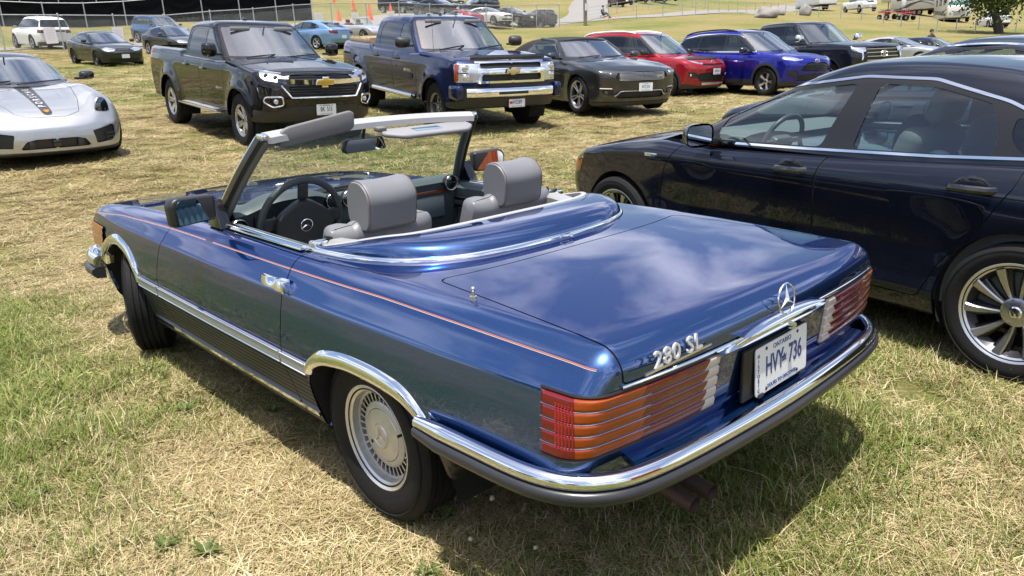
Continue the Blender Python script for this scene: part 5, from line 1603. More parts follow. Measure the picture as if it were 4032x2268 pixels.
 up = [(-.40, .888), (-.62, .877), (-.82, .857), (-.930, .82), (-1.000, .757), (-1.042, .655), (-1.070, .42), (-1.085, 0)]
 pth = resample(up + [(x, -y) for x, y in up[-2::-1]], 130)
 zb = .512 + .012 * smoothstep(-.95, -.5, pth[:, 0])
 pth = np.concatenate([pth, zb[:, None]], 1)
 sc = np.concatenate([np.linspace(.75, 1, 6), np.ones(118), np.linspace(1, .75, 6)])
 bmp = sweep('rear_bumper', pth, [(-.012, .020), (.006, .030), (.021, .028), (.031, .019), (.035, .006), (.033, -.004), (.028, -.010), (-.012, -.010)], CHROME, car, angle=70, scale=sc)
 sweep('bumper_rubber', pth, [(-.012, -.011), (.029, -.011), (.038, -.013), (.044, -.023), (.044, -.034), (.038, -.047), (.025, -.056), (-.012, -.058)], BUMPER_RUB, bmp, angle=70, scale=sc)
 sweep('rear_apron', pth[34:-34], [(-.10, .030), (-.03, .024), (.000, .016), (.000, .006), (-.10, .008)], BLUE, car, angle=60)
 uf = [(2.74, .884), (2.92, .872), (3.06, .82), (3.15, .70), (3.20, .42), (3.215, 0)]
 pf = resample(uf + [(x, -y) for x, y in uf[-2::-1]], 80)[::-1]
 pf = np.concatenate([pf, np.full((80, 1), .468)], 1)
 fb = sweep('front_bumper', pf, [(-.012, .045), (.010, .058), (.030, .052), (.043, .034), (.046, .010), (.036, -.010), (-.012, -.010)], CHROME, car, angle=70)
 sweep('bumper_rubber', pf, [(-.012, -.012), (.038, -.012), (.060, -.022), (.064, -.05), (.040, -.075), (-.012, -.08)], BUMPER_RUB, fb, angle=70)
 for sg in (1, -1):
  angs = np.radians(np.linspace(40, 80, 14)) * sg
  Pp = field_path(F, (2.6, .45 * sg), angs, np.linspace(.565, .70, 12))
  d = Pp[:, :, :2] - np.array((2.6, .45 * sg)); d /= np.linalg.norm(d, axis=2)[:, :, None]
  Pp[:, :, :2] += d * (.006 + .006 * np.abs(np.sin(np.linspace(0, 4 * np.pi, 12))))[None, :, None]
  mb = MB(); mb.grid(Pp); mb.build('front_lamp', AMBER_LENS, car, recalc=True)
 mb = MB()
 for yy in (.30, .385):
  mb.cyl((-.55, yy - .02, .33), (-1.03, yy, .285), .026, seg=18, cap=False); mb.cyl((-.55, yy - .02, .33), (-1.028, yy, .285), .022, seg=18, cap=False)
 mb.build('exhaust_pipes', M('rusty_exhaust', (.11, .07, .06), .5, .6, var=.4, vscale=20), car)
 half_o = [(.575, .690), (.40, .684), (.20, .648), (.04, .570), (-.06, .455), (-.120, .28), (-.142, 0)]
 half_i = [(.560, .672), (.44, .650), (.33, .612), (.235, .55), (.175, .46), (.145, .28), (.138, 0)]
 O = resample(half_o + [(x, -y) for x, y in half_o[-2::-1]], 121)
 I = resample(half_i + [(x, -y) for x, y in half_i[-2::-1]], 121)
 tt = np.linspace(0, 1, 121); arm = smoothstep(0, .22, np.minimum(tt, 1 - tt))
 Pg = []
 prf = [(0, 0), (.02, .22), (.05, .45), (.10, .66), (.17, .80), (.28, .90), (.45, .96), (.65, .99), (.85, 1.0), (.96, .985), (1.0, .94), (1.0, .70)]
 for k in range(121):
  row = []
  for (u_, hh) in prf:
   p = O[k] * (1 - u_) + I[k] * u_
   z = zt(p[0]) - .014 * (p[1] / .8) ** 2 - .003
   row.append((p[0], p[1], z + hh * (.016 + .052 * arm[k])))
  Pg.append(row)
 mb = MB(); mb.grid(np.array(Pg)); cov = mb.build('soft_top_cover', BLUE, car, angle=80, recalc=True)
 zo = zt(O[:, 0]) - .014 * (O[:, 1] / .8) ** 2
 path = np.concatenate([O, zo[:, None]], 1)[::-1]
 tr = sweep('deck_trim', path, [(-.006, -.004), (-.005, .010), (.004, .016), (.014, .011), (.018, .005), (.023, .010), (.034, .014), (.046, .009), (.052, -.004)], CHROME, car, angle=75)
 mb = MB(); mb.box((-.175, .0, .893), (.022, .05, .010), bev=.003); mb.box((-.186, -.012, .889), (.016, .018, .012), bev=.003); mb.build('cover_latch', CHROME, tr)
 pi_ = np.stack([I[:, 0] + .004 * 0, I[:, 1], np.array([r[9][2] for r in Pg]) - .004], 1)
 sweep('cover_edge', pi_[6:-6], [(-.010, -.012), (-.012, .004), (0, .008), (.012, .004), (.010, -.012)], HEADER, cov, angle=70)
 mb = MB(); mb.cyl((-.445, .69, .855), (-.445, .69, .876), .012, .011, seg=16); mb.cyl((-.445, .69, .876), (-.445, .69, .896), .006, seg=12); mb.sphere((-.445, .69, .898), .008, u=12, v=8)
 mb.build('antenna', CHROME_SAT, car)
 mb = MB()
 mb.box((.80, 0, .30), (1.5, 1.34, .04))
 mb.build('cockpit_floor', M('carpet_dark', (.03, .032, .036), 0, .95), car)
 for sg, d in zip((1, -1), doors):
  Pg = []
  for x in np.linspace(.52, 1.62, 14):
   yo = min(.705, .70 + .0 * x)
   Pg.append([(x, sg * (yo + .012), .868), (x, sg * (yo - .012), .874), (x, sg * (yo - .045), .868), (x, sg * (yo - .060), .845), (x, sg * (yo - .052), .78), (x, sg * (yo - .03), .70), (x, sg * (yo - .055), .60), (x, sg * (yo - .04), .36)])
  mb = MB(); mb.grid(np.array(Pg)); mb.build('door_card', DASH2, d, recalc=True)
  mb = MB(); mb.box((1.22, sg * .635, .765), (.15, .018, .028), bev=.006); mb.build('inner_handle', CHROME, d)
  mb = MB(); mb.box((1.27, sg * .64, .765), (.26, .012, .06), bev=.02); mb.build('handle_recess', BLACK, d)
  mb = MB(); mb.tube([(1.15, sg * .645, .745), (1.10, sg * .61, .735), (.95, sg * .60, .715), (.80, sg * .645, .70)], .014, seg=8); mb.build('door_pull', DASH2, d)
  pts = np.array([(x, sg * .712, zt(np.array([x]))[0] + .001) for x in np.linspace(.535, 1.36, 20)])
  pts = pts[::-1] if sg > 0 else pts
  sweep('belt_strip', pts, [(-.020, -.004), (-.018, .008), (-.006, .012), (.006, .010), (.016, .003), (.018, -.006)], CHROME, d, angle=70)
  mb = MB()
  yb = lambda x, z: Wd(np.array([x]))[0] + sec(np.array([z]))[0]
  G = []
  for t in np.linspace(0, 1, 15):
   x = .645 - t * .205; z = .765 + .004 * t
   y = yb(x, z); hgt = .018 + .006 * smoothstep(.5, .75, t); o = .010 + .016 * math.sin(math.pi * min(1, t * 1.25)) + .018 * smoothstep(.55, .8, t)
   G.append([(x, sg * (y - .006), z + hgt), (x, sg * (y + o * .35), z + hgt * .9), (x, sg * (y + o * .85), z - hgt * .1), (x, sg * (y + o), z - hgt * .75), (x, sg * (y - .004), z - hgt)])
  mb.grid(np.array(G)); mb.box((.440, sg * (yb(.44, .765) + .012), .769), (.012, .036, .046), bev=.004)
  mb.build('door_handle', CHROME, d, angle=50, recalc=True)
 for sg in (1, -1):
  mb = MB()
  Pg = []
  for x in np.linspace(.20, .50, 10):
   w = np.interp(x, [.17, .235, .33, .44, .56], [.44, .54, .602, .640, .662]) - .006
   Pg.append([(x, sg * (w + .005), .872), (x, sg * (w - .02), .898), (x, sg * (w - .06), .900), (x, sg * (w - .085), .885), (x, sg * (w - .09), .80), (x, sg * (w - .10), .40)])
  mb.grid(np.array(Pg)); mb.build('quarter_trim', M('trim_grey', (.24, .245, .25), 0, .5, bump=.05), car, recalc=True)
  mb = MB(); mb.box((.52, sg * .655, .882), (.05, .07, .035), bev=.008); mb.build('latch_cover', CHROME, car)
  mb = MB(); mb.box((.50, sg * .60, .896), (.020, .085, .012), rot=Matrix.Rotation(.35 * sg, 3, 'X'), bev=.003); mb.box((.505, sg * .585, .914), (.006, .022, .030), rot=Matrix.Rotation(.3 * sg, 3, 'X'), bev=.002)
  mb.build('belt_buckle', BLACK, car)
 mb = MB(); mb.box((.13, 0, .62), (.05, 1.1, .5)); mb.box((.26, 0, .55), (.3, 1.15, .3)); mb.build('rear_bulkhead', M('trim_grey'), car)
 for sg, y0 in ((1, .375), (-1, -.345)):
  s = empty('seat'); s.parent = car
  mb = MB(); mb.box((.86, y0, .50), (.50, .50, .18), bev=.06, seg=3); mb.build('cushion', LEATHER, s)
  lean = .30; rot = Matrix.Rotation(-lean, 3, 'Y')
  org = Vector((.62, y0, .52))
  T_ = Matrix.Translation(org) @ rot.to_4x4()
  fl = 7; ysb = np.linspace(-.255, .255, 71)
  flute = np.where(np.abs(ysb) < .150, np.abs(np.sin((ysb + .15) / .30 * math.pi * fl)) ** .6, 0)
  th = .060 + .045 * smoothstep(.145, .185, np.abs(ysb)) - .075 * smoothstep(.20, .256, np.abs(ysb)) ** 2 + .010 * flute
  bk = -.045 + .030 * (np.abs(ysb) / .256) ** 4
  rows = []
  for h in list(np.linspace(0, .37, 10)) + [('t', q) for q in np.linspace(8, 88, 9)]:
   if isinstance(h, tuple): c_, s_ = math.cos(R(h[1])), math.sin(R(h[1])); zz_ = .37 + .052 * s_
   else: c_, s_, zz_ = 1.0, 0.0, h
   w_ = 1 - .05 * (zz_ / .42) ** 2 - .05 * (1 - c_)
   xm_ = .012
   f_ = np.stack([xm_ + (th - xm_) * c_, ysb * w_, zz_ + .014 * np.cos(ysb / .255 * 1.5) * (zz_ / .42) + .008 * flute * s_], 1)
   k_ = np.stack([xm_ + (bk - xm_) * c_, ysb * w_, f_[:, 2]], 1)
   rows.append(np.concatenate([f_, k_[::-1], f_[:1]]))
  mb = MB(); mb.grid(np.array(rows))
  bmesh.ops.remove_doubles(mb.bm, verts=mb.bm.verts[:], dist=1e-5)
  o = mb.build('backrest', LEATHER, s, angle=50, recalc=True); o.data.transform(T_)
  hc = T_ @ Vector((.02, 0, .500 if sg > 0 else .483))
  prof_ = rounded([(-.085, -.095), (.060, -.088), (.080, .02), (.055, .092), (-.030, .100), (-.090, .05)], .045, 6)
  yh = np.concatenate([[-.117, -.116, -.110], np.linspace(-.100, .100, 9), [.110, .116, .117]])
  G = []
  for y in yh:
   k = 1 - .10 * max(0, (abs(y) - .100) / .017) ** 2
   dz = .010 * (abs(y) / .13) ** 2
   G.append([(p[0] * k, y, p[1] * k + dz * (1 if p[1] > 0 else 0)) for p in prof_] + [(prof_[0][0] * k, y, prof_[0][1] * k)])
  mb = MB(); mb.grid(np.array(G))
  for e_ in (0, -1): mb.bm.faces.new([mb.bm.verts.new(q) for q in G[e_][:-1]])
  hr = mb.build('head_restraint', LEATHER, s, angle=40, recalc=True)
  Mh = Matrix.Translation(hc) @ Matrix.Rotation(-.12, 4, 'Y'); hr.data.transform(Mh)
  for e_ in (2, -3):
   mb = MB(); mb.tube([Vector(q) * 1.003 for q in G[e_][:-1]], .0019, seg=6, closed=True); p_ = mb.build('piping', PIPING, hr); p_.data.transform(Mh)
  mb = MB()
  for q in (-.06, .06): mb.cyl(T_ @ Vector((.02, q, .38)), T_ @ Vector((.02, q, .46)), .006, seg=8)
  mb.build('restraint_posts', CHROME, s)
 mb = MB(); mb.box((.80, 0.01, .50), (.75, .17, .22), bev=.04); mb.build('centre_console', DASH, car)
 mb = MB(); mb.box((.42, .02, .72), (.20, .15, .12), bev=.04); mb.build('arm_rest', LEATHER, car)
 ds = empty('dashboard'); ds.parent = car
 G = []
 for y in np.linspace(-.66, .66, 45):
  bul = .055 * math.exp(-((y - .375) / .19) ** 4)
  G.append([(1.60, y, .872), (1.48, y, .895 + bul * .3), (1.36, y, .912 + bul), (1.295 - bul * .9, y, .908 + bul * 1.1), (1.275 - bul * 1.1, y, .890 + bul), (1.285, y, .865), (1.30, y, .80), (1.31, y, .70), (1.35, y, .60), (1.36, y, .40)])
 mb = MB(); mb.grid(np.array(G)); mb.build('dash_panel', DASH, ds, angle=50, recalc=True)
 mb = MB(); mb.box((1.290, -.40, .842), (.012, .50, .020), bev=.003); mb.build('wood_strip', WOOD, ds)
 mb = MB(); mb.box((1.290, -.37, .76), (.014, .36, .12), bev=.006); mb.build('glove_box', DASH2, ds)
 for (yy, zz_) in ((-.575, .885), (.655, .845), (.165, .895), (.075, .895), (.17, .815)):
  mb = MB(); mb.lathe([(.038, .006), (.044, .0), (.044, -.016), (.040, -.020), (.036, -.016), (.034, .02)], seg=28, axis='x'); v = mb.build('air_vent', BLACK, ds); v.location = (1.262, yy, zz_)
  mb = MB(); mb.tube([(0, .040 * math.cos(2 * math.pi * k / 28), .040 * math.sin(2 * math.pi * k / 28)) for k in range(28)], .0018, seg=5, closed=True); v2 = mb.build('vent_ring', CHROME_SAT, v); v2.location = (-.021, 0, 0)
  mb = MB(); mb.box((0, 0, 0), (.008, .066, .006)); v3 = mb.build('vent_blade', BLACK, v); v3.location = (-.012, 0, 0)
 ip = MB(); ip.box((1.305, .38, .862), (.03, .38, .145), bev=.05, seg=4); ip.build('instrument_panel', BLACK, ds)
 for (yy, rr_) in ((.505, .040), (.385, .055), (.265, .040)):
  mb = MB(); mb.cyl((1.295, yy, .868), (1.286, yy, .868), rr_, seg=32); g_ = mb.build('gauge', M('gauge_face', (.01, .01, .012), 0, .3), ds)
  mb = MB(); mb.tube([(1.286, yy + rr_ * math.cos(2 * math.pi * k / 32), .868 + rr_ * math.sin(2 * math.pi * k / 32)) for k in range(32)], .0014, seg=4, closed=True); mb.build('gauge_ring', CHROME_SAT, g_)
  mb = MB()
  for k in range(22):
   a = R(225 - k * 270 / 21); mb.box((1.2855, yy - .84 * rr_ * math.cos(a), .868 + .84 * rr_ * math.sin(a)), (.001, .0016, .006), rot=Matrix.Rotation(-(a - math.pi / 2) * -1, 3, 'X'))
  mb.build('gauge_ticks', M('tick_yellow', (.55, .5, .3), 0, .5), g_)
  mb = MB(); mb.box((1.284, yy + rr_ * .28, .868 - rr_ * .28), (.0012, .002, rr_ * .9), rot=Matrix.Rotation(R(-45), 3, 'X')); mb.build('gauge_needle', M('needle_yellow', (.65, .6, .2), 0, .5), g_)
 mb = MB(); mb.box((1.285, .10, .72), (.02, .20, .10), bev=.004); rd = mb.build('radio', BLACK, ds)
 mb = MB()
 for k in range(4): mb.box((1.273, .03 + k * .045, .70), (.004, .03, .012))
 mb.build('radio_buttons', M('button_grey', (.12, .12, .12), 0, .5), rd)
 STM = M('wheel_leather', (.035, .045, .047), 0, .45, bump=.15, bscale=300)
 rs = .203; sc_ = (1.175, .385, .842); tilt = R(-14)
 Mx = Matrix.Translation(sc_) @ Matrix.Rotation(tilt, 4, 'Y')
 mb = MB(); mb.tube([(0, rs * math.cos(2 * math.pi * k / 56), rs * math.sin(2 * math.pi * k / 56)) for k in range(56)], .0165, seg=12, closed=True)
 sw = mb.build('steering_wheel', STM, car); sw.data.transform(Mx)
 mb = MB(); mb.prism([tuple(q) for q in rounded([(-.085, -.12), (.085, -.12), (.155, -.03), (.13, .05), (.03, .115), (-.03, .115), (-.13, .05), (-.155, -.03)], .035, 5)], 'x', -.045, .005, bev=.010)
 mb.box((-.01, .165, .015), (.022, .07, .06), bev=.008); mb.box((-.01, -.165, .015), (.022, .07, .06), bev=.008); mb.box((-.01, 0, .155), (.022, .05, .08), bev=.008); mb.box((-.01, 0, -.155), (.022, .06, .08), bev=.008)
 hb = mb.build('steering_hub', M('hub_dark', (.016, .02, .021), 0, .5, bump=.1, bscale=300), sw); hb.data.transform(Mx)
 mb = MB(); mb.tube([(-.049, .030 * math.cos(2 * math.pi * k / 28), .030 * math.sin(2 * math.pi * k / 28)) for k in range(28)], .0022, seg=5, closed=True)
 em = mb.build('hub_ring', CHROME, sw); em.data.transform(Mx)
 mb = MB(); star3(mb, .029, 0, .005); em = mb.build('hub_star', CHROME, sw, smooth=False); em.data.transform(Mx @ basis((0, 1, 0), (-1, 0, 0), (-.047, 0, 0)))
 mb = MB(); mb.cyl((1.19, .385, .84), (1.36, .385, .80), .04, seg=16); mb.build('steering_column', BLACK, sw)
 mb = MB(); mb.tube([(1.24, .52, .80), (1.22, .60, .81)], .006, seg=6); mb.build('indicator_stalk', BLACK, sw)
 ws = empty('windscreen'); ws.parent = car
 nb = 33; yy = np.linspace(-1, 1, nb)
 base = np.stack([1.60 - .235 * np.abs(yy) ** 2.4, yy * .690, .885 - .012 * np.abs(yy) ** 2], 1)
 head = np.stack([1.135 - .075 * np.abs(yy) ** 2.4, yy * .578, 1.262 - .014 * np.abs(yy) ** 2], 1)
 G = np.array([[base[i] * (1 - t) + head[i] * t + np.array([.012 * math.sin(math.pi * t), 0, 0.008 * math.sin(math.pi * t)]) for t in np.linspace(0, 1, 9)] for i in range(nb)])
 mb = MB(); mb.grid(G); mb.build('windscreen_glass', glass('screen_glass', (.80, .86, .82), mirror=.035), ws)
 for sg, j in ((1, nb - 1), (-1, 0)):
  ptl = np.array([base[j] + (head[j] - base[j]) * t + np.array([.012 * math.sin(math.pi * t), 0, .008 * math.sin(math.pi * t)]) for t in np.linspace(-.06, 1.0, 12)])
  q = ptl if sg > 0 else ptl[::-1]
  sweep('pillar_seal', ptl + np.array([.0, sg * .012, 0]), [(-.016, -.014), (.016, -.014), (.016, .014), (-.016, .014)], BLACK_GLOSS, ws, up=(1, 0, .6), angle=60)
  mb = MB(); mb.tube(ptl + np.array([.016, sg * .018, .006]), .0115, seg=10); mb.build('pillar_chrome', CHROME, ws)
  mb = MB(); mb.tube(ptl + np.array([-.020, -sg * .006, -.004]), .021, seg=10); mb.build('pillar_cover', DASH if sg < 0 else M('pillar_grey', (.13, .13, .13), 0, .55), ws)
  mb = MB(); mb.tube(ptl + np.array([-.030, sg * .022, 0]), .011, seg=8); mb.build('pillar_rubber', BLACK, ws)
  mb = MB(); mb.box(head[j] + np.array([-.012, sg * .010, .010]), (.055, .03, .03), bev=.008); mb.build('corner_cap', CHROME, ws)
 hp = head + np.array([-.012, 0, .004])
 sweep('header', hp, [(-.022, -.012), (.018, -.016), (.026, .004), (.012, .022), (-.012, .024), (-.040, .010), (-.042, -.014)] if False else [(.020, -.014), (.026, .006), (.012, .024), (-.016, .022), (-.044, .004), (-.046, -.022), (-.020, -.022)], HEADER, ws, angle=50)
 mb = MB(); mb.tube(head + np.array([.018, 0, .002]), .008, seg=8); mb.build('header_chrome', CHROME, ws)
 mb = MB(); mb.tube(base + np.array([.008, 0, -.006]), .012, seg=8); mb.build('screen_gasket', BLACK, ws)
 vis = rounded([(.520, 1.205), (.505, 1.275), (.470, 1.292), (.150, 1.338), (.128, 1.325), (.135, 1.262), (.16, 1.245), (.47, 1.205)], .022, 5)
 mb = MB(); mb.prism([tuple(p) for p in vis], 'x', 1.030, 1.052, bev=.009); v = mb.build('sun_visor', VISOR, ws, angle=60)
 mb = MB(); mb.cyl((1.048, .53, 1.212), (1.048, .48, 1.212), .006, seg=8); mb.build('visor_rod', CHROME, v)
 vis = rounded([(1.055, -.015), (.985, .02), (.90, -.06), (.895, -.44), (.965, -.52), (1.055, -.53)], .03, 5)
 mb = MB(); mb.prism([tuple(p) for p in vis], 'z', 1.205, 1.228, bev=.009); v = mb.build('sun_visor', M('visor_light', (.20, .20, .21), 0, .6, bump=.02, bscale=500), ws, angle=60)
 mb = MB(); mb.box((.975, -.235, 1.2285), (.055, .16, .003)); mb.build('vanity_mirror', MIRROR_BLUE, v)
 mb = MB(); mb.box((1.03, .0, 1.235), (.04, .05, .022), bev=.006); mb.build('visor_clip', VISOR, v)
 for o in (v,) + tuple(v.children):
  o.data.transform(Matrix.Translation((1.0, 0, 1.216)) @ Matrix.Rotation(R(-9), 4, 'Y') @ Matrix.Translation((-1.0, 0, -1.216)))
 pts = rounded([(-.125, -.022), (-.115, -.030), (.112, -.030), (.125, -.010), (.105, .034), (-.105, .034)], .012, 4)
 Mr = Matrix.Translation((1.105, .045, 1.165)) @ Matrix.Rotation(R(3), 4, 'Z') @ Matrix.Rotation(R(-5), 4, 'Y')
 mb = MB(); mb.prism([tuple(p) for p in pts], 'x', -.004, .02, bev=.003); rv = mb.build('rear_view_mirror', BLACK, ws); rv.data.transform(Mr)
 mb = MB(); mb.prism([tuple(p * .93) for p in pts], 'x', -.007, -.0045); o = mb.build('mirror_face', MIRROR, rv); o.data.transform(Mr)
 mb = MB(); mb.tube([(1.12, .045, 1.19), (1.13, .02, 1.25)], .008, seg=8); mb.build('mirror_stem', BLACK, rv)
 for sg, d in zip((1, -1), doors):
  xm = 1.19 if sg > 0 else 1.26
  pts = rounded([(-.100, -.058), (.095, -.050), (.098, .058), (-.078, .066), (-.105, .04)], .018, 4)
  pm = np.array([(p[0] * sg * -1, p[1]) for p in pts]) if sg > 0 else np.array([(p[0], p[1]) for p in pts])
  Mr = Matrix.Translation((xm, sg * .868, .968)) @ Matrix.Rotation(R(5 if sg > 0 else -14), 4, 'Z')
  mb = MB(); mb.prism([tuple(p) for p in pm], 'x', -.012, .055, bev=.012); o = mb.build('door_mirror', BLACK, d, angle=50); o.data.transform(Mr)
  mb = MB(); mb.prism([tuple(p * .85) for p in pm], 'x', -.0165, -.0125); q = mb.build('mirror_glass', MIRROR_BLUE if sg > 0 else MIRROR, o); q.data.transform(Mr @ Matrix.Rotation(R(7 if sg > 0 else -6), 4, 'Z') @ Matrix.Rotation(R(3 if sg > 0 else 5), 4, 'Y'))
  mb = MB(); mb.prism([(1.36, .862), (1.22, .862), (1.235, .90), (1.29, .985), (1.32, .94)], 'y', sg * .70, sg * .755, bev=.006); mb.build('mirror_base', BLACK_GLOSS, o)
 for y0, y1 in ((.10, .52), (-.42, -.02)):
  mb = MB(); mb.tube([(1.64, y0, .888), (1.58, (y0 + y1) / 2, .902), (1.545, y1, .905)], .007, seg=6); mb.build('wiper', BLACK, car)
 mb = MB()
 for k in range(6): mb.box((1.685 + k * .012, 0, .876), (.004, .9, .004))
 mb.build('cowl_vents', BLACK, car)
 mb = MB(); mb.tube([(1.00, -.66, .885), (1.02, -.66, .915)], .005, seg=6); mb.build('lock_pin', CHROME, car)
 return car
roadster = build_roadster()
# ================================================================== the vehicles in the field
P_HONDA = paint('paint_black_blue', (0.006, 0.008, 0.016), metal=0.25, rough=.35, dust=.004, peel=.008)
P_BLACK = paint('paint_black', (0.006, 0.006, 0.007), metal=0.1, rough=.35, dust=.003)
P_NAVY = paint('paint_navy', (0.008, 0.015, 0.055), metal=0.5, rough=.35, dust=.006)
P_GREY = paint('paint_magnetic', (0.045, 0.047, 0.048), metal=0.6, rough=.35, dust=.006)
P_RED = paint('paint_red', (0.26, 0.008, 0.016), metal=0.3, rough=.35, dust=.02)
P_BLUE2 = paint('paint_vivid_blue', (0.006, 0.010, 0.20), metal=0.4, rough=.35, dust=.02)
P_SILVER = paint('paint_silver', (0.40, 0.41, 0.43), metal=0.7, rough=.35, dust=.01)
P_DGREY = paint('paint_dark_grey', (0.022, 0.025, 0.027), metal=0.5, rough=.35, dust=.006)
P_WHITE = paint('paint_white', (0.70, 0.70, 0.70), metal=0.0, rough=.35, dust=.03)
P_CHAR = paint('paint_charcoal_blue', (0.012, 0.014, 0.022), metal=.4, rough=.35, dust=.005)
CLAD = M('grey_cladding', (0.020, 0.020, 0.021), 0, .55)
HEADL = M('lamp_reflector_silver', (0.65, 0.66, 0.68), .9, .18, bump=.15, bscale=60)
HEADL_DARK = M('lamp_dark', (0.05, 0.055, 0.06), .4, .18, coat=.8)
MESH = M('grille_mesh', (0.010, 0.010, 0.011), .2, .45, bump=1.0, bscale=130)
CABIN_GREY = M('cabin_grey', (0.11, 0.12, 0.12), 0, .7)
FABRIC = M('soft_top_fabric', (0.012, 0.012, 0.013), 0, .9, bump=.3, bscale=300)
def door_cut(poly, **k):
 return dict(dict(gap=.003, split=True, name='door', r=.03), **k)
def build_honda():
 sp = dict(name='sedan', label='near-black hybrid sedan with chrome window trim parked beside the blue roadster', cat='car',
  loc=(-1.342, -2.726, .0), hd=-8.5, pitch=.5, roll=0, paint=P_HONDA, h=.026, near=2, wb=2.70, xr=-1.02, xf=3.62, hw=.905,
  zt=[(-1.05, 1.01), (-.8, 1.04), (-.3, 1.03), (.3, 1.01), (1.0, .98), (1.9, .955), (2.35, .975), (2.7, .935), (3.1, .865), (3.4, .775), (3.65, .65)],
  plan=[(-1.05, -.12), (-.5, -.02), (.2, 0), (1.8, 0), (2.5, -.008), (3.0, -.045), (3.55, -.13)],
  sec=[(.15, -.10), (.25, -.045), (.33, -.018), (.40, -.030), (.55, -.028), (.70, -.010), (.82, 0), (.865, -.002), (.92, -.034), (.985, -.075), (1.05, -.13)], sec_sm=.014,
  rearp=[(.2, -.85), (.5, -.98), (.8, -1.0), (1.05, -.95)], frontp=[(.2, 3.48), (.4, 3.58), (.55, 3.62), (.7, 3.58), (.9, 3.42)],
  bowf=.40, rf=.10, rt=.05, crown=.05, zb=.20, arches=[(0, .372, .325), (2.70, .368, .325)], flare=.012,
  cuts=[
   ('front_door', 'side', [(1.084, .30), (1.084, .55), (1.08, .80), (1.0, 1.2), (2.05, 1.2), (2.10, .93), (2.22, .77), (2.27, .55), (2.25, .30)], door_cut(0)),
   ('rear_door', 'side', [(1.078, .30), (1.078, .55), (1.074, .80), (.994, 1.2), (.05, 1.2), (.075, .90), (.19, .70), (.36, .50), (.45, .30)], door_cut(0)),
   ('hood', 'top', [(2.32, -.2), (2.32, .55), (2.45, .70), (3.0, .66), (3.38, .50), (3.48, -.2)], dict(gap=.003)),
   ('headlamp', 'front', [(.50, .66), (.85, .70), (1.30, .745), (1.28, .80), (.9, .78), (.5, .73)], dict(mat=LENS, split=True, off=.002, lip=0)),
   ('corner_lamp', 'front', [(.98, .60), (1.22, .64), (1.30, .74), (1.05, .71)], dict(mat=AMBER_LENS, split=True, off=.003, lip=0)),
   ('grille', 'fronty', [(0, .52), (.46, .55), (.50, .64), (0, .66)], dict(mat=MESH, off=-.02, lip=0)),
   ('lower_intake', 'fronty', [(0, .26), (.55, .28), (.60, .38), (0, .40)], dict(mat=MESH, off=-.02, lip=0)),
   ('tail_lamp', 'rear', [(.35, .85), (1.1, .87), (1.15, .98), (.35, .98)], dict(mat=RED_LENS, split=True, lip=0)),
   ('fuel_flap', 'side', [(-.55, .72), (-.38, .72), (-.38, .88), (-.55, .88)], dict(gap=.002, split=True)),
  ],
  gh=dict(roof=[(-1.0, 1.02), (-.4, 1.28), (.2, 1.405), (.75, 1.452), (1.25, 1.435), (1.6, 1.375)], roof_sm=.16, ws=((2.46, .965), (1.36, 1.405)), rw=((-1.05, 1.02), (-.10, 1.37)),
   yb=.80, yr=.60, zb=.965, zr=1.36, zmin=.93, bow=.20, bowr=.10, crown=.035, bulge=.018, r=.10, rws=.05, rrw=.12,
   plan=[(-1.0, -.16), (-.3, -.05), (.4, 0), (1.5, 0), (2.2, -.02)],
   dlo=[(2.10, .958), (1.80, 1.165), (1.42, 1.292), (1.0, 1.345), (.62, 1.335), (.25, 1.245), (-.08, 1.11), (-.02, 1.02), (.5, .995), (1.2, .975)], dlo_r=.03, trim=CHROME, trim_w=.013,
   windows=[[(1.865, .972), (1.835, 1.12), (1.42, 1.268), (1.03, 1.318), (1.125, .985)], [(.935, .99), (.90, 1.318), (.60, 1.305), (.30, 1.235), (.235, 1.10), (.24, 1.008)], [(-.02, 1.04), (.12, 1.02), (.19, 1.10), (.19, 1.19), (.10, 1.15)]],
   win_mats=[G_SIDE, G_SIDE, G_TINT], wsz=(.97, 1.375, .74, .58), rwz=(1.07, 1.33, .62, .50), pillar_mat=M('pillar_satin', (.012, .012, .013), 0, .28)),
  interior=dict(z=.42, seats=(1.05, .18), dash=1.92, dashz=.985, mat=CABIN_GREY, seat_mat=M('seat_grey', (.12, .125, .13), 0, .8), rvm=(1.50, 1.25), wheel_mat=M('wheel_grey', (.05, .055, .055), 0, .4)),
  wheel=dict(y=.80, key='honda', R=.325, w=.215, rim=.232, spin=5, style=dict(kind='spoke', n=10, w0=.012, w1=.044, y0=.050, y1=.085, depth=.02, twist=.16, mat=M('alloy_machined', (.42, .42, .43), .9, .25), dark=BLACK_GLOSS, back=DARK, off=.1, lip=ALLOY, cap=CHROME)))
 c = vehicle(sp); r = c.root; F = c.F
 fd, rd = c.parts['front_door'], c.parts['rear_door']
 handle(r, F, 1.235, .862, BLACK_GLOSS, w=.20, h=.036, parts=fd); handle(r, F, .255, .872, BLACK_GLOSS, w=.21, h=.036, parts=rd)
 mirror_pair(r, F, 1.84, 1.015, .90, BLACK_GLOSS, w=.21, h=.145, d=.13)
 for sg in (1,):
  p = side_pt(F, 2.34, .845, sg, .001)
  mb = MB(); mb.box((2.34, p[1], .845), (.115, .004, .022), bev=.001); b = mb.build('wing_badge', CHROME, r)
  text_on('badge_lettering', 'HYBRID', (-1, 0, 0), (0, -.25, 1), (2.335, p[1] + .0026, .845), M('badge_blue', (.03, .10, .28), 0, .3), b, size=.022, depth=.0006)
 mb = MB(); mb.cyl((.02, .775, 1.075), (.02, .778, 1.075), .040, seg=24); st = mb.build('window_sticker', WHITE, r)
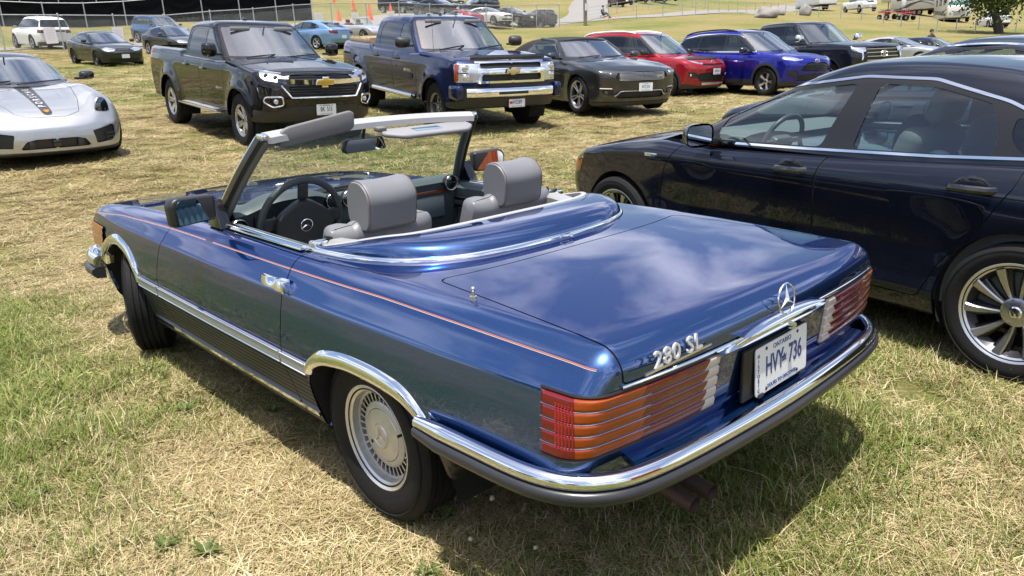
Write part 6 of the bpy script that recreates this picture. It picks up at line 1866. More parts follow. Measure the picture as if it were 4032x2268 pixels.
 for k, (cc, dx, dz) in enumerate((((.6, .05, .06), .010, .010), ((.05, .35, .10), -.012, .004), ((.7, .45, .02), .002, -.014))):
  mb = MB(); mb.cyl((.02 + dx, .7785, 1.075 + dz), (.02 + dx, .7795, 1.075 + dz), .015, seg=14); mb.build('sticker_spot', M('sticker_%d' % k, cc, 0, .4), st)
 mb = MB(); mb.sphere((.80, .42, .98), 1, .09, .16, .17, u=18, v=12); o = mb.build('seat_bag', M('bag_dark', (.03, .032, .035), 0, .8), r)
 mb = MB(); mb.sphere((.62, .50, .93), 1, .07, .04, .05, u=12, v=8); mb.build('paper_mask', M('mask_blue', (.25, .40, .50), 0, .8), r)
 for w in [q for q in r.children if q.name.startswith('wheel') and q.type == 'EMPTY']:
  mb = MB(); mb.tube([(-.012, 0, .014), (-.009, 0, -.014)], .0028, seg=5); mb.tube([(.012, 0, .014), (.009, 0, -.014)], .0028, seg=5); mb.tube([(-.010, 0, 0), (.010, 0, 0)], .0028, seg=5)
  o = mb.build('cap_letter', ALLOY_DARK, w); o.location = (0, .074, 0)
 return c
def build_porsche():
 def rise(x, ay):
  a = .085 * np.exp(-((ay - .68) / .16) ** 2) * smoothstep(1.6, 2.3, x) * (1 - smoothstep(3.0, 3.35, x))
  b = .06 * np.exp(-((ay - .74) / .18) ** 2) * smoothstep(1.0, .3, x) * smoothstep(-1.2, -.6, x)
  return a + b
 sp = dict(name='sports_coupe', label='silver sports coupe with a dark lettered stripe down its hood', cat='car',
  loc=(12.1, -.35, .62), hd=180, pitch=-2.7, roll=-.9, paint=P_SILVER, h=.030, near=2, wb=2.45, xr=-1.20, xf=3.34, hw=.925, rise=rise, rise_h=.06,
  zt=[(-1.25, .72), (-.9, .88), (-.2, .93), (.8, .93), (1.7, .90), (2.1, .845), (2.6, .755), (3.0, .655), (3.2, .585), (3.4, .47)],
  plan=[(-1.2, -.12), (-.5, 0), (.3, 0), (1.0, -.035), (1.8, -.03), (2.5, -.015), (2.9, -.04), (3.3, -.14)],
  sec=[(.10, -.10), (.2, -.04), (.35, -.015), (.55, 0), (.70, -.02), (.85, -.10), (.95, -.2)], crown=.02,
  rearp=[(.2, -1.0), (.6, -1.18), (.8, -1.1)], frontp=[(.08, 3.20), (.16, 3.32), (.30, 3.34), (.45, 3.32), (.56, 3.22), (.7, 3.05)], bowf=.42, ef=2.8, rf=.09, rt=.09, zb=.13,
  arches=[(0, .36, .34), (2.45, .355, .335)], flare=.015,
  cuts=[
   ('hood', 'top', [(1.86, -.2), (1.80, .52), (2.2, .53), (2.7, .46), (3.08, .36), (3.17, .20), (3.18, -.2)], dict(gap=.003)),
   ('stripe', 'top', [(1.5, -.2), (1.5, .100), (2.1, .095), (3.10, .055), (3.14, .03), (3.145, -.2)], dict(mat=M('stripe_dark', (.03, .03, .032), 0, .35), src=['hood'], off=.001, lip=0)),
   ('door', 'side', [(.55, .25), (.50, .6), (.62, 1.1), (1.72, 1.1), (1.80, .6), (1.70, .25)], dict(gap=.003, split=True)),
   ('centre_intake', 'fronty', [(0, .205), (.40, .205), (.33, .300), (.22, .325), (0, .325)], dict(mat=BLACK, off=-.035, lip=0)),
   ('side_intake', 'front', [(.52, .220), (.86, .235), (.98, .30), (.99, .42), (.90, .435), (.47, .385)], dict(mat=BLACK, off=-.03, lip=0, split=True)),
   ('splitter', 'front', [(-.2, .0), (1.5, .0), (1.5, .165), (-.2, .165)], dict(mat=BLACK, off=.012, lip=.02)),
  ],
  gh=dict(roof=[(-1.25, .85), (-.7, 1.04), (-.1, 1.21), (.4, 1.285), (.8, 1.30), (1.2, 1.245)], ws=((1.98, .885), (1.02, 1.26)), rw=((-1.3, .85), (-.1, 1.26)), yb=.735, yr=.50, zb=.90, zr=1.28, zmin=.86,
   bow=.24, crown=.045, bulge=.04, r=.14, rws=.05, plan=[(-1.2, -.12), (-.2, -.02), (.6, 0), (2, -.03)],
   dlo=[(1.66, .92), (1.25, 1.13), (.85, 1.215), (.3, 1.20), (-.15, 1.08), (-.3, .97), (.4, .93)], trim=BLACK, trim_w=.012,
   windows=[[(1.62, .94), (1.22, 1.12), (.85, 1.195), (.45, 1.19), (.42, .945)], [(.38, .95), (.40, 1.185), (.1, 1.15), (-.2, 1.03), (-.22, .98)]], win_mats=[G_SIDE, G_TINT],
   wsz=(.90, 1.265, .70, .515), rwz=(.92, 1.22, .5, .4), ws_mat=glass('porsche_screen', (.42, .56, .66), mirror=.34), roof_mat=paint('roof_grey', (.10, .10, .115), metal=.5, rough=.35, dust=.02), roof_split=.80),
  interior=dict(z=.30, seats=(.75, .0), dash=1.45, dashz=.86, bw=.5, rvm=(1.15, 1.14)),
  wheel=dict(y=.80, key='porsche', R=.335, w=.25, rim=.255, style=dict(kind='spoke', n=5, w0=.05, w1=.045, split=.03, mat=ALLOY)))
 c = vehicle(sp); r = c.root; F = c.F
 mirror_pair(r, F, 1.60, .985, .83, BLACK_GLOSS, w=.20, h=.13, d=.11)
 for sg in (1, -1):
  cen = np.array((2.985, sg * .665, .615)); nrm_ = F
  n = Vector((.62, sg * .22, .75)).normalized()
  p = hit(F, np.array([(2.5, sg * .63, .45)]), tuple(Vector((.92, sg * .06, .32)).normalized()))[0]
  g = (F(p[None] + [.004, 0, 0]) - F(p[None] - [.004, 0, 0]), F(p[None] + [0, .004, 0]) - F(p[None] - [0, .004, 0]), F(p[None] + [0, 0, .004]) - F(p[None] - [0, 0, .004]))
  n = Vector((g[0][0], g[1][0], g[2][0])).normalized()
  Mb = basis(n.cross(Vector((0, 0, 1))), (0, 0, 1), p - np.array(n) * .004)
  mb = MB(); mb.sphere((0, 0, 0), 1, .118, .150, .030, u=32, v=16); o = mb.build('headlamp', HEADL_DARK, r); o.data.transform(Mb)
  mb = MB(); mb.tube([(.120 * math.cos(2 * math.pi * k / 40), .152 * math.sin(2 * math.pi * k / 40), .006) for k in range(40)], .008, seg=8, closed=True); q = mb.build('lamp_ring', CHROME_SAT, o); q.data.transform(Mb)
  mb = MB(); mb.sphere((0, -.01, .015), 1, .045, .045, .022, u=20, v=10)
  for a in (45, 135, 225, 315): mb.box((.065 * math.cos(R(a)), .085 * math.sin(R(a)) - .005, .022), (.03, .012, .008), bev=.003)
  q = mb.build('lamp_element', M('lamp_glow', (.55, .62, .70), .6, .12), o); q.data.transform(Mb)
  mb = MB(); mb.sphere((0, 0, 0), 1, .121, .153, .036, u=32, v=16); q = mb.build('lamp_glass', glass('lamp_glass_blue', (.55, .66, .78), mirror=.10), o); q.data.transform(Mb)
 hs = lambda x: hit(F, np.array([[x, 0, .3]]), (0, 0, 1))[0]
 for i, ch in enumerate('PORSCHE'):
  x = 2.90 - i * .125
  p = hs(x); q = hs(x + .02)
  d = Vector(q - p).normalized()
  sz = .125 - i * .004
  text_on('hood_lettering', ch, tuple(-d), (0, -1, 0), tuple(p + np.array((0, 0, .004))), M('letter_silver', (.55, .55, .57), .3, .4), r, size=sz * .95, depth=.0008, bold=.002)
 p = hs(3.06); q = hs(3.08); d = Vector(q - p).normalized(); nn = d.cross(Vector((0, 1, 0)));
 mb = MB(); mb.prism([tuple(t) for t in rounded([(-.032, .03), (.032, .03), (.030, -.01), (0, -.045), (-.030, -.01)], .01, 3)], 'z', 0, .005); o = mb.build('hood_shield', M('shield_gold', (.60, .30, .05), .7, .3, var=.5, vscale=60), r)
 o.data.transform(basis((0, 1, 0), tuple(-d), tuple(p + np.array((0, 0, .002)))))
 for sg in (1, -1):
  for zz in (.33, .285, .245):
   P = np.array([hit(F, np.array([[2.6, sg * y, zz]]), (1, 0, 0))[0] for y in np.linspace(.60, .80, 10)]); P[:, 0] -= .018
   mb = MB(); mb.tube(P, .010, seg=6); mb.build('intake_slat', CLAD, r)
 for y in (-.27, .27):
  p = front_pt(F, y, .262, 2.5, -.012); mb = MB(); mb.box(p, (.02, .07, .10), bev=.01); mb.build('intake_block', CLAD, r)
 mb = MB(); p = front_pt(F, 0, .265, 2.5, -.012); mb.box(p, (.02, .09, .085), bev=.01); mb.build('radar_cover', BLACK_GLOSS, r)
 for y0, y1 in ((-.05, .5), (-.6, -.1)):
  mb = MB(); mb.tube([(1.98, y0, .905), (1.93, (y0 + y1) / 2, .93), (1.87, y1, .945)], .010, seg=6); mb.build('wiper', BLACK, r)
 for sg in (1, -1):
  P = np.array([hit(F, np.array([[x, sg * (.36 - .10 * (x - 1.9)), .3]]), (0, 0, 1))[0] for x in np.linspace(1.95, 2.75, 12)]); P[:, 2] -= .003
  mb = MB(); mb.tube(P, [.002 + .006 * math.sin(math.pi * k / 11) for k in range(12)], seg=6); mb.build('hood_crease', P_SILVER, r)
 return c
TRUCK_STEP = M('step_chrome', (.72, .72, .73), 1.0, .15)
def truck_bed(r, xr, x1, hw, z, zf, mat=CLAD):
 mb = MB()
 mb.box(((xr + x1) / 2, 0, zf), (x1 - xr - .1, hw * 1.5, .04))
 for sg in (1, -1): mb.box(((xr + x1) / 2, sg * hw * .77, (z + zf) / 2), (x1 - xr - .1, .04, z - zf - .02))
 mb.box((xr + .08, 0, (z + zf) / 2), (.04, hw * 1.5, z - zf - .02)); mb.box((x1 - .05, 0, (z + zf) / 2), (.04, hw * 1.5, z - zf - .02))
 mb.build('cargo_bed', mat, r)
def build_colorado():
 sp = dict(name='pickup_truck', label='black crew-cab pickup with gold grille emblem and chrome fog lamp surrounds', cat='pickup truck', group='row of vehicles facing the camera',
  loc=(12.34, -4.0, .58), hd=176.3, pitch=-3.9, roll=-1.6, paint=P_BLACK, h=.032, near=2, wb=3.258, xr=-1.16, xf=4.22, hw=.93,
  zt=[(-1.2, 1.31), (.62, 1.31), (.72, 1.24), (2.3, 1.235), (2.75, 1.265), (3.3, 1.235), (3.85, 1.165), (4.25, 1.06)], zt_sm=.04, crown=[(-1, .01), (2, .03), (3, .06), (4.2, .07)],
  plan=[(-1.2, -.03), (-.5, -.01), (.3, -.012), (2.0, -.012), (2.8, -.02), (3.3, -.005), (3.9, -.035), (4.2, -.09)],
  sec=[(.3, -.05), (.45, -.025), (.6, -.015), (.85, -.004), (1.02, 0), (1.10, -.008), (1.20, -.03), (1.3, -.07)], rearp=[(.4, -1.1), (.7, -1.16), (1.3, -1.16)],
  frontp=[(.40, 4.06), (.55, 4.18), (.75, 4.22), (.95, 4.20), (1.1, 4.10)], bowf=.30, ef=3, rf=.10, rt=.05, bowr=.03, rr=.04, zb=.42, arches=[(0, .455, .40), (3.258, .455, .40)], flare=.055,
  voids=[[(-1.08, -.3), (.60, -.3), (.60, .74), (-1.08, .74)]],
  cuts=[
   ('front_door', 'side', [(1.62, .45), (1.62, .9), (1.58, 1.5), (2.62, 1.5), (2.66, .9), (2.62, .45)], door_cut(0)),
   ('rear_door', 'side', [(1.612, .45), (1.612, .9), (1.572, 1.5), (.78, 1.5), (.72, .95), (.62, .80), (.70, .45)], door_cut(0)),
   ('hood', 'top', [(2.78, -.2), (2.72, .66), (3.2, .72), (3.9, .66), (4.03, .55), (4.08, -.2)], dict(gap=.003)),
   ('headlamp', 'front', [(.60, .96), (1.08, 1.02), (1.22, 1.135), (1.10, 1.15), (.62, 1.085)], dict(mat=HEADL, split=True, off=-.004, lip=0)),
   ('upper_grille', 'fronty', [(0, 1.02), (.58, 1.02), (.60, 1.085), (0, 1.115)], dict(mat=MESH, off=-.02, lip=0)),
   ('lower_grille', 'fronty', [(0, .80), (.46, .80), (.55, .93), (0, .95)], dict(mat=MESH, off=-.02, lip=0)),
   ('fog_pocket', 'front', [(.63, .66), (.80, .63), (.93, .72), (.90, .79), (.64, .80)], dict(mat=BLACK, off=-.03, split=True, lip=0)),
   ('lower_bumper', 'front', [(-.2, .3), (1.35, .3), (1.35, .60), (.85, .58), (.55, .66), (-.2, .66)], dict(mat=CLAD, off=.004, lip=0)),
   ('tail_lamp', 'rear', [(.78, .95), (1.05, .95), (1.05, 1.27), (.78, 1.27)], dict(mat=RED_LENS, split=True, lip=0)),
  ],
  gh=dict(roof=[(.6, 1.72), (1.0, 1.775), (1.6, 1.79), (2.1, 1.745)], roof_sm=.12, ws=((2.72, 1.235), (1.98, 1.72)), rw=((.66, 1.22), (.74, 1.70)), yb=.815, yr=.665, zb=1.24, zr=1.74, zmin=1.19, bow=.16, bowr=.03, r=.09, rrw=.06, crown=.02,
   dlo=[(2.50, 1.255), (2.10, 1.60), (1.95, 1.675), (1.0, 1.685), (.86, 1.62), (.80, 1.27)], trim=BLACK, trim_w=.008, win_r=.05, pillar_mat=P_BLACK,
   windows=[[(2.36, 1.285), (2.02, 1.60), (1.90, 1.645), (1.66, 1.65), (1.66, 1.285)], [(1.54, 1.285), (1.54, 1.65), (1.05, 1.65), (.93, 1.60), (.86, 1.30)]], win_mats=[G_SIDE, G_TINT],
   wsz=(1.24, 1.715, .76, .635), rwz=(1.28, 1.66, .6, .5), rw_mat=G_TINT, ws_mat=glass('truck_screen', (.55, .68, .74), mirror=.32)),
  interior=dict(z=.75, seats=(1.55, .95), dash=2.28, dashz=1.24, rvm=(2.08, 1.60), visors=(.36, -.36), seat_mat=M('seat_dark', (.06, .06, .064), 0, .8)),
  wheel=dict(y=.80, key='colorado', R=.39, w=.255, rim=.225, spin=8, style=dict(kind='spoke', n=6, w0=.045, w1=.040, split=.026, mat=ALLOY, depth=.05)))
 c = vehicle(sp); r = c.root; F = c.F
 truck_bed(r, -1.12, .64, .93, 1.29, .82)
 fd, rd = c.parts['front_door'], c.parts['rear_door']
 handle(r, F, 1.80, 1.06, BLACK_GLOSS, w=.20, h=.036, parts=fd); handle(r, F, .98, 1.08, BLACK_GLOSS, w=.20, h=.036, parts=rd)
 mirror_pair(r, F, 2.46, 1.36, .92, P_BLACK, w=.22, h=.21, d=.12)
 bar('grille_bar', F, -.66, .66, lambda y: .985 + .02 * (np.abs(y) / .6) ** 2, 3.4, .030, CHROME, r, off=.004, flat=.062)
 P = front_path(F, np.linspace(-.50, .50, 30), lambda y: .780 + .0 * y, 3.4, .010); Q1 = front_path(F, np.linspace(.50, .62, 8), lambda y: .780 + (y - .5) * 1.35, 3.4, .010); Q0 = front_path(F, np.linspace(-.62, -.50, 8), lambda y: .780 + (-y - .5) * 1.35, 3.4, .010)
 mb = MB(); mb.tube(np.concatenate([Q0, P[1:-1], Q1]), .014, seg=8); mb.build('grille_surround', CHROME, r)
 for z in (.83, .865, .90, 1.05, 1.078): bar('grille_slat', F, -.5, .5, z, 3.4, .007, BLACK_GLOSS, r, off=-.012)
 bowtie(r, tuple(front_pt(F, 0, .985, 3.4, .032)), .27, M('emblem_gold', (.62, .40, .08), .8, .3), CHROME)
 for sg in (1, -1):
  ang = [(.655, .675), (.795, .645), (.905, .720), (.885, .785), (.665, .790)]
  P = [hit(F, np.array([[3.3, 0, z]]), tuple(Vector((.92, sg * s_ * .62, 0)).normalized()))[0] for s_, z in ang]
  P = []
  for s_, z in [tuple(q) for q in rounded(ang, .03, 4)]:
   y = min(s_, .80) ; p = front_pt(F, sg * s_ * .93, z, 3.0, .006); P.append(p)
  mb = MB(); mb.tube(P, .013, seg=8, closed=True); mb.build('fog_surround', CHROME, r)
  p = front_pt(F, sg * .69, .725, 3.0, -.02); mb = MB(); mb.sphere(p, .042, .6, 1, 1, u=20, v=12); mb.build('fog_lamp', HEADL, r)
  for y, z in ((.66, 1.04), (.76, 1.065)):
   p = front_pt(F, sg * y, z, 3.0, -.004); mb = MB(); mb.sphere(p, .036, .5, 1, 1, u=16, v=10); mb.build('lamp_projector', HEADL_DARK, r)
  P = [front_pt(F, sg * y, 1.105 + (y - .6) * .14, 3.0, .004) for y in np.linspace(.56, .82, 10)]
  mb = MB(); mb.tube(P, .010, seg=6); mb.build('lamp_brow', CHROME, r)
  mb = MB(); mb.box((1.62, sg * .95, .46), (1.75, .16, .035), bev=.012); b_ = mb.build('running_board', TRUCK_STEP, r)
  mb = MB(); mb.box((1.62, sg * .95, .481), (1.5, .11, .006)); mb.build('step_pad', M('pad_grey', (.20, .19, .18), 0, .8), b_)
  mb = MB()
  for x in (1.0, 1.6, 2.2): mb.box((x, sg * .85, .47), (.05, .2, .03))
  mb.build('step_bracket', BLACK, b_)
 number_plate(r, tuple(front_pt(F, .0, .60, 3.4, .012)), (0, 1, 0), (0, 0, 1), 'BK  515', crown=False, frame=True, blue=M('plate_black', (.02, .02, .025), 0, .5))
 for y0, y1 in ((.1, .62), (-.55, -.05)):
  mb = MB(); mb.tube([(2.74, y0, 1.262), (2.70, (y0 + y1) / 2, 1.282), (2.63, y1, 1.295)], .010, seg=6); mb.build('wiper', BLACK, r)
 p = side_pt(F, 2.42, .80, -1, .002); text_on('door_lettering', 'COLORADO', (1, 0, 0), (0, 0, 1), tuple(p), CHROME_SAT, r, size=.045, depth=.003)
 mb = MB(); mb.sphere((1.35, 0, 1.795), 1, .09, .03, .035, u=14, v=8); mb.build('roof_antenna', P_BLACK, r)
 text_on('bed_decal', '4X4', (1, 0, 0), (0, 0, 1), tuple(side_pt(F, -.92, 1.20, -1, .002)), M('decal_red', (.45, .10, .08), 0, .5), r, size=.09, depth=.001)
 mb = MB(); mb.box((-1.22, 0, .62), (.14, 1.6, .18), bev=.03); mb.build('rear_bumper', BLACK, r)
 return c
def build_silverado():
 sp = dict(name='pickup_truck', label='dark blue full-size pickup with wide chrome grille and chrome bumper', cat='pickup truck', group='row of vehicles facing the camera',
  loc=(12.02, -7.9, .58), hd=166.9, pitch=-4.0, roll=-.9, paint=P_NAVY, h=.034, near=2, wb=3.645, xr=-1.18, xf=4.62, hw=1.0,
  zt=[(-1.2, 1.32), (.55, 1.32), (.65, 1.27), (2.6, 1.265), (3.0, 1.30), (3.5, 1.305), (4.2, 1.255), (4.65, 1.19)], zt_sm=.04, crown=[(-1, .01), (2.5, .03), (3.2, .05), (4.5, .035)],
  plan=[(-1.2, -.04), (-.6, -.01), (.5, 0), (2.6, 0), (3.6, 0), (4.2, -.02), (4.6, -.06)],
  sec=[(.3, -.06), (.5, -.025), (.75, -.005), (.95, 0), (1.08, -.006), (1.2, -.03), (1.32, -.075)], rearp=[(.4, -1.12), (.8, -1.18), (1.3, -1.18)],
  frontp=[(.45, 4.52), (.6, 4.60), (.8, 4.615), (1.05, 4.60), (1.2, 4.53)], bowf=.20, ef=3.5, rf=.07, rt=.05, bowr=.02, rr=.04, zb=.44, arches=[(0, .48, .41), (3.645, .48, .41)], flare=.035,
  voids=[[(-1.1, -.3), (.5, -.3), (.5, .80), (-1.1, .80)]],
  cuts=[
   ('front_door', 'side', [(1.82, .48), (1.82, .9), (1.80, 1.5), (2.86, 1.5), (2.92, .9), (2.88, .48)], door_cut(0)),
   ('rear_door', 'side', [(1.812, .48), (1.812, .9), (1.792, 1.5), (.75, 1.5), (.70, .95), (.78, .48)], door_cut(0)),
   ('hood', 'top', [(3.06, -.2), (3.0, .74), (3.5, .80), (4.30, .76), (4.46, .66), (4.50, -.2)], dict(gap=.003)),
   ('headlamp', 'front', [(.655, .865), (1.16, .865), (1.20, 1.155), (.655, 1.155)], dict(mat=HEADL, split=True, off=-.004, lip=0, r=.012)),
   ('corner_lamp', 'front', [(1.06, .88), (1.15, .88), (1.18, 1.14), (1.06, 1.14)], dict(mat=AMBER_LENS, split=True, off=-.002, lip=0, r=.01, src=['headlamp'])),
   ('grille_frame', 'fronty', [(0, .845), (.635, .845), (.645, 1.185), (0, 1.195)], dict(mat=CHROME, off=.010, lip=.012, r=.012)),
   ('grille_upper', 'fronty', [(0, 1.075), (.565, 1.075), (.575, 1.150), (0, 1.158)], dict(mat=MESH, off=-.02, lip=0, src=['grille_frame'], r=.015)),
   ('grille_lower', 'fronty', [(0, .880), (.555, .880), (.555, .985), (0, .985)], dict(mat=MESH, off=-.02, lip=0, src=['grille_frame'], r=.02)),
   ('valance', 'front', [(-.2, .35), (1.45, .35), (1.45, .53), (.95, .58), (.6, .63), (-.2, .63)], dict(mat=CLAD, off=.004, lip=0)),
   ('tail_lamp', 'rear', [(.84, .90), (1.10, .90), (1.10, 1.27), (.84, 1.27)], dict(mat=RED_LENS, split=True, lip=0)),
   ('side_strip', 'side', [(.80, .80), (2.78, .80), (2.78, .90), (.80, .90)], dict(mat=CLAD, off=.012, lip=.012, split=True, src=['front_door', 'rear_door'], r=.005)),
  ],
  gh=dict(roof=[(.5, 1.80), (1.0, 1.855), (1.8, 1.87), (2.4, 1.83)], roof_sm=.12, ws=((3.04, 1.275), (2.32, 1.815)), rw=((.58, 1.25), (.64, 1.80)), yb=.90, yr=.72, zb=1.27, zr=1.82, zmin=1.22, bow=.18, bowr=.03, r=.10, rrw=.06, crown=.02,
   dlo=[(2.80, 1.29), (2.45, 1.66), (2.28, 1.755), (.88, 1.76), (.78, 1.66), (.76, 1.29)], trim=None, pillar_mat=P_NAVY, win_r=.09,
   windows=[[(2.68, 1.315), (2.36, 1.66), (2.2, 1.725), (1.90, 1.725), (1.90, 1.315)], [(1.72, 1.315), (1.72, 1.725), (1.0, 1.725), (.92, 1.64), (.92, 1.315)]], win_mats=[G_SIDE, G_TINT],
   wsz=(1.28, 1.805, .84, .69), rwz=(1.32, 1.74, .7, .6), rw_mat=G_TINT, ws_mat=glass('truck_screen2', (.55, .68, .74), mirror=.32)),
  interior=dict(z=.80, seats=(1.85, 1.0), dash=2.62, dashz=1.27, rvm=(2.42, 1.70), visors=(.4, -.4), seat_mat=M('seat_dark')),
  wheel=dict(y=.84, key='silverado', R=.405, w=.26, rim=.222, spin=12, style=dict(kind='steel', n=6, rh=.128, hd=.033, hw=.60, mat=M('steel_brownish', (.30, .29, .28), .8, .42, var=.3), lip=M('steel_brownish'))))
 c = vehicle(sp); r = c.root; F = c.F
 truck_bed(r, -1.14, .56, 1.0, 1.30, .85)
 fd, rd = c.parts['front_door'], c.parts['rear_door']
 handle(r, F, 2.02, 1.12, CLAD, w=.20, h=.04, parts=fd); handle(r, F, .98, 1.12, CLAD, w=.20, h=.04, parts=rd)
 mirror_pair(r, F, 2.72, 1.42, 1.03, CLAD, w=.27, h=.19, d=.13)
 bowtie(r, tuple(front_pt(F, 0, 1.032, 3.9, .020)), .26, M('emblem_pale_gold', (.66, .56, .33), .8, .3), BLACK_GLOSS)
 ys = np.linspace(-.80, .80, 40); P = front_path(F, ys, .70, 3.9, .0)
 P2 = np.concatenate([P[:, :2], np.full((40, 1), .70)], 1)[::-1]
 bmp = sweep('front_bumper', P2[::-1], [(.0, -.075), (.035, -.072), (.050, -.055), (.055, 0), (.050, .055), (.028, .072), (0, .075)], CHROME, r, angle=50)
 p = front_pt(F, 0, .70, 3.9, .052); mb = MB(); mb.box((p[0] - .004, 0, .69), (.016, .56, .05), bev=.008); mb.build('bumper_slot', BLACK, bmp)
 for sg in (1, -1):
  ysn = np.linspace(.80, 1.0, 10)
  mb = MB(); mb.box((4.40, sg * .93, .70), (.36, .15, .24), bev=.06, seg=4); mb.build('bumper_end', P_NAVY, r)
  for z in (.94, 1.08):
   p = front_pt(F, sg * .80, z, 3.9, -.004); mb = MB(); mb.sphere(p, .058, .45, 1.15, 1, u=18, v=10); mb.build('lamp_reflector', CHROME_SAT, r)
  p = front_pt(F, sg * .80, 1.01, 3.9, .002); mb = MB(); mb.box((p[0] - .005, sg * .81, 1.01), (.02, .30, .012)); mb.build('lamp_divider', BLACK, r)
  mb = MB(); mb.cyl((.75, sg * .99, .50), (2.75, sg * .99, .50), .045, seg=14); b_ = mb.build('side_step', TRUCK_STEP, r)
  mb = MB()
  for x in (1.0, 2.5): mb.box((x, sg * .90, .50), (.05, .2, .04))
  mb.build('step_bracket', BLACK, b_)
  mb = MB(); mb.cyl((2.75, sg * .99, .50), (2.80, sg * .97, .49), .042, .03, seg=14); mb.build('step_cap', BLACK, b_)
 number_plate(r, tuple(front_pt(F, .10, .52, 3.9, .03)), (0, 1, 0), (0, 0, 1), 'AV2589', crown=False, frame=True, reg=1)
 q = front_pt(F, .10, .52, 3.9, .036); mb = MB(); mb.cyl((q[0], .10 - .118, .52), (q[0] + .002, .10 - .118, .52), .024, seg=16); mb.build('plate_poppy', M('poppy_red', (.55, .02, .02), 0, .5), r)
 for y0, y1 in ((.15, .72), (-.60, -.05)):
  mb = MB(); mb.tube([(3.10, y0, 1.305), (3.04, (y0 + y1) / 2, 1.335), (2.94, y1, 1.36)], .012, seg=6); mb.build('wiper', BLACK, r)
 mb = MB(); mb.tube([(3.28, -.80, 1.27), (3.24, -.80, 1.65), (3.19, -.80, 2.05)], .0035, seg=5); mb.build('antenna', BLACK, r)
 text_on('door_lettering', 'SILVERADO', (1, 0, 0), (0, 0, 1), tuple(side_pt(F, 2.55, .935, -1, .003)), CHROME_SAT, r, size=.065, depth=.004, bold=.001)
 mb = MB(); mb.prism([(-.03, 0), (.03, .02), (.02, -.08), (.03, -.16), (-.02, -.18), (-.03, -.10)], 'x', 2.40, 2.405); o = mb.build('mirror_charm', WHITE, r); o.location = (0, 0, 1.66)
 mb = MB()
 for y in (-.28, .28): mb.box((1.95, y, 1.872), (.07, .04, .02), bev=.006)
 mb.box((1.85, 0, 1.875), (.07, .04, .02), bev=.006)
 mb.build('roof_marker_lamps', BLACK, r)
 ys = np.linspace(-.70, .70, 30); P = front_path(F, ys, 1.20, 3.9, .0); P[:, 2] = 1.225
 mb = MB(); mb.grid(np.stack([P + [.02, 0, -.015], P + [.03, 0, .02], P + [0, 0, .055]])); mb.build('hood_deflector', BLACK_GLOSS, r, recalc=True)
 mb = MB(); mb.box((-1.25, 0, .65), (.16, 1.7, .2), bev=.03); mb.build('rear_bumper', CHROME, r)
 return c
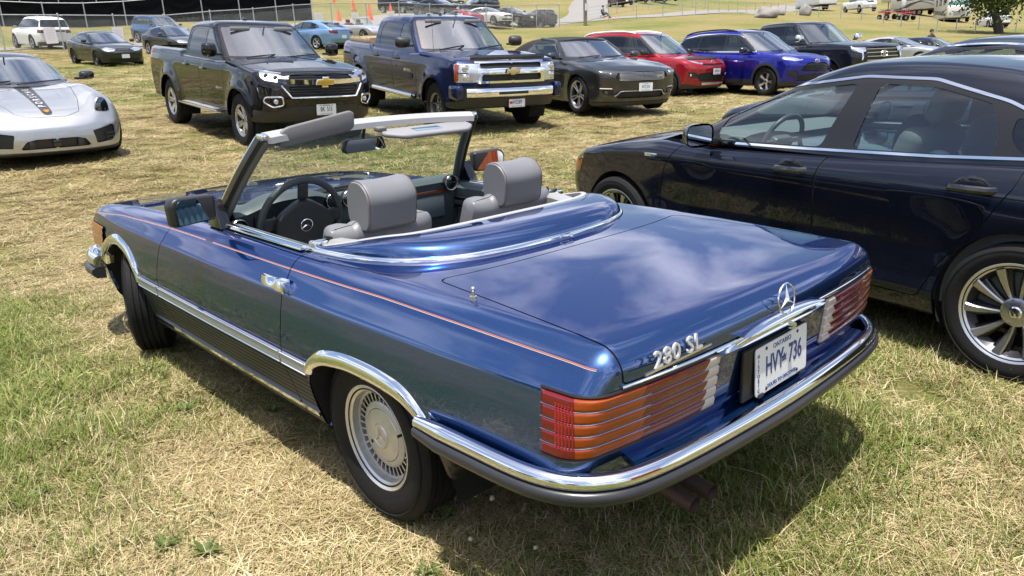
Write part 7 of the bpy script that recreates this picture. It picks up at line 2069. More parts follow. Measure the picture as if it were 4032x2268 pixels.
def build_mustang():
 sp = dict(name='convertible', label='dark grey convertible with black fabric top and silver ten-spoke wheels', cat='car', group='row of vehicles facing the camera',
  loc=(10.55, -10.89, .50), hd=162.9, pitch=-2.2, roll=-1.0, paint=P_GREY, h=.036, near=2, wb=2.72, xr=-1.18, xf=3.60, hw=.95,
  zt=[(-1.2, .98), (-.6, 1.03), (.3, 1.0), (1.2, .975), (2.0, .985), (2.3, .995), (2.9, .945), (3.3, .87), (3.65, .75)], crown=[(-1, .03), (1.5, .03), (2.3, .055), (3.5, .07)],
  plan=[(-1.2, -.10), (-.4, 0), (.6, -.02), (1.8, -.025), (2.6, 0), (3.1, -.035), (3.5, -.11)], sec=[(.12, -.10), (.22, -.05), (.35, -.035), (.55, -.02), (.72, 0), (.80, -.003), (.90, -.04), (1.0, -.10)],
  rearp=[(.2, -1.0), (.6, -1.17), (1.0, -1.12)], frontp=[(.14, 3.42), (.3, 3.53), (.5, 3.57), (.66, 3.60), (.80, 3.58), (.9, 3.48)], bowf=.30, ef=2.6, rf=.05, rt=.06, zb=.16, arches=[(0, .375, .345), (2.72, .375, .345)], flare=.02,
  cuts=[
   ('door', 'side', [(.62, .25), (.60, .7), (.70, 1.2), (1.95, 1.2), (2.05, .8), (2.02, .25)], dict(gap=.003, split=True, r=.04)),
   ('hood', 'top', [(2.05, -.2), (2.0, .62), (2.6, .66), (3.2, .60), (3.45, .50), (3.50, -.2)], dict(gap=.003)),
   ('grille', 'fronty', [(0, .60), (.52, .625), (.58, .69), (.53, .765), (0, .785)], dict(mat=MESH, off=-.025, lip=0)),
   ('headlamp', 'front', [(.60, .715), (.92, .725), (1.12, .79), (.95, .80), (.62, .775)], dict(mat=HEADL_DARK, split=True, off=.001, lip=0, r=.01)),
   ('lower_intake', 'fronty', [(0, .30), (.50, .30), (.57, .40), (.50, .425), (0, .425)], dict(mat=MESH, off=-.03, lip=0)),
   ('fog_pocket', 'front', [(.68, .36), (.95, .38), (1.02, .46), (.72, .47)], dict(mat=BLACK, off=-.02, lip=0, split=True)),
   ('splitter', 'front', [(-.2, 0), (1.6, 0), (1.6, .235), (-.2, .235)], dict(mat=CLAD, off=.008, lip=0)),
   ('tail_lamp', 'reary', [(.5, .72), (.78, .72), (.78, .88), (.5, .88)], dict(mat=RED_LENS, split=True, lip=0)),
   ('side_scallop', 'side', [(.70, .58), (1.9, .70), (1.9, .735), (.70, .66)], dict(mat=P_GREY, src=['door'], split=True, off=-.006, lip=.006)),
  ],
  gh=dict(roof=[(-1.0, 1.03), (-.5, 1.20), (.0, 1.33), (.6, 1.385), (1.1, 1.38), (1.5, 1.335)], roof_sm=.12, ws=((2.20, .97), (1.42, 1.355)), rw=((-1.0, 1.0), (-.35, 1.30)), yb=.79, yr=.58, zb=.98, zr=1.36, zmin=.94, bow=.20, bowr=.08, r=.09, crown=.03,
   plan=[(-1.0, -.13), (-.3, -.04), (.6, 0), (2, -.02)], dlo=[(1.90, .99), (1.50, 1.23), (1.20, 1.305), (.75, 1.31), (.36, 1.24), (.15, 1.10), (.20, 1.0)], trim=None, pillar_mat=BLACK, win_r=.05,
   windows=[[(1.86, 1.0), (1.48, 1.215), (1.18, 1.288), (.76, 1.293), (.40, 1.225), (.22, 1.10), (.26, 1.01)]], win_mats=[G_SIDE], wsz=(.985, 1.335, .72, .58), rwz=(1.06, 1.24, .42, .36), roof_mat=FABRIC, roof_split=-2, frame_mat=FABRIC, ws_mat=glass('coupe_screen', (.55, .68, .74), mirror=.32)),
  interior=dict(z=.36, seats=(.95, .15), dash=1.62, dashz=.95, bw=.55, rvm=(1.48, 1.22)),
  wheel=dict(y=.82, key='mustang', R=.345, w=.25, rim=.252, spin=9, style=dict(kind='spoke', n=5, w0=.022, w1=.022, split=.034, mat=ALLOY, depth=.05, lip=ALLOY)))
 c = vehicle(sp); r = c.root; F = c.F; G = c.G
 pts = []
 for sg in (1, -1):
  P = []
  for z in np.linspace(.975, 1.345, 12):
   y = .80 - (z - .98) / .38 * .21
   h_ = hit(G, np.array([[.6, sg * (y - .035), z]]), (1, 0, 0))[0]; P.append(h_)
  mb = MB(); mb.tube(np.array(P), .030, seg=8); mb.build('screen_pillar', P_GREY, r)
 P = np.array([hit(G, np.array([[.6, y, 1.335 - .03 * (y / .58) ** 2]]), (1, 0, 0))[0] for y in np.linspace(-.57, .57, 16)])
 mb = MB(); mb.tube(P, .028, seg=8); mb.build('screen_header', P_GREY, r)
 handle(r, F, .82, .86, P_GREY, parts=c.parts['door']); mirror_pair(r, F, 1.80, 1.03, .91, P_GREY, w=.20, h=.13)
 for z in np.linspace(.63, .76, 7): bar('grille_slat', F, -.50, .50, float(z), 2.9, .006, CHROME_SAT, r, off=-.012)
 hp = [(-.075, .00), (-.055, .018), (-.03, .022), (.0, .020), (.03, .028), (.05, .046), (.062, .050), (.066, .042), (.082, .030), (.078, .024), (.060, .030), (.052, .012), (.062, -.012), (.078, -.022), (.074, -.028), (.054, -.020), (.040, -.004), (.010, -.004), (-.022, -.004), (-.036, -.020), (-.060, -.034), (-.066, -.030), (-.048, -.014), (-.052, .000), (-.085, -.010)]
 p = front_pt(F, .38, .69, 2.9, -.002); mb = MB(); mb.prism([(a, b) for a, b in hp], 'x', 0, .012); o = mb.build('grille_horse', CHROME_SAT, r, smooth=False); o.location = p
 number_plate(r, tuple(front_pt(F, .05, .50, 2.9, .014)), (0, 1, 0), (0, 0, 1), 'AYCJ 515', crown=False, size=.075)
 for sg in (1, -1):
  p = front_pt(F, sg * .70, .415, 2.8, -.012); mb = MB(); mb.sphere(p, .04, .6, 1.2, 1, u=16, v=10); mb.build('fog_lamp', HEADL_DARK, r)
  p0 = front_pt(F, sg * .62, .478, 2.8, .002); p1 = front_pt(F, sg * .82, .485, 2.6, .002); mb = MB(); mb.tube([p0, (p0 + p1) / 2 + [.01, 0, 0], p1], .012, seg=6); mb.build('side_marker', CLEAR_LENS, r)
  for k in range(3):
   y = .70 + k * .05; p = front_pt(F, sg * y, .755, 2.8, .003); mb = MB(); mb.box(p, (.008, .010, .045), rot=Matrix.Rotation(-sg * .5, 3, 'X')); mb.build('lamp_stripe', CLEAR_LENS, r)
  p = front_pt(F, sg * .66, .745, 2.8, .0); mb = MB(); mb.sphere(p, .026, .5, 1, 1, u=14, v=8); mb.build('lamp_projector', HEADL, r)
 bar('intake_lip', F, -.56, .56, lambda y: .432 - .09 * smoothstep(.44, .56, np.abs(y)), 2.9, .009, CHROME_SAT, r, off=.004)
 for y0, y1 in ((.05, .6), (-.6, -.05)):
  mb = MB(); mb.tube([(2.20, y0, 1.0), (2.16, (y0 + y1) / 2, 1.02), (2.09, y1, 1.035)], .010, seg=6); mb.build('wiper', BLACK, r)
 return c
def crossover(name, label, loc, hd, pitch, roll, pm, kw):
 L = kw
 sp = dict(name=name, label=label, cat='car', group=L.get('group', 'row of vehicles facing the camera'), loc=loc, hd=hd, pitch=pitch, roll=roll, paint=pm, h=L.get('h', .042), near=L.get('near', 1), wb=2.65, xr=-1.02, xf=L.get('xf', 3.52), hw=.915,
  zt=[(-1.02, 1.08), (-.5, 1.11), (.6, 1.07), (1.8, 1.03), (2.4, 1.065), (2.9, 1.03), (3.25, .96), (3.55, .84)], crown=[(-1, .03), (1.5, .03), (2.5, .06), (3.5, .08)],
  plan=[(-1.05, -.10), (-.5, -.01), (.3, 0), (2.4, 0), (3.0, -.03), (3.5, -.12)], sec=[(.15, -.08), (.28, -.03), (.5, -.022), (.68, -.008), (.86, 0), (.92, -.006), (1.02, -.05), (1.12, -.10)],
  rearp=[(.25, -.95), (.5, -1.02), (.9, -1.02), (1.1, -.97)], frontp=[(.2, 3.36), (.35, 3.46), (.55, 3.51), (.75, 3.52), (.92, 3.44), (1.05, 3.3)], bowf=.34, ef=2.6, rf=.07, rt=.07, zb=.24, arches=[(0, .395, .345), (2.65, .395, .345)], flare=.025, arch_trim=CLAD, arch_w=.06, arch_off=.010,
  cuts=[
   ('front_door', 'side', [(1.10, .40), (1.10, .8), (1.02, 1.3), (2.05, 1.3), (2.16, .9), (2.18, .40)], door_cut(0)), ('rear_door', 'side', [(1.09, .40), (1.09, .8), (1.01, 1.3), (.02, 1.3), (.05, .95), (.30, .72), (.45, .40)], door_cut(0)),
   ('hood', 'top', [(2.40, -.2), (2.34, .66), (2.8, .72), (3.2, .62), (3.36, .5), (3.42, -.2)], dict(gap=.003)),
   ('headlamp', 'front', L['lamp'], dict(mat=HEADL, split=True, off=.001, lip=0, r=.015)),
   ('grille', 'fronty', L['grille'], dict(mat=MESH, off=-.018, lip=0)), ('lower_intake', 'fronty', L['intake'], dict(mat=MESH, off=-.02, lip=0)),
   ('fog_pocket', 'front', L['fog'], dict(mat=CLAD, off=-.012, lip=0, split=True)),
   ('cladding', 'side', [(.40, .1), (2.27, .1), (2.27, .40), (.40, .40)], dict(mat=CLAD, off=.010, lip=.01, split=True, src=['body', 'front_door', 'rear_door'], r=.01)),
   ('tail_lamp', 'rear', [(.45, .90), (1.15, .92), (1.2, 1.03), (.45, 1.03)], dict(mat=RED_LENS, split=True, lip=0)),
   ('chin', 'front', [(-.2, 0), (1.4, 0), (1.4, .36), (.9, .34), (.6, .30), (-.2, .30)], dict(mat=CLAD, off=.006, lip=0)),
  ],
  gh=dict(roof=[(-1.0, 1.52), (-.5, 1.61), (.3, 1.66), (1.0, 1.66), (1.6, 1.59)], roof_sm=.15, ws=((2.55, 1.05), (1.55, 1.60)), rw=((-1.08, 1.06), (-.72, 1.56)), yb=.82, yr=.62, zb=1.06, zr=1.60, zmin=1.0, bow=.20, bowr=.06, r=.12, rws=.05, rrw=.08, crown=.03,
   plan=[(-1.0, -.07), (-.3, -.01), (.6, 0), (2.2, -.02)], dlo=L['dlo'], trim=L.get('trim'), trim_w=.016, win_r=.04, windows=L['windows'], win_mats=[G_SIDE, G_TINT, G_TINT], wsz=(1.07, 1.60, .78, .61), rwz=(1.12, 1.50, .66, .55), rw_mat=G_TINT, ws_mat=glass('suv_screen', (.55, .68, .74), mirror=.32), pillar_mat=BLACK_GLOSS),
  interior=dict(z=.58, seats=(1.05, .2), dash=1.98, dashz=1.05, rvm=(1.62, 1.47)),
  wheel=dict(y=.80, key=L['wkey'], R=.345, w=.225, rim=.232, spin=20, style=L['wstyle']))
 c = vehicle(sp); r = c.root; F = c.F
 handle(r, F, 1.28, .93, pm, parts=c.parts['front_door'], w=.18); handle(r, F, .30, .96, pm, parts=c.parts['rear_door'], w=.18)
 mirror_pair(r, F, 1.92, 1.12, .90, BLACK_GLOSS if L.get('mb', 1) else pm, w=.22, h=.15, d=.12)
 if L.get('rails'):
  for sg in (1, -1):
   P = []
   for x in np.linspace(-.75, 1.25, 18):
    q = hit(c.G, np.array([[x, sg * .54, 1.2]]), (0, 0, 1))[0]; q[2] += .035 * min(1, 4 * min((x + .75) / 2, (1.25 - x) / 2) + .15); P.append(q)
   mb = MB(); mb.tube(np.array(P), .020, seg=8); mb.build('roof_rail', L['rails'], r)
 for y0, y1 in ((.05, .6), (-.6, -.05)):
  mb = MB(); mb.tube([(2.55, y0, 1.085), (2.50, (y0 + y1) / 2, 1.105), (2.42, y1, 1.12)], .010, seg=6); mb.build('wiper', BLACK, r)
 return c
W_RAV = dict(kind='spoke', n=5, w0=.030, w1=.020, split=.040, mat=ALLOY_DARK, dark=BLACK_GLOSS, lip=ALLOY)
W_CROSS = dict(kind='spoke', n=5, w0=.030, w1=.075, mat=ALLOY, dark=BLACK_GLOSS, doff=.5, lip=ALLOY_DARK, depth=.03)
DLO_SUV = [(2.20, 1.075), (1.70, 1.40), (1.45, 1.50), (.8, 1.545), (.0, 1.535), (-.55, 1.45), (-.80, 1.30), (-.72, 1.20), (.3, 1.10)]
WIN_SUV = [[(1.98, 1.095), (1.62, 1.385), (1.42, 1.475), (1.10, 1.505), (1.14, 1.09)], [(1.04, 1.095), (1.02, 1.51), (.45, 1.515), (.12, 1.50), (.10, 1.13)], [(.04, 1.14), (.06, 1.495), (-.5, 1.425), (-.72, 1.29), (-.60, 1.20)]]
def build_rav4():
 c = crossover('crossover', 'red crossover with pale roof rails and a black hood guard', (13.03, -16.03, .38), 177.6, -2.2, -.6, P_RED,
  dict(lamp=[(.50, .84), (.78, .875), (1.18, .965), (1.02, .98), (.60, .925), (.48, .875)], grille=[(0, .80), (.42, .81), (.46, .86), (0, .85)], intake=[(0, .42), (.50, .42), (.62, .58), (.50, .63), (0, .64)], fog=[(.66, .50), (.98, .52), (1.04, .66), (.72, .64)],
             dlo=DLO_SUV, trim=None, windows=WIN_SUV, wkey='rav', wstyle=W_RAV, rails=M('rail_white', (.72, .72, .72), 0, .3), near=2))
 r = c.root; F = c.F
 oval_badge(r, tuple(front_pt(F, 0, .885, 2.9, .012)), .085, CHROME)
 number_plate(r, tuple(front_pt(F, .05, .66, 2.9, .016)), (0, 1, 0), (0, 0, 1), 'CKEW 845', crown=False, size=.072, frame=True, blue=M('plate_black'))
 ys = np.linspace(-.62, .62, 26); P = front_path(F, ys, .955, 2.9, 0.0)
 mb = MB(); mb.grid(np.stack([P + [.012, 0, -.03], P + [.018, 0, .01], P + [-.06, 0, .05], P + [-.16, 0, .062]])); mb.build('hood_guard', BLACK, r, recalc=True)
 bar('skid_plate', F, -.45, .45, .36, 2.9, .03, M('skid_silver', (.50, .48, .42), .6, .35), r, off=.01, flat=.05)
 for sg in (1, -1):
  p = front_pt(F, sg * .74, .575, 2.7, -.002); mb = MB(); mb.sphere(p, .036, .6, 1, 1, u=14, v=8); mb.build('fog_lamp', HEADL, r)
 return c
def build_cross():
 c = crossover('crossover', 'vivid blue crossover with grey wheel arches between the red one and a dark pickup', (10.8, -17.9, .28), 167.5, -.6, -1.2, P_BLUE2,
  dict(lamp=[(.52, .86), (.80, .835), (1.25, .90), (1.20, .955), (.80, .93), (.55, .915)], grille=[(0, .58), (.55, .60), (.40, .76), (.30, .80), (0, .80)], intake=[(0, .36), (.60, .36), (.55, .50), (0, .53)], fog=[(.66, .45), (1.00, .47), (1.04, .60), (.70, .62)],
             dlo=DLO_SUV, trim=CHROME, windows=WIN_SUV, wkey='cross', wstyle=W_CROSS, rails=BLACK, near=2))
 r = c.root; F = c.F
 oval_badge(r, tuple(front_pt(F, 0, .83, 2.9, .012)), .08, CHROME)
 for z in (.62, .66, .70, .74): bar('grille_slat', F, -.42, .42, z, 2.9, .008, BLACK_GLOSS, r, off=-.006)
 return c
def build_tundra():
 sp = dict(name='pickup_truck', label='black double-cab pickup with silver mirror caps and barred grille, last of the row', cat='pickup truck', group='row of vehicles facing the camera',
  loc=(11.44, -21.5, .20), hd=162.2, pitch=-.8, roll=-.4, paint=P_CHAR, h=.045, near=1, wb=3.70, xr=-1.2, xf=4.70, hw=1.01,
  zt=[(-1.2, 1.38), (.5, 1.38), (.6, 1.32), (2.6, 1.30), (3.0, 1.34), (3.6, 1.35), (4.3, 1.30), (4.7, 1.20)], zt_sm=.04, crown=[(-1, .01), (2.5, .03), (3.2, .05), (4.5, .05)],
  plan=[(-1.2, -.04), (.5, 0), (3.6, 0), (4.3, -.03), (4.7, -.10)], sec=[(.3, -.06), (.55, -.02), (.8, -.01), (1.05, 0), (1.15, -.006), (1.3, -.05), (1.4, -.09)], rearp=[(.4, -1.12), (1.3, -1.2)],
  frontp=[(.45, 4.55), (.65, 4.68), (.95, 4.70), (1.2, 4.62)], bowf=.26, ef=3, rf=.08, rt=.06, bowr=.02, rr=.04, zb=.46, arches=[(0, .49, .42), (3.70, .49, .42)], flare=.04, arch_trim=BLACK, arch_w=.04,
  voids=[[(-1.1, -.3), (.5, -.3), (.5, .8), (-1.1, .8)]],
  cuts=[('front_door', 'side', [(1.82, .5), (1.80, 1.6), (2.86, 1.6), (2.92, .5)], door_cut(0)), ('rear_door', 'side', [(1.81, .5), (1.79, 1.6), (.75, 1.6), (.70, .5)], door_cut(0)), ('hood', 'top', [(3.06, -.2), (3.0, .74), (4.3, .74), (4.5, .6), (4.52, -.2)], dict(gap=.003)),
   ('headlamp', 'front', [(.66, 1.08), (1.10, 1.10), (1.28, 1.20), (.70, 1.19)], dict(mat=HEADL, split=True, lip=0)), ('grille', 'fronty', [(0, .68), (.60, .70), (.66, 1.0), (.60, 1.18), (0, 1.20)], dict(mat=MESH, off=-.03, lip=0)),
   ('lower_bumper', 'front', [(-.2, .3), (1.5, .3), (1.5, .62), (-.2, .60)], dict(mat=CLAD, off=.006, lip=0))],
  gh=dict(roof=[(.5, 1.86), (1.0, 1.92), (1.8, 1.94), (2.4, 1.89)], roof_sm=.12, ws=((3.06, 1.31), (2.28, 1.88)), rw=((.56, 1.30), (.66, 1.86)), yb=.90, yr=.72, zb=1.32, zr=1.88, zmin=1.27, bow=.18, bowr=.03, r=.10, rrw=.06, crown=.02,
   dlo=[(2.80, 1.33), (2.45, 1.70), (2.28, 1.80), (.88, 1.82), (.76, 1.70), (.74, 1.34)], trim=None, pillar_mat=P_CHAR, win_r=.05, windows=[[(2.68, 1.355), (2.38, 1.70), (2.2, 1.775), (1.90, 1.78), (1.90, 1.355)], [(1.76, 1.355), (1.76, 1.785), (.98, 1.79), (.86, 1.68), (.86, 1.365)]], win_mats=[G_SIDE, G_TINT],
   wsz=(1.32, 1.87, .84, .69), rwz=(1.38, 1.80, .7, .6), rw_mat=G_TINT, ws_mat=glass('truck_screen3', (.50, .62, .68), mirror=.28)),
  interior=dict(z=.85, seats=(1.85, 1.0), dash=2.62, dashz=1.32, rvm=(2.42, 1.75)),
  wheel=dict(y=.85, key='tundra', R=.415, w=.27, rim=.25, style=dict(kind='spoke', n=6, w0=.05, w1=.06, mat=ALLOY)))
 c = vehicle(sp); r = c.root; F = c.F
 truck_bed(r, -1.14, .56, 1.0, 1.35, .9)
 mirror_pair(r, F, 2.72, 1.46, 1.04, CHROME, w=.26, h=.22, d=.14)
 for z in (.76, .86, .96, 1.06, 1.15): bar('grille_bar', F, -.58, .58, z, 3.9, .014, CHROME_SAT, r, off=-.005, flat=.022)
 oval_badge(r, tuple(front_pt(F, 0, 1.02, 3.9, .012)), .12, CHROME)
 for sg in (1, -1):
  P = [front_pt(F, sg * y, z, 3.6, .006) for y, z in ((.90, 1.16), (.80, 1.09), (.70, 1.06), (.70, .95), (.71, .86))]
  mb = MB(); mb.tube(P, .026, seg=8); mb.build('lamp_bracket', CHROME, r)
 mb = MB(); mb.box((2.86, .9, 1.31), (.02, .02, .02)); mb.build('hood_washer', BLACK, r)
 return c
W_SMALL = dict(kind='spoke', n=5, w0=.04, w1=.05, mat=ALLOY)
W_STEEL = dict(kind='steel', n=8, rh=.15, hd=.018, hw=.5, mat=M('steel_black', (.02, .02, .022), .4, .5), lip=M('steel_black'))
def small_car(kind, label, x, y, hd, pm, z=None, pitch=0, h=.075, near=0, cat='car', group=None, name=None, plate=True, wheel=None, lampx=None, sc=1.0, dark_glass=False):
 K = kind
 z = gfar(x, y) if z is None else z
 if K == 'sedan':
  wb, xr, xf, hw = 2.72, -1.08, 3.60, .91
  zt = [(-1.1, .98), (-.7, 1.03), (0, .99), (1.0, .95), (2.0, .93), (2.4, .95), (2.9, .88), (3.3, .79), (3.62, .66)]
  gh = dict(roof=[(-.9, 1.04), (-.3, 1.27), (.3, 1.39), (.9, 1.415), (1.3, 1.38)], ws=((2.42, .95), (1.28, 1.37)), rw=((-1.0, 1.0), (-.05, 1.36)), zb=.96, zr=1.36, zmin=.91, yb=.79, yr=.58,
                  dlo=[(2.08, .96), (1.60, 1.22), (1.1, 1.32), (.6, 1.32), (.15, 1.22), (-.15, 1.06), (.2, .99)], windows=[[(2.0, .975), (1.58, 1.205), (1.12, 1.295), (1.12, .985)], [(1.04, .985), (1.04, 1.30), (.62, 1.30), (.2, 1.205), (-.06, 1.06), (.2, 1.005)]], wsz=(.97, 1.365, .74, .57), rwz=(1.06, 1.33, .62, .5))
  Rw = .325; il = dict(z=.42, seats=(1.0, .15), dash=1.88, dashz=.95)
 elif K == 'suv':
  wb, xr, xf, hw = 2.72, -1.0, 3.55, .93
  zt = [(-1.0, 1.10), (-.5, 1.12), (.6, 1.09), (1.9, 1.06), (2.4, 1.09), (2.9, 1.05), (3.3, .97), (3.58, .84)]
  gh = dict(roof=[(-1.0, 1.58), (-.4, 1.67), (.5, 1.71), (1.1, 1.70), (1.6, 1.63)], ws=((2.55, 1.07), (1.58, 1.64)), rw=((-1.06, 1.08), (-.80, 1.62)), zb=1.08, zr=1.65, zmin=1.02, yb=.83, yr=.65,
                  dlo=[(2.20, 1.09), (1.70, 1.42), (1.45, 1.53), (.8, 1.58), (-.3, 1.56), (-.78, 1.46), (-.82, 1.16)], windows=[[(2.05, 1.11), (1.65, 1.41), (1.42, 1.51), (1.12, 1.545), (1.14, 1.105)], [(1.05, 1.11), (1.03, 1.555), (.12, 1.55), (.10, 1.12)], [(.02, 1.13), (.03, 1.545), (-.4, 1.53), (-.72, 1.44), (-.75, 1.18)]], wsz=(1.09, 1.63, .78, .63), rwz=(1.16, 1.54, .70, .60))
  Rw = .36; il = dict(z=.6, seats=(1.0, .1), dash=1.95, dashz=1.07)
 elif K == 'hatch':
  wb, xr, xf, hw = 2.30, -.62, 2.93, .815
  zt = [(-.62, 1.0), (0, 1.03), (.8, 1.0), (1.7, .97), (2.1, .98), (2.5, .92), (2.8, .82), (2.95, .70)]
  gh = dict(roof=[(-.6, 1.40), (0, 1.48), (.6, 1.49), (1.1, 1.43)], ws=((2.1, .97), (1.18, 1.43)), rw=((-.68, 1.0), (-.40, 1.42)), zb=.98, zr=1.43, zmin=.93, yb=.72, yr=.54,
                  dlo=[(1.75, .99), (1.35, 1.23), (1.05, 1.36), (.2, 1.38), (-.25, 1.28), (-.3, 1.08)], windows=[[(1.65, 1.0), (1.32, 1.22), (1.04, 1.33), (.45, 1.35), (.45, 1.0)], [(.36, 1.02), (.36, 1.34), (.1, 1.34), (-.2, 1.25), (-.22, 1.10)]], wsz=(.99, 1.42, .68, .53), rwz=(1.06, 1.36, .58, .48))
  Rw = .30; il = dict(z=.45, seats=(.75, .0), dash=1.6, dashz=.97)
 elif K == 'pickup':
  wb, xr, xf, hw = 3.70, -1.18, 4.62, 1.0
  zt = [(-1.2, 1.32), (.5, 1.32), (.6, 1.27), (2.6, 1.26), (3.0, 1.30), (3.6, 1.30), (4.2, 1.25), (4.62, 1.17)]
  gh = dict(roof=[(.5, 1.82), (1.0, 1.87), (1.8, 1.88), (2.4, 1.83)], ws=((3.04, 1.275), (2.32, 1.815)), rw=((.58, 1.25), (.64, 1.80)), zb=1.27, zr=1.82, zmin=1.22, yb=.90, yr=.72,
                  dlo=[(2.80, 1.29), (2.45, 1.66), (2.28, 1.755), (.88, 1.76), (.76, 1.66), (.76, 1.29)], windows=[[(2.68, 1.315), (2.36, 1.66), (2.2, 1.725), (1.90, 1.725), (1.90, 1.315)], [(1.76, 1.315), (1.76, 1.725), (.98, 1.725), (.86, 1.63), (.86, 1.315)]], wsz=(1.28, 1.805, .84, .69), rwz=(1.32, 1.74, .7, .6))
  Rw = .41; il = None
 gh.update(bow=.18, bowr=.06, r=.10, rws=.05, crown=.03, trim=None, pillar_mat=BLACK_GLOSS, win_mats=([G_TINT] * 3 if dark_glass else [G_SIDE, G_DARK, G_TINT]), rw_mat=G_TINT if dark_glass else G_DARK, ws_mat=glass('far_screen', (.52, .65, .72), mirror=.36), plan=[(xr, -.10), (0, -.01), (1, 0), (2.5, -.02)])
 zm = zt[-1][1]
 cuts = [('headlamp', 'front', [(.45, zm + .02), (.75, zm + .03), (1.15, zm + .10), (1.05, zm + .16), (.5, zm + .10)], dict(mat=HEADL, split=True, lip=0)),
   ('grille', 'fronty', [(0, zm - .14), (.42, zm - .12), (.45, zm + .02), (0, zm + .05)], dict(mat=MESH, off=-.012, lip=0)),
   ('lower_intake', 'fronty', [(0, .26), (.55, .28), (.60, .40), (0, .42)], dict(mat=MESH, off=-.012, lip=0)),
   ('tail_lamp', 'rear', [(.42, zt[0][1] - .22), (1.0, zt[0][1] - .20), (1.10, zt[0][1] - .04), (.42, zt[0][1] - .06)] if K != 'suv' else [(.50, .86), (1.05, .88), (1.08, 1.05), (.62, 1.05)], dict(mat=RED_LENS, split=True, lip=0)),
   ('rear_valance', 'rear', [(-.2, .1), (1.2, .1), (1.2, .42), (-.2, .44)], dict(mat=CLAD, lip=0)) if K in ('suv', 'pickup') else ('rear_valance', 'reary', [(0, .2), (.6, .2), (.6, .34), (0, .34)], dict(mat=CLAD, lip=0))]
 if near:
  xm = gh['windows'][0][-1][0] if K != 'pickup' else 1.82
  cuts = [('front_door', 'side', [(xm, .30), (xm, .8), (xm - .05, 1.35), (xm + 1.0, 1.35), (xm + 1.12, .8), (xm + 1.1, .30)], door_cut(0)), ('rear_door', 'side', [(xm - .01, .30), (xm - .01, .8), (xm - .06, 1.35), (xm - 1.05, 1.35), (xm - 1.0, .85), (xm - .7, .55), (xm - .62, .30)], door_cut(0))] + cuts
 sp = dict(name=name or {'sedan': 'sedan', 'suv': 'suv', 'hatch': 'hatchback', 'pickup': 'pickup_truck'}[K], label=label, cat=cat, group=group, loc=(x, y, z - .02), hd=hd, pitch=pitch, paint=pm, h=h, near=near, wb=wb, xr=xr, xf=xf, hw=hw, zt=zt, crown=.05,
  plan=[(xr, -.12), (xr + .5, -.01), (.4, 0), (wb - .6, 0), (xf - .6, -.03), (xf - .1, -.13)], sec=[(.15, -.09), (.28, -.04), (.5, -.02), (.75, 0), (.88, -.01), (1.0, -.06), (1.2, -.16)] if K not in ('pickup',) else [(.3, -.06), (.5, -.02), (.95, 0), (1.2, -.03), (1.32, -.08)],
  rearp=[(.2, xr + .12), (.5, xr), (1.0, xr + .03)], frontp=[(.2, xf - .14), (.45, xf - .03), (.65, xf), (.9, xf - .14)] if K != 'pickup' else [(.4, xf - .1), (.8, xf), (1.2, xf - .06)], bowf=.34 if K != 'pickup' else .2, rf=.09, rt=.06, zb=.22 if K != 'pickup' else .44,
  arches=[(0, Rw + .05, Rw), (wb, Rw + .05, Rw)], flare=.015, arch_trim=CLAD if K == 'suv' else None, arch_w=.04, cuts=cuts, gh=gh, interior=il, wheel=dict(y=hw - .11, key='small_%s_%s' % (K, wheel or 'alloy'), R=Rw, w=.22, rim=Rw * .68, style=W_STEEL if wheel == 'steel' else W_SMALL))
 if K == 'pickup': sp['voids'] = [[(-1.1, -.3), (.5, -.3), (.5, .8), (-1.1, .8)]]
 c = vehicle(sp); r = c.root; F = c.F
 if K == 'pickup': truck_bed(r, -1.14, .56, 1.0, 1.3, .85)
 mirror_pair(r, F, gh['dlo'][0][0] - .22, gh['zb'] + .08, hw - .02, BLACK_GLOSS if near == 0 else pm, w=.20, h=.14, d=.1, stalk=False)
 if plate:
  p = rear_pt(F, 0, .62 if K != 'pickup' else .75, 0, .008); mb = MB(); mb.box(p, (.01, .305, .152)); mb.build('number_plate', PLATE, r)
  p = front_pt(F, 0, .48 if K != 'pickup' else .62, 2.0, .010); mb = MB(); mb.box(p, (.01, .305, .152)); mb.build('number_plate', PLATE, r)
 if near:
  handle(r, F, xm + .18, zt[3][1] - .09, pm, parts=c.parts['front_door'], cup=False); handle(r, F, xm - .80, zt[3][1] - .07, pm, parts=c.parts['rear_door'], cup=False)
 return c
c1 = build_honda(); c2 = build_porsche(); c3 = build_colorado(); c4 = build_silverado()
build_mustang(); build_rav4(); build_cross(); build_tundra()
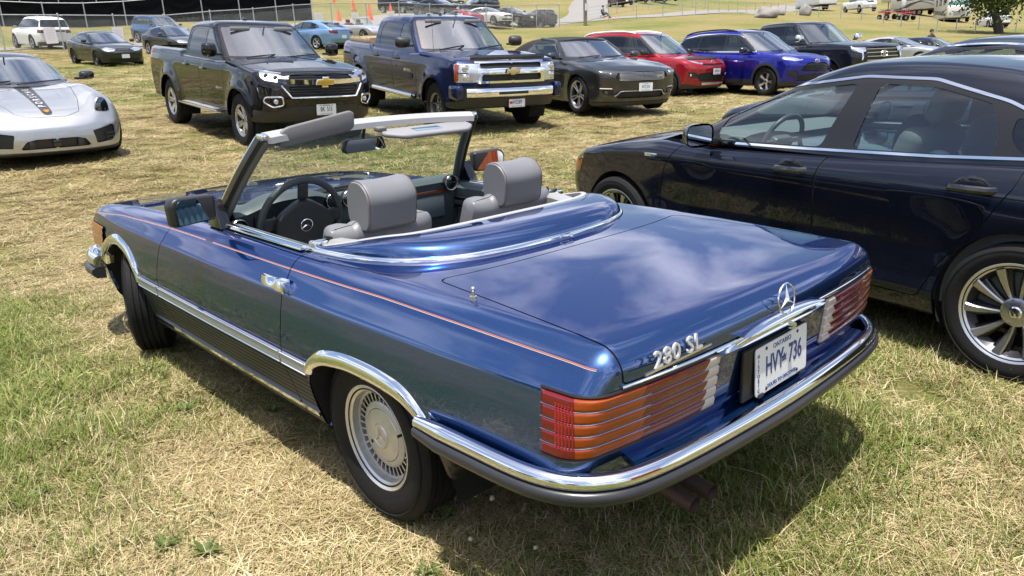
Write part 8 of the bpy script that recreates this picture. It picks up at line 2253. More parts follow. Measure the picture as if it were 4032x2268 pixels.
# ================================================================== background: fences, far cars, camp, people
def fence_chain():
 x0 = 44.3; ys = np.arange(-1.5, -48.3, -2.65)
 f = empty('chain_link_fence', (x0, ys[0], 0)); tag(f, 'galvanised chain-link fence with a top rail running across behind the parked cars', 'fence')
 zs = [gfar(x0, y) for y in ys]; H = 1.78
 def child(o): o.parent = f; o.matrix_parent_inverse = Matrix.Translation((-x0, -ys[0], 0)); return o
 for y, z in zip(ys, zs):
  mb = MB(); mb.cyl((x0, y, z - .1), (x0, y, z + H + .03), .034, seg=10); mb.sphere((x0, y, z + H + .05), .042, u=10, v=6); child(mb.build('post', GALV))
 for k in range(len(ys) - 1):
  mb = MB(); mb.cyl((x0, ys[k], zs[k] + H), (x0, ys[k + 1], zs[k + 1] + H), .024, seg=8); child(mb.build('top_rail', GALV))
 V = []; F = []; st = .075; L = ys[0] - ys[-1]
 zf = lambda y: np.interp(-y, -ys, zs)
 def wire(ya, za, yb, zb):
  i = len(V); r = .0026
  for (y, z) in ((ya, za), (yb, zb)):
   V.extend([(x0 + r, y, z), (x0 - r * .5, y, z + r), (x0 - r * .5, y, z - r)])
  for k in range(3): F.append((i + k, i + (k + 1) % 3, i + 3 + (k + 1) % 3, i + 3 + k))
 n = int(L / st)
 for k in range(-int(H / st), n):
  a = k * st; t0 = max(0, -a); t1 = min(H, L - a)
  if t1 > t0:
   ya, yb = ys[0] - a - t0, ys[0] - a - t1
   wire(ya, zf(ya) + t0, yb, zf(yb) + t1); wire(ya, zf(ya) + H - t0, yb, zf(yb) + H - t1)
 o = child(obj_np('wire_mesh', np.array(V), np.array(F), GALV)); o['kind'] = 'stuff'
 for i, (y, dz, tilt) in enumerate(((-4.9, .62, .02), (-8.95, .78, -.06), (-12.2, .80, .03), (-14.9, .86, .05), (-24.4, .85, -.03), (-27.1, .80, .02), (-29.9, .82, .03), (-33.2, .80, .0), (-36.0, .82, -.02))):
  mb = MB(); mb.box((0, 0, 0), (.008, .56, .78)); s = mb.build('notice_board', M('notice_paper', (.66, .63, .66), 0, .7)); s.location = (x0 - .03, y, zf(y) + dz); s.rotation_euler = (tilt, 0, 0)
  tag(s, 'plain pale notice tied to the chain-link fence, %s from the left' % ('first', 'second', 'third', 'fourth', 'fifth', 'sixth', 'seventh', 'eighth', 'ninth')[i], 'sign', 'pale notices on the chain-link fence')
  mb = MB()
  for k in range(5): mb.box((-.0055, 0, .24 - k * .10), (.002, .36, .018))
  q = mb.build('faint_lines', M('notice_ink', (.52, .48, .53), 0, .8), s)
 return f
fence_chain()
def screen_fence(p0, p1, h, label, n=8, z0=0.0, rail=True, mat=None):
 p0 = np.array(p0, float); p1 = np.array(p1, float)
 f = empty('screen_fence', (p0[0], p0[1], 0)); tag(f, label, 'fence')
 inv = Matrix.Translation((-p0[0], -p0[1], 0))
 P = [p0 + (p1 - p0) * k / n for k in range(n + 1)]
 Z = [gfar(*p) for p in P]
 d = (p1 - p0) / np.linalg.norm(p1 - p0); o_ = np.array([d[1], -d[0]])
 for k in range(n + 1):
  mb = MB(); mb.cyl((*P[k], Z[k] - .1), (*P[k], Z[k] + z0 + h + .08), .045, seg=8); o = mb.build('post', GALV); o.parent = f; o.matrix_parent_inverse = inv
 for k in range(n):
  rows = []
  for j in range(7):
   t = j / 6; q = P[k] * (1 - t) + P[k + 1] * t; z = Z[k] * (1 - t) + Z[k + 1] * t
   bul = .10 * math.sin(math.pi * t) * (1 if k % 2 else .6)
   rows.append([(q[0] - o_[0] * (.05 + bul * s), q[1] - o_[1] * (.05 + bul * s), z + z0 + h * u) for u, s in ((.02, .2), (.3, .9), (.6, 1), (.85, .7), (.985, .1))])
  mb = MB(); mb.grid(np.array(rows)); o = mb.build('screen_panel', mat or M('black_netting', (.005, .0055, .007), 0, .9, spec=.05)); o.parent = f; o.matrix_parent_inverse = inv
  if rail:
   mb = MB(); mb.cyl((*P[k], Z[k] + z0 + h), (*P[k + 1], Z[k + 1] + z0 + h), .03, seg=8); o = mb.build('top_rail', GALV); o.parent = f; o.matrix_parent_inverse = inv
 return f
screen_fence((70.5, -4.0), (56.8, -31.0), 1.75, 'long black netting fence with a pale top rail behind the white suv', n=11)
screen_fence((77, -4.0), (62.0, -33.5), 3.4, 'taller black netting fence rising behind the first one', n=12)
def cone(x, y, label, k=1.0):
 c = empty('traffic_cone', (x, y, gfar(x, y))); tag(c, label, 'traffic cone', 'orange cones on the slope')
 om = M('cone_orange', (.75, .10, .03), 0, .5)
 mb = MB(); mb.box((0, 0, .02), (.42 * k, .42 * k, .04), bev=.01); mb.build('cone_base', om, c)
 mb = MB(); mb.lathe([(.155 * k, .04), (.13 * k, .2 * k), (.09 * k, .48 * k)], seg=16, axis='z'); mb.lathe([(.070 * k, .60 * k), (.03 * k, .86 * k), (.001, .87 * k)], seg=16, axis='z'); mb.build('cone_body', om, c)
 mb = MB(); mb.lathe([(.091 * k, .475 * k), (.070 * k, .605 * k)], seg=16, axis='z'); mb.build('cone_stripe', om, c)
for (x, y, lb) in ((64.0, -39.4, 'orange traffic cone on the slope, second highest'), (56.27, -36.05, 'orange traffic cone just above the pair near the track'), (53.29, -31.31, 'orange traffic cone farthest left beside the track'), (51.83, -33.26, 'orange traffic cone lowest of all, beside the track'), (53.77, -36.5, 'orange traffic cone half hidden behind the dark blue pickup roof'), (78.85, -46.26, 'orange traffic cone highest up the slope')):
 cone(x, y, lb, 1.15)
P_BSUV = paint('paint_mid_blue', (.035, .10, .22), metal=.4, rough=.35, dust=.005)
P_LBLUE = paint('paint_light_blue', (.16, .28, .46), metal=.5, rough=.35, dust=.005)
P_LSILV = paint('paint_light_silver', (.45, .46, .48), metal=.6, rough=.35, dust=.005)
P_RED2 = paint('paint_red_far', (.28, .015, .03), metal=.2, rough=.35, dust=.005)
P_BRONZE = paint('paint_bronze', (.24, .22, .18), metal=.6, rough=.35, dust=.005)
P_BLK2 = paint('paint_far_black', (.008, .008, .010), metal=.1, rough=.35, dust=.005)
P_MAROON = paint('paint_maroon', (.06, .012, .02), metal=.3, rough=.35, dust=.005)
HG = 'cars parked up the slope'; FG = 'cars parked by the chain-link fence'
c = small_car('sedan', 'dark grey sedan with black steel wheels parked in front of the chain-link fence', 36.6, -8.72, 182.6, P_DGREY, pitch=-4, h=.05, near=1, group=FG, wheel='steel')
mb = MB(); p = front_pt(c.F, 0, .72, 2.5, .01)
for k in range(6): mb.box((p[0] - .02, -.16 + k * .064, .735 + .012 * (k % 2)), (.012, .04, .012))
mb.build('bonnet_letters', CHROME, c.root)
small_car('sedan', 'grey sedan half hidden behind the black pickup tailgate', 41.0, -13.4, 183, P_GREY, pitch=-4, h=.055, near=1, group=FG)
c = small_car('suv', 'white suv seen from behind through the chain-link fence', 46.9, -9.5, 5, P_WHITE, pitch=4, h=.055, near=1, group=FG, dark_glass=True)
for sg in (1, -1):
 P = np.array([(x, sg * .58, 1.73 + .03 * min(1, 5 * min(x + .6, 1.2 - x))) for x in np.linspace(-.6, 1.2, 10)]); mb = MB(); mb.tube(P, .022, seg=6); mb.build('roof_rail', CHROME_SAT, c.root)
mb = MB(); p = rear_pt(c.F, 0, .96, 0, .004); mb.box(p, (.02, .95, .07), bev=.01); mb.build('tailgate_bar', BLACK, c.root)
small_car('suv', 'mid blue suv with a bright windscreen behind the chain-link fence', 52.2, -16.6, 190, P_BSUV, pitch=-4, h=.07, near=0, group=FG)
small_car('sedan', 'light blue sedan seen from behind between the two pickups', 34.6, -19.3, 16, P_LBLUE, pitch=3, h=.06, near=0, group='cars between the two pickups')
small_car('suv', 'black suv on the slope nearest the orange cones', 61.2, -41.6, 186, P_BLK2, pitch=-4, h=.08, group=HG)
small_car('suv', 'black crossover on the slope between a black suv and a bronze sedan', 62.4, -45.0, 186, P_BLK2, pitch=-4, h=.08, group=HG)
small_car('sedan', 'bronze sedan on the slope, rightmost of the upper three', 68.5, -52.8, 186, P_BRONZE, pitch=-4, h=.08, group=HG)
small_car('suv', 'dark crossover on the slope facing left', 56.3, -49.3, 97, P_BLK2, h=.08, group=HG)
small_car('sedan', 'dark sedan whose roof shows just above the dark blue pickup', 52.0, -39.0, 184, P_CHAR, h=.08, group=HG)
small_car('sedan', 'red sedan seen from behind through the fence', 46.6, -38.7, 4, P_RED2, h=.08, group=FG)
small_car('sedan', 'white sedan with a black grille behind the fence', 49.2, -41.9, 183, P_WHITE, h=.08, group=FG)
small_car('sedan', 'black sedan between a white sedan and a tiny black hatchback', 49.7, -45.0, 183, P_BLK2, h=.08, group=FG)
small_car('hatch', 'tiny black hatchback at the end of the fenced row', 46.2, -47.0, 6, P_BLK2, h=.07, group=FG)
small_car('suv', 'dark maroon suv cut off by the top of the picture beside the road', 61.5, -74.5, 150, P_MAROON, h=.1, group=HG)
small_car('suv', 'black suv cut off by the top of the picture, left of a pair', 66.5, -85.5, 160, P_BLK2, h=.1, group=HG)
small_car('sedan', 'black sedan cut off by the top of the picture, right of a pair', 67.5, -91.0, 160, P_BLK2, h=.1, group=HG)
small_car('pickup', 'white pickup parked by the camp, nose to the left', 44.5, -100.5, 140, P_WHITE, h=.09, group='camp vehicles')
small_car('suv', 'white suv seen from behind under the tree', 25.5, -92.5, -50, P_WHITE, h=.09, group='camp vehicles', dark_glass=True)
small_car('sedan', 'silver-blue car half hidden behind the sedan roofs', 15.0, -38.2, 176, P_LSILV, h=.06, group='cars beyond the near sedans')
small_car('hatch', 'dark blue hatchback whose roof shows beyond the sedan roofs', 14.2, -41.0, 178, P_NAVY, h=.07, group='cars beyond the near sedans')
def open_car():
 x, y = 38.8, -23.2
 sp = dict(name='open_car', label='silver open car with brown head restraints between the two pickups', cat='convertible car', group='cars between the two pickups', loc=(x, y, gfar(x, y)), hd=182, pitch=-3, paint=P_LSILV, h=.06, near=0, wb=2.5, xr=-1.0, xf=3.3, hw=.88,
  zt=[(-1, .92), (0, .93), (1.2, .9), (2, .9), (2.8, .8), (3.3, .62)], plan=[(-1, -.1), (0, 0), (2.3, 0), (3.2, -.12)], sec=[(.15, -.08), (.5, -.01), (.72, 0), (.85, -.04), (1, -.12)], rearp=[(.2, -.9), (.6, -1), (.9, -.95)], frontp=[(.2, 3.15), (.45, 3.28), (.65, 3.25), (.9, 3.1)], arches=[(0, .36, .32), (2.5, .36, .32)],
  voids=[[(.0, -.3), (1.55, -.3), (1.55, .64), (.0, .64)]], cuts=[('headlamp', 'front', [(.5, .60), (.8, .62), (1.1, .72), (.6, .70)], dict(mat=HEADL, split=True, lip=0))], wheel=dict(y=.78, key='small_open', R=.32, w=.21, rim=.22, style=W_SMALL))
 c = vehicle(sp); r = c.root
 G = np.array([[(1.75 - .45 * t - .2 * (yy / .62) ** 2, yy * (1 - .14 * t), .88 + .34 * t) for t in (0, .5, 1)] for yy in np.linspace(-.66, .66, 11)])
 mb = MB(); mb.grid(G); mb.build('windscreen', G_CLEAR, r)
 mb = MB(); mb.tube(np.concatenate([G[0][::1], G[1:-1, 2], G[-1][::-1]]), .025, seg=6); mb.build('windscreen_frame', P_LSILV, r)
 for yy in (.36, -.36): seat_simple(r, .75, yy, .34, M('brown_leather', (.09, .04, .025), 0, .6), bw=.56)
 mb = MB(); mb.box((.8, 0, .3), (1.5, 1.3, .05)); mb.build('cabin_floor', DARK, r)
open_car()
def build_grey_sedan():
 hx, hy, hd = -1.342, -2.726, -8.5
 ca, sa = math.cos(R(hd)), math.sin(R(hd)); lx, ly = .95, -2.9
 c = small_car('sedan', 'slate grey sedan with chrome window trim standing beyond the near-black hybrid', hx + ca * lx - sa * ly, hy + sa * lx + ca * ly, hd + 1, paint('paint_slate', (.035, .042, .060), metal=.5, rough=.35, dust=.004), z=.15, h=.035, near=1)
 r = c.root
 for sg in (1, -1):
  P = []
  for x, z in ((2.12, .965), (1.85, 1.12), (1.58, 1.245), (1.1, 1.338), (.6, 1.335), (.15, 1.235), (-.15, 1.08)):
   P.append(hit(c.G, np.array([[x, 0, z]]), (0, sg, 0))[0])
  mb = MB(); mb.tube(resample(P, 40), .011, seg=6); mb.build('window_trim', CHROME, r)
 mb = MB(); mb.prism([(-.10, 0), (.05, 0), (-.08, .05)], 'y', -.02, .02, bev=.005); o = mb.build('roof_fin', P_CHAR, r); o.location = (-.05, 0, 1.36)
 return c
build_grey_sedan()
def crate():
 m = Matrix.Translation((12.02, -7.9, .58)) @ Matrix.Rotation(R(166.9), 4, 'Z') @ Matrix.Rotation(R(4.0), 4, 'Y')
 c = empty('wooden_crate'); c.matrix_world = m @ Matrix.Translation((-.42, -.42, .62)); tag(c, 'pale wooden crate of upright boards in the bed of the dark blue pickup', 'crate')
 wm = [M('crate_wood_a', (.36, .27, .16), 0, .8, var=.25, vscale=6), M('crate_wood_b', (.29, .21, .12), 0, .8, var=.25, vscale=6)]
 w, d, h = 1.15, .72, .80
 for sg in (1, -1):
  for k in range(8):
   mb = MB(); mb.box((-w / 2 + (k + .5) * w / 8, sg * d / 2, h / 2), (w / 8 - .008, .02, h - .02 * (k % 3)), bev=.003); mb.build('board', wm[k % 2], c)
  for k in range(5):
   mb = MB(); mb.box((sg * w / 2, -d / 2 + (k + .5) * d / 5, h / 2), (.02, d / 5 - .008, h - .02 * (k % 2)), bev=.003); mb.build('board', wm[(k + 1) % 2], c)
  mb = MB(); mb.box((0, sg * (d / 2 + .016), h - .07), (w + .05, .02, .09), bev=.003); mb.build('rim_board', wm[0], c)
 mb = MB(); mb.box((0, 0, h - .03), (w - .05, d - .05, .02)); mb.build('lid', wm[1], c)
crate()
x, y = 44.2, -49.6
po = empty('utility_pole', (x, y, gfar(x, y))); tag(po, 'grey timber pole standing at the right end of the chain-link fence', 'pole')
mb = MB(); mb.cyl((0, 0, -.3), (.02, 0, 4.2), .15, .14, seg=14); mb.cyl((.02, 0, 4.2), (.05, 0, 8.5), .14, .11, seg=14); mb.build('pole_shaft', M('weathered_timber', (.17, .15, .12), 0, .9, bump=.4, bscale=12, var=.3, vscale=3), po)
mb = MB(); mb.box((-.16, 0, 1.5), (.02, .40, .55)); mb.build('pole_notice', M('notice_paper'), po)
def wire_fence(pts, n, h, label, r=.035, wires=(.35, .65, .95), mat=GALV):
 P = resample(pts, n, sm=False); f = empty('wire_fence', (P[0][0], P[0][1], 0)); tag(f, label, 'fence'); inv = Matrix.Translation((-P[0][0], -P[0][1], 0))
 Z = [gfar(*p) for p in P]
 for k in range(n):
  mb = MB(); mb.cyl((*P[k], Z[k] - .1), (*P[k], Z[k] + h), r, seg=6); o = mb.build('post', mat); o.parent = f; o.matrix_parent_inverse = inv
 for w in wires:
  mb = MB(); mb.tube([(P[k][0], P[k][1], Z[k] + h * w) for k in range(n)], .011 if w < .94 else .016, seg=4); o = mb.build('wire', mat); o.parent = f; o.matrix_parent_inverse = inv
wire_fence([(44.5, -53), (44, -62), (46.5, -72), (50, -84), (52, -92)], 12, 1.2, 'thin post and wire fence along the lower edge of the track')
wire_fence([(52, -92), (44.3, -84.7), (39.1, -84), (32.4, -81.7), (28.8, -79.2), (25.4, -76.6), (24.3, -80.8), (22.7, -85.6), (20, -92)], 18, 1.25, 'low grey rail fence crossing the slope below the camp', r=.045, wires=(.4, .97))
wire_fence([(51.5, -58), (54, -66), (56, -76), (58, -88)], 9, 1.1, 'thin post and wire fence along the upper edge of the track')
def rock(x, y, s, label, seed):
 bm = bmesh.new(); bmesh.ops.create_icosphere(bm, subdivisions=3, radius=1)
 for v in bm.verts:
  n = mnoise.noise(Vector(v.co) * 1.3 + Vector((seed * 7, 0, 0))) * .35 + mnoise.noise(Vector(v.co) * 4 + Vector((seed, 3, 0))) * .08
  v.co = v.co * (1 + n); v.co.x *= s[0]; v.co.y *= s[1]; v.co.z *= s[2]
  if v.co.z < -.25 * s[2]: v.co.z = -.25 * s[2]
 for f in bm.faces: f.smooth = True
 me = bpy.data.meshes.new('boulder'); bm.to_mesh(me); bm.free()
 o = link('boulder', me, M('boulder_stone', (.20, .185, .17), 0, .9, bump=.5, bscale=6, var=.3, vscale=2)); o.location = (x, y, gfar(x, y) + .2 * s[2]); o.rotation_euler[2] = seed
 tag(o, label, 'boulder', 'boulders beside the track')
rock(36.6, -65.5, (.95, 1.0, .75), 'largest grey boulder at the left of the group by the track', 1); rock(38.2, -70.2, (.8, .95, .6), 'pinkish boulder right of the largest one', 2); rock(44.5, -82.0, (.7, .7, .55), 'small boulder set behind the other two', 3); rock(36.9, -73.5, (.55, .6, .95), 'narrow upright boulder standing apart on the right', 4)
def slab(mb, c, d, bev=.05): mb.box(c, d, bev=bev, seg=3)
def trailer():
 x, y = 51.5, -104.5; t = empty('cargo_trailer', (x, y, gfar(x, y)), (0, 0, R(-45 + 4))); tag(t, 'long white enclosed cargo trailer beside the road', 'trailer', 'camp vehicles')
 mb = MB(); slab(mb, (0, 0, 1.75), (8.2, 2.4, 2.4), .12); mb.build('box', WHITE, t)
 mb = MB(); mb.box((0, 0, .52), (8.2, 2.3, .1)); mb.build('chassis', BLACK, t)
 for sx in (-.5, .5):
  for sg in (1, -1): add_wheel(t, sx - .6, sg * 1.12, 'trailerw', .36, .22, .22, W_SMALL)
 for sg in (1, -1):
  mb = MB(); mb.box((-.6, sg * 1.22, .80), (2.0, .06, .12), bev=.03); mb.build('fender', ALLOY, t)
  mb = MB(); mb.box((2.6, sg * 1.205, 1.55), (.85, .02, 1.8), bev=.02); mb.build('side_door', M('trailer_door', (.70, .70, .71), 0, .4), t)
  mb = MB(); mb.box((0, sg * 1.205, .72), (8.0, .02, .18)); mb.build('stone_guard', ALLOY, t)
 mb = MB(); mb.tube([(4.1, .9, .5), (5.3, 0, .5), (4.1, -.9, .5)], .05, seg=6); mb.cyl((5.0, 0, .1), (5.0, 0, .8), .04, seg=8); mb.build('tow_bar', BLACK, t)
trailer()
def fifth_wheel():
 x, y = 39.5, -109; t = empty('camper_trailer', (x, y, gfar(x, y)), (0, 0, R(-30))); tag(t, 'grey and white camper trailer with swoosh stripes behind the red quad bikes', 'camper', 'camp vehicles')
 mb = MB(); slab(mb, (0, 0, 1.95), (8.5, 2.5, 2.6), .15); slab(mb, (5.0, 0, 2.7), (2.6, 2.5, 1.5), .2); mb.build('box', M('camper_beige', (.52, .50, .46), 0, .4), t)
 for sg in (1, -1):
  for x0, zz, w, h in ((-2.5, 2.2, 1.0, .6), (.4, 2.2, 1.3, .7), (2.6, 2.2, .8, .6)):
   mb = MB(); mb.box((x0, sg * 1.26, zz), (w, .03, h), bev=.01); f = mb.build('window', BLACK, t)
   mb = MB(); mb.box((x0, sg * 1.278, zz), (w - .12, .01, h - .12)); mb.build('pane', BLACK_GLOSS, f)
  mb = MB(); mb.box((1.6, sg * 1.26, 1.65), (.7, .03, 1.9), bev=.02); mb.build('side_door', WHITE, t)
  for k in range(3):
   pts = [(-3.8 + i * .8, sg * 1.265, 1.1 + .5 * math.sin(i * .45 + k * .6) + k * .15) for i in range(10)]
   mb = MB(); mb.tube(pts, .05, seg=4); mb.build('swoosh', M('swoosh_dark', (.06, .06, .07), 0, .4), t)
  for sx in (-1.4, -.5): add_wheel(t, sx, sg * 1.12, 'trailerw', .36, .22, .22, W_SMALL)
 mb = MB(); mb.box((0, 0, .58), (8.4, 2.3, .12)); mb.build('chassis', BLACK, t)
 mb = MB(); mb.cyl((5.4, .6, .0), (5.4, .6, 2.0), .05, seg=8); mb.cyl((5.4, -.6, .0), (5.4, -.6, 2.0), .05, seg=8); mb.build('landing_legs', BLACK, t)
fifth_wheel()
def motorhome():
 x, y = 31.5, -98.5; t = empty('motorhome', (x, y, gfar(x, y)), (0, 0, R(118))); tag(t, 'large cream motorhome with a teal windscreen beside the tree', 'motorhome', 'camp vehicles')
 cream = M('motorhome_cream', (.62, .60, .54), 0, .35)
 mb = MB(); slab(mb, (-3.6, 0, 1.95), (9.2, 2.5, 2.9), .18); mb.build('box', cream, t)
 mb = MB(); slab(mb, (1.05, 0, 1.15), (.5, 2.45, 1.3), .15); mb.build('nose', cream, t)
 G = np.array([[(1.15 - .35 * u, yy, 1.65 + 1.35 * u) for u in (0, .5, 1)] for yy in np.linspace(-1.1, 1.1, 9)]); mb = MB(); mb.grid(G); mb.build('windscreen', M('teal_screen', (.10, .28, .27), .3, .08, coat=.5), t)
 for k in range(6):
  mb = MB(); mb.box((1.32, 0, .78 + k * .08), (.04, 1.25, .035), bev=.01); mb.build('grille_bar', CHROME_SAT, t)
 for sg in (1, -1):
  mb = MB(); mb.box((1.30, sg * .88, 1.0), (.06, .32, .3), bev=.04); mb.build('headlamp', HEADL, t)
  for x0, w in ((-1.0, 1.2), (-3.6, 1.5), (-6.3, 1.2)):
   mb = MB(); mb.box((x0, sg * 1.26, 2.35), (w, .03, .75), bev=.01); f = mb.build('window', BLACK, t)
   mb = MB(); mb.box((x0, sg * 1.278, 2.35), (w - .12, .01, .62)); mb.build('pane', BLACK_GLOSS, f)
  for k in range(4):
   pts = [(-7.5 + i * .9, sg * 1.265, 1.0 + .35 * math.sin(i * .4 + k) + k * .12) for i in range(10)]
   mb = MB(); mb.tube(pts, .06, seg=4); mb.build('swoosh', M('swoosh_dark'), t)
  for x0 in (-.2, -5.6): add_wheel(t, x0, sg * 1.1, 'rvw', .45, .28, .28, W_SMALL)
  mb = MB(); mb.box((1.0, sg * 1.45, 2.3), (.1, .2, .4), bev=.04); mb.build('door_mirror', BLACK, t)
 mb = MB(); mb.box((-3.2, 0, .55), (8.4, 2.4, .2)); mb.build('chassis', BLACK, t)
motorhome()
def quad(x, y, hd, label):
 q = empty('quad_bike', (x, y, gfar(x, y)), (0, 0, R(hd))); tag(q, label, 'quad bike', 'red bikes at the camp')
 red = M('quad_red', (.40, .02, .02), 0, .35, coat=.4)
 mb = MB(); slab(mb, (.55, 0, .78), (.7, .85, .14), .06); slab(mb, (-.55, 0, .80), (.75, .9, .12), .06); slab(mb, (0, 0, .70), (.8, .36, .3), .08); mb.build('bodywork', red, q)
 mb = MB(); slab(mb, (-.25, 0, .92), (.75, .34, .13), .05); mb.build('seat', BLACK, q)
 mb = MB(); mb.tube([(.3, -.42, 1.05), (.38, -.15, 1.08), (.38, .15, 1.08), (.3, .42, 1.05)], .02, seg=6); mb.cyl((.38, 0, 1.07), (.6, 0, .8), .03, seg=8); mb.build('handlebar', BLACK, q)
 for sx in (-.62, .62):
  for sg in (1, -1): add_wheel(q, sx, sg * .44, 'quadw', .29, .22, .14, W_SMALL)
 mb = MB(); mb.tube([(-.9, .4, .92), (-.9, -.4, .92)], .02, seg=5); mb.tube([(-.25, .4, .92), (-.9, .4, .92)], .015, seg=5); mb.tube([(-.25, -.4, .92), (-.9, -.4, .92)], .015, seg=5); mb.build('rack', BLACK, q)
quad(35.0, -88.0, 150, 'red quad bike parked below the white pickup, left of a pair'); quad(34.0, -90.5, 155, 'red quad bike parked below the white pickup, right of a pair')
def dirt_bike(x, y, hd):
 q = empty('dirt_bike', (x, y, gfar(x, y)), (R(8), 0, R(hd))); tag(q, 'red dirt bike standing in front of the camper trailer', 'motorbike', 'red bikes at the camp')
 red = M('quad_red')
 mb = MB(); slab(mb, (.15, 0, .88), (.5, .22, .22), .08); slab(mb, (.62, 0, .98), (.42, .14, .05), .02); slab(mb, (-.62, 0, .95), (.45, .14, .06), .02); mb.build('bodywork', red, q)
 mb = MB(); slab(mb, (-.30, 0, .95), (.62, .16, .09), .03); mb.build('seat', BLACK, q)
 mb = MB(); mb.tube([(.52, -.38, 1.15), (.50, 0, 1.10), (.52, .38, 1.15)], .018, seg=6); mb.build('handlebar', BLACK, q)
 mb = MB(); slab(mb, (.02, 0, .52), (.36, .24, .34), .06); mb.build('engine', STEEL_DULL, q)
 for sg in (1, -1):
  mb = MB(); mb.cyl((.48, sg * .09, 1.08), (.74, sg * .09, .35), .025, seg=8); mb.build('fork', ALLOY, q)
 mb = MB(); mb.tube([(0, .1, .5), (-.68, .1, .34)], .025, seg=6); mb.tube([(0, -.1, .5), (-.68, -.1, .34)], .025, seg=6); mb.build('swing_arm', ALLOY, q)
 for sx in (-.68, .74):
  mb = MB(); mb.lathe([(.26, -.03), (.30, -.05), (.345, -.03), (.345, .03), (.30, .05), (.26, .03)], seg=24, closed=True); w = mb.build('tyre', RUBBER, q); w.location = (sx, 0, .345)
  mb = MB()
  for k in range(12): mb.cyl((0, 0, 0), (.26 * math.cos(k * math.pi / 6), 0, .26 * math.sin(k * math.pi / 6)), .006, seg=4)
  s = mb.build('spokes', ALLOY, w)
dirt_bike(36.0, -95.0, 150)
def tree(x, y, H, spread, label, seed, nleaf=5200, leaf=.20, z=None, col=0, droop=.25):
 r = random.Random(seed); z = gfar(x, y) if z is None else z
 t = empty('broadleaf_tree', (x, y, z), (0, 0, r.uniform(0, 6))); tag(t, label, 'tree')
 bark = M('bark', (.055, .045, .035), 0, .95, bump=.6, bscale=10, var=.3, vscale=4)
 mb = MB(); tips = []
 def limb(p, d, L, rad, lev):
  pts = [p]; q = Vector(p); dd = Vector(d).normalized(); n = 5
  for k in range(n):
   dd = (dd + Vector((r.uniform(-.22, .22), r.uniform(-.22, .22), r.uniform(-.05, .15) - .12 * (lev > 1)))).normalized(); q = q + dd * L / n; pts.append(q.copy())
  mb.tube(pts, [rad * (1 - .55 * k / n) for k in range(n + 1)], seg=8 if lev < 2 else 5)
  if lev < 3:
   for k in range(4 if lev == 0 else 3):
    a = r.uniform(0, 6.283); e = Vector((math.cos(a), math.sin(a), r.uniform(.15, .8)))
    s = pts[-1] if k < 2 else pts[r.randint(3, n)]
    limb(s, (dd * .5 + e).normalized(), L * r.uniform(.55, .75), rad * .5, lev + 1)
  else: tips.append(pts[-1]); tips.append(pts[-3])
  if lev == 2: tips.append(pts[-1]); tips.append(pts[-2])
 limb(Vector((0, 0, -.1)), Vector((.05, .02, 1)), H * .30, H * .045, 0); limb(Vector((.2, .1, -.1)), Vector((.35, -.2, 1)), H * .34, H * .03, 0)
 mb.build('trunk', bark, t)
 V = []; F = []; B = []
 for k in range(nleaf):
  c = tips[r.randrange(len(tips))]
  a = r.gauss(0, 1), r.gauss(0, 1), r.gauss(0, 1)
  p = Vector(c) + Vector((a[0] * spread * .11, a[1] * spread * .11, a[2] * spread * .075 - abs(r.gauss(0, 1)) * droop))
  n = Vector((r.uniform(-1, 1), r.uniform(-1, 1), r.uniform(-.2, 1))).normalized(); u = n.orthogonal().normalized(); v = n.cross(u)
  s = leaf * r.uniform(.5, 1.2); i = len(V); b = r.uniform(0, 1)
  V += [p - u * s, p + v * s * .45, p + u * s, p - v * s * .45]; B += [b] * 4; F.append((i, i + 1, i + 2, i + 3))
 me = mesh_np('crown', np.array([tuple(q) for q in V]), np.array(F), smooth=False)
 at = me.attributes.new('bid', 'FLOAT', 'POINT'); at.data.foreach_set('value', np.array(B, np.float32))
 link('crown', me, TREELEAF[col], t)
 return t
TREELEAF = [blade_mat('tree_leaves', [(0, (.03, .055, .012)), (.5, (.06, .095, .02)), (1, (.11, .14, .035))], .25)]
tree(22.4, -82.5, 9.5, 9.0, 'broad green tree with a dark forked trunk at the right edge', 3, nleaf=9000, leaf=.22, droop=.6)
def person(name_label, x, y, hd, joints, edges, radii, head, cloth, skin_z, z=None, k=1.0):
 """body grown from a joint graph with a skin modifier, evaluated to one mesh"""
 me = bpy.data.meshes.new('person_graph')
 me.from_pydata([Vector(j) * k for j in joints], edges, [])
 o = bpy.data.objects.new('tmp', me); COL.objects.link(o)
 sk = o.modifiers.new('skin', 'SKIN'); o.modifiers.new('sub', 'SUBSURF').levels = 2
 for i, v in enumerate(me.skin_vertices[0].data): v.radius = (radii[i] * k, radii[i] * k); v.use_root = (i == 0)
 dg = bpy.context.evaluated_depsgraph_get()
 m2 = bpy.data.meshes.new_from_object(o.evaluated_get(dg)); bpy.data.objects.remove(o)
 m2.name = 'person'
 for q in cloth: m2.materials.append(q[0])
 mi = np.zeros(len(m2.polygons), np.int32); cs = np.array([p.center[:] for p in m2.polygons])
 for j, q in enumerate(cloth):
  mi[q[1](cs / k)] = j
 m2.polygons.foreach_set('material_index', mi)
 for p in m2.polygons: p.use_smooth = True
 ob = link('person', m2); z = gfar(x, y) if z is None else z
 ob.location = (x, y, z); ob.rotation_euler = (0, 0, R(hd)); tag(ob, name_label, 'person')
 hm = M('hair_dark', (.02, .015, .012), 0, .7)
 mb = MB(); mb.sphere((0, 0, .02), .105, 1.02, .92, 1.0, u=16, v=10); h = mb.build('hair', hm, ob); h.location = Vector(head) * k + Vector((-.02, 0, .015)); h.scale = (k, k, k)
 return ob
SKIN = M('skin', (.42, .25, .17), 0, .6)
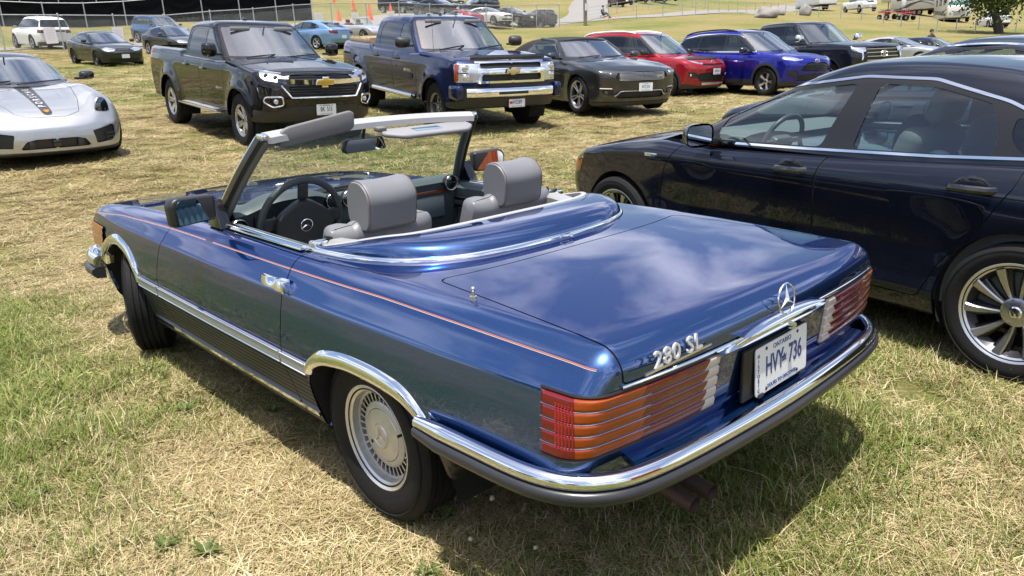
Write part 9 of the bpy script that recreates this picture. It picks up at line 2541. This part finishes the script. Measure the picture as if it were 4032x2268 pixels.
DARKC = M('dark_jacket', (.015, .013, .018), 0, .8); JEANS = M('dark_trousers', (.02, .022, .03), 0, .8); GREYC = M('grey_shirt', (.13, .14, .17), 0, .8)
J = [(0, 0, .95), (0, 0, 1.12), (0, 0, 1.30), (0, 0, 1.44), (.01, 0, 1.52), (.02, 0, 1.60), (.03, 0, 1.70), (0, .19, 1.40), (.04, .26, 1.14), (.18, .22, .98), (.26, .17, 1.0), (0, -.19, 1.40), (.04, -.26, 1.14), (.18, -.22, .98), (.26, -.17, 1.0), (0, .10, .88), (.02, .11, .50), (-.02, .11, .09), (.10, .12, .04), (0, -.10, .88), (.04, -.11, .50), (0, -.11, .09), (.12, -.12, .04)]
E_ = [(0, 1), (1, 2), (2, 3), (3, 4), (4, 5), (5, 6), (3, 7), (7, 8), (8, 9), (9, 10), (3, 11), (11, 12), (12, 13), (13, 14), (0, 15), (15, 16), (16, 17), (17, 18), (0, 19), (19, 20), (20, 21), (21, 22)]
Rd = [.16, .15, .17, .12, .065, .09, .085, .075, .055, .042, .035, .075, .055, .042, .035, .10, .07, .05, .045, .10, .07, .05, .045]
person('standing person in dark clothes looking down beyond the sedan roofs', 14.6, -44.5, 150, J, E_, Rd, (.02, 0, 1.66), [(DARKC, lambda c: c[:, 2] > -1), (JEANS, lambda c: c[:, 2] < .92), (SKIN, lambda c: (c[:, 2] > 1.52) | ((c[:, 0] > .15) & (c[:, 2] > .9) & (c[:, 2] < 1.1)))], 1.5)
J = [(0, 0, .42), (-.02, 0, .58), (-.01, 0, .76), (.02, 0, .90), (.05, 0, .98), (.07, 0, 1.06), (.08, 0, 1.15), (.02, .18, .86), (.12, .22, .64), (.34, .14, .58), (.40, .10, .58), (.02, -.18, .86), (.12, -.22, .64), (.34, -.14, .58), (.40, -.10, .58), (.10, .10, .42), (.46, .12, .50), (.66, .13, .10), (.78, .14, .06), (.10, -.10, .42), (.50, -.12, .48), (.80, -.12, .12), (.92, -.13, .10)]
sx_, sy_ = 48.75, -57.1
person('seated person in a grey top and dark trousers beside the track', sx_, sy_, 205, J, E_, Rd, (.075, 0, 1.11), [(GREYC, lambda c: c[:, 2] > -1), (JEANS, lambda c: (c[:, 2] < .56) & (c[:, 0] > .0)), (SKIN, lambda c: (c[:, 2] > .98))], 1)
st = empty('stool', (sx_, sy_, gfar(sx_, sy_)), (0, 0, R(205))); tag(st, 'small folding stool under the seated person', 'stool')
mb = MB(); mb.box((-.02, 0, .29), (.38, .40, .03), bev=.01); mb.build('seat', BLACK, st)
for a, b in ((.15, .16), (.15, -.16), (-.19, .16), (-.19, -.16)):
 mb = MB(); mb.cyl((a, b, 0), (a * .9, b * .9, .28), .014, seg=6); mb.build('leg', GALV, st)
mt = drape('red_mat', [(48.2, -56.5), (47.4, -57.9)], 1.6, M('mat_red', (.40, .12, .10), 0, .8), .05, n=6, wn=3, jitter=0); del mt['kind']; tag(mt, 'dull red mat lying in front of the seated person', 'mat')
def cabin(x, y, hd, label):
 c = empty('orange_cabin', (x, y, gfar(x, y)), (0, 0, R(hd))); tag(c, label, 'portable cabin', 'orange cabins behind the photographer')
 om = M('cabin_orange', (.62, .13, .03), 0, .45, var=.1, vscale=3)
 mb = MB(); mb.box((0, 0, 1.1), (1.15, 1.15, 2.1), bev=.04); mb.build('cabin_wall', om, c)
 mb = MB(); mb.box((0, 0, .05), (1.2, 1.2, .10)); mb.build('cabin_base', BLACK, c)
 G = np.array([[(.60 * math.cos(a) * s, .60 * math.sin(a) * s, 2.15 + .18 * (1 - s ** 2)) for a in np.linspace(0, 2 * math.pi, 17)] for s in (1, .7, .35, .01)]); mb = MB(); mb.grid(G); mb.build('cabin_roof', M('cabin_white', (.7, .7, .68), 0, .5), c)
 for k in range(7):
  for ax in range(2):
   for sg in (1, -1):
    mb = MB(); p = -.45 + k * .15
    mb.box((sg * .585, p, 1.1) if ax == 0 else (p, sg * .585, 1.1), (.03, .05, 1.8) if ax == 0 else (.05, .03, 1.8), bev=.01); mb.build('wall_rib', om, c)
cabin(-7.4, -1.9, 5, 'orange ribbed cabin behind the photographer, nearer to the cars'); cabin(-7.4, -.5, 5, 'orange ribbed cabin behind the photographer, farther from the cars')
for i, (x, y, H) in enumerate(((4, 24, 7), (11, 27, 9), (-4, 26, 8), (-13, 22, 8), (19, 31, 8))):
 tree(x, y, H, H * .9, 'leafy tree behind the photographer, %s from the left edge of the roadster reflection' % ('first', 'second', 'third', 'fourth', 'fifth')[i], 20 + i, nleaf=2200, leaf=.42)
for i, (x, y, k, n, w, lb) in enumerate(((1.393, .982, .11, 12, .020, 'green rosette weed in the straw beside the roadster sill'), (.217, 1.36, .12, 18, .022, 'largest broad-leaved weed at the bottom left of the picture'), (.349, 1.442, .10, 10, .022, 'smaller weed beside the largest one at the bottom left'), (1.076, .70, .09, 10, .018, 'dark rosette weed in the shade under the roadster sill'), (-.20, .67, .08, 10, .020, 'broad-leaved weed below the rear wheel'), (-1.085, -.214, .08, 13, .026, 'bushy weed at the edge of the shade behind the tail'), (-1.17, -.95, .10, 14, .022, 'dark weed at the corner of the tail shadow'), (-.40, .90, .10, 12, .024, 'light green weed at the bottom edge under the rear wheel'), (3.09, 1.32, .10, 10, .020, 'green weed beyond the lush patch at the left edge'), (1.055, 1.671, .09, 9, .018, 'small weed alone in the worn straw at the lower left'))):
 rosette(x, y, k * .68, lb, n=n + 8, seed=i, w=w * .8, up=.75)
for i, (x, y, h, lb) in enumerate(((-.338, .628, .13, 'cream flower head on a tall stem, left of a pair below the bumper'), (-.372, .595, .12, 'cream flower head on a tall stem, right of a pair below the bumper'), (-.637, .664, .09, 'slender seed stem leaning at the bottom edge below the bumper'), (-.458, .782, .09, 'slender seed stem in front of the rear tyre'))):
 flower(x, y, h, lb, seed=i + 1, head=.0085 if i < 2 else .006)
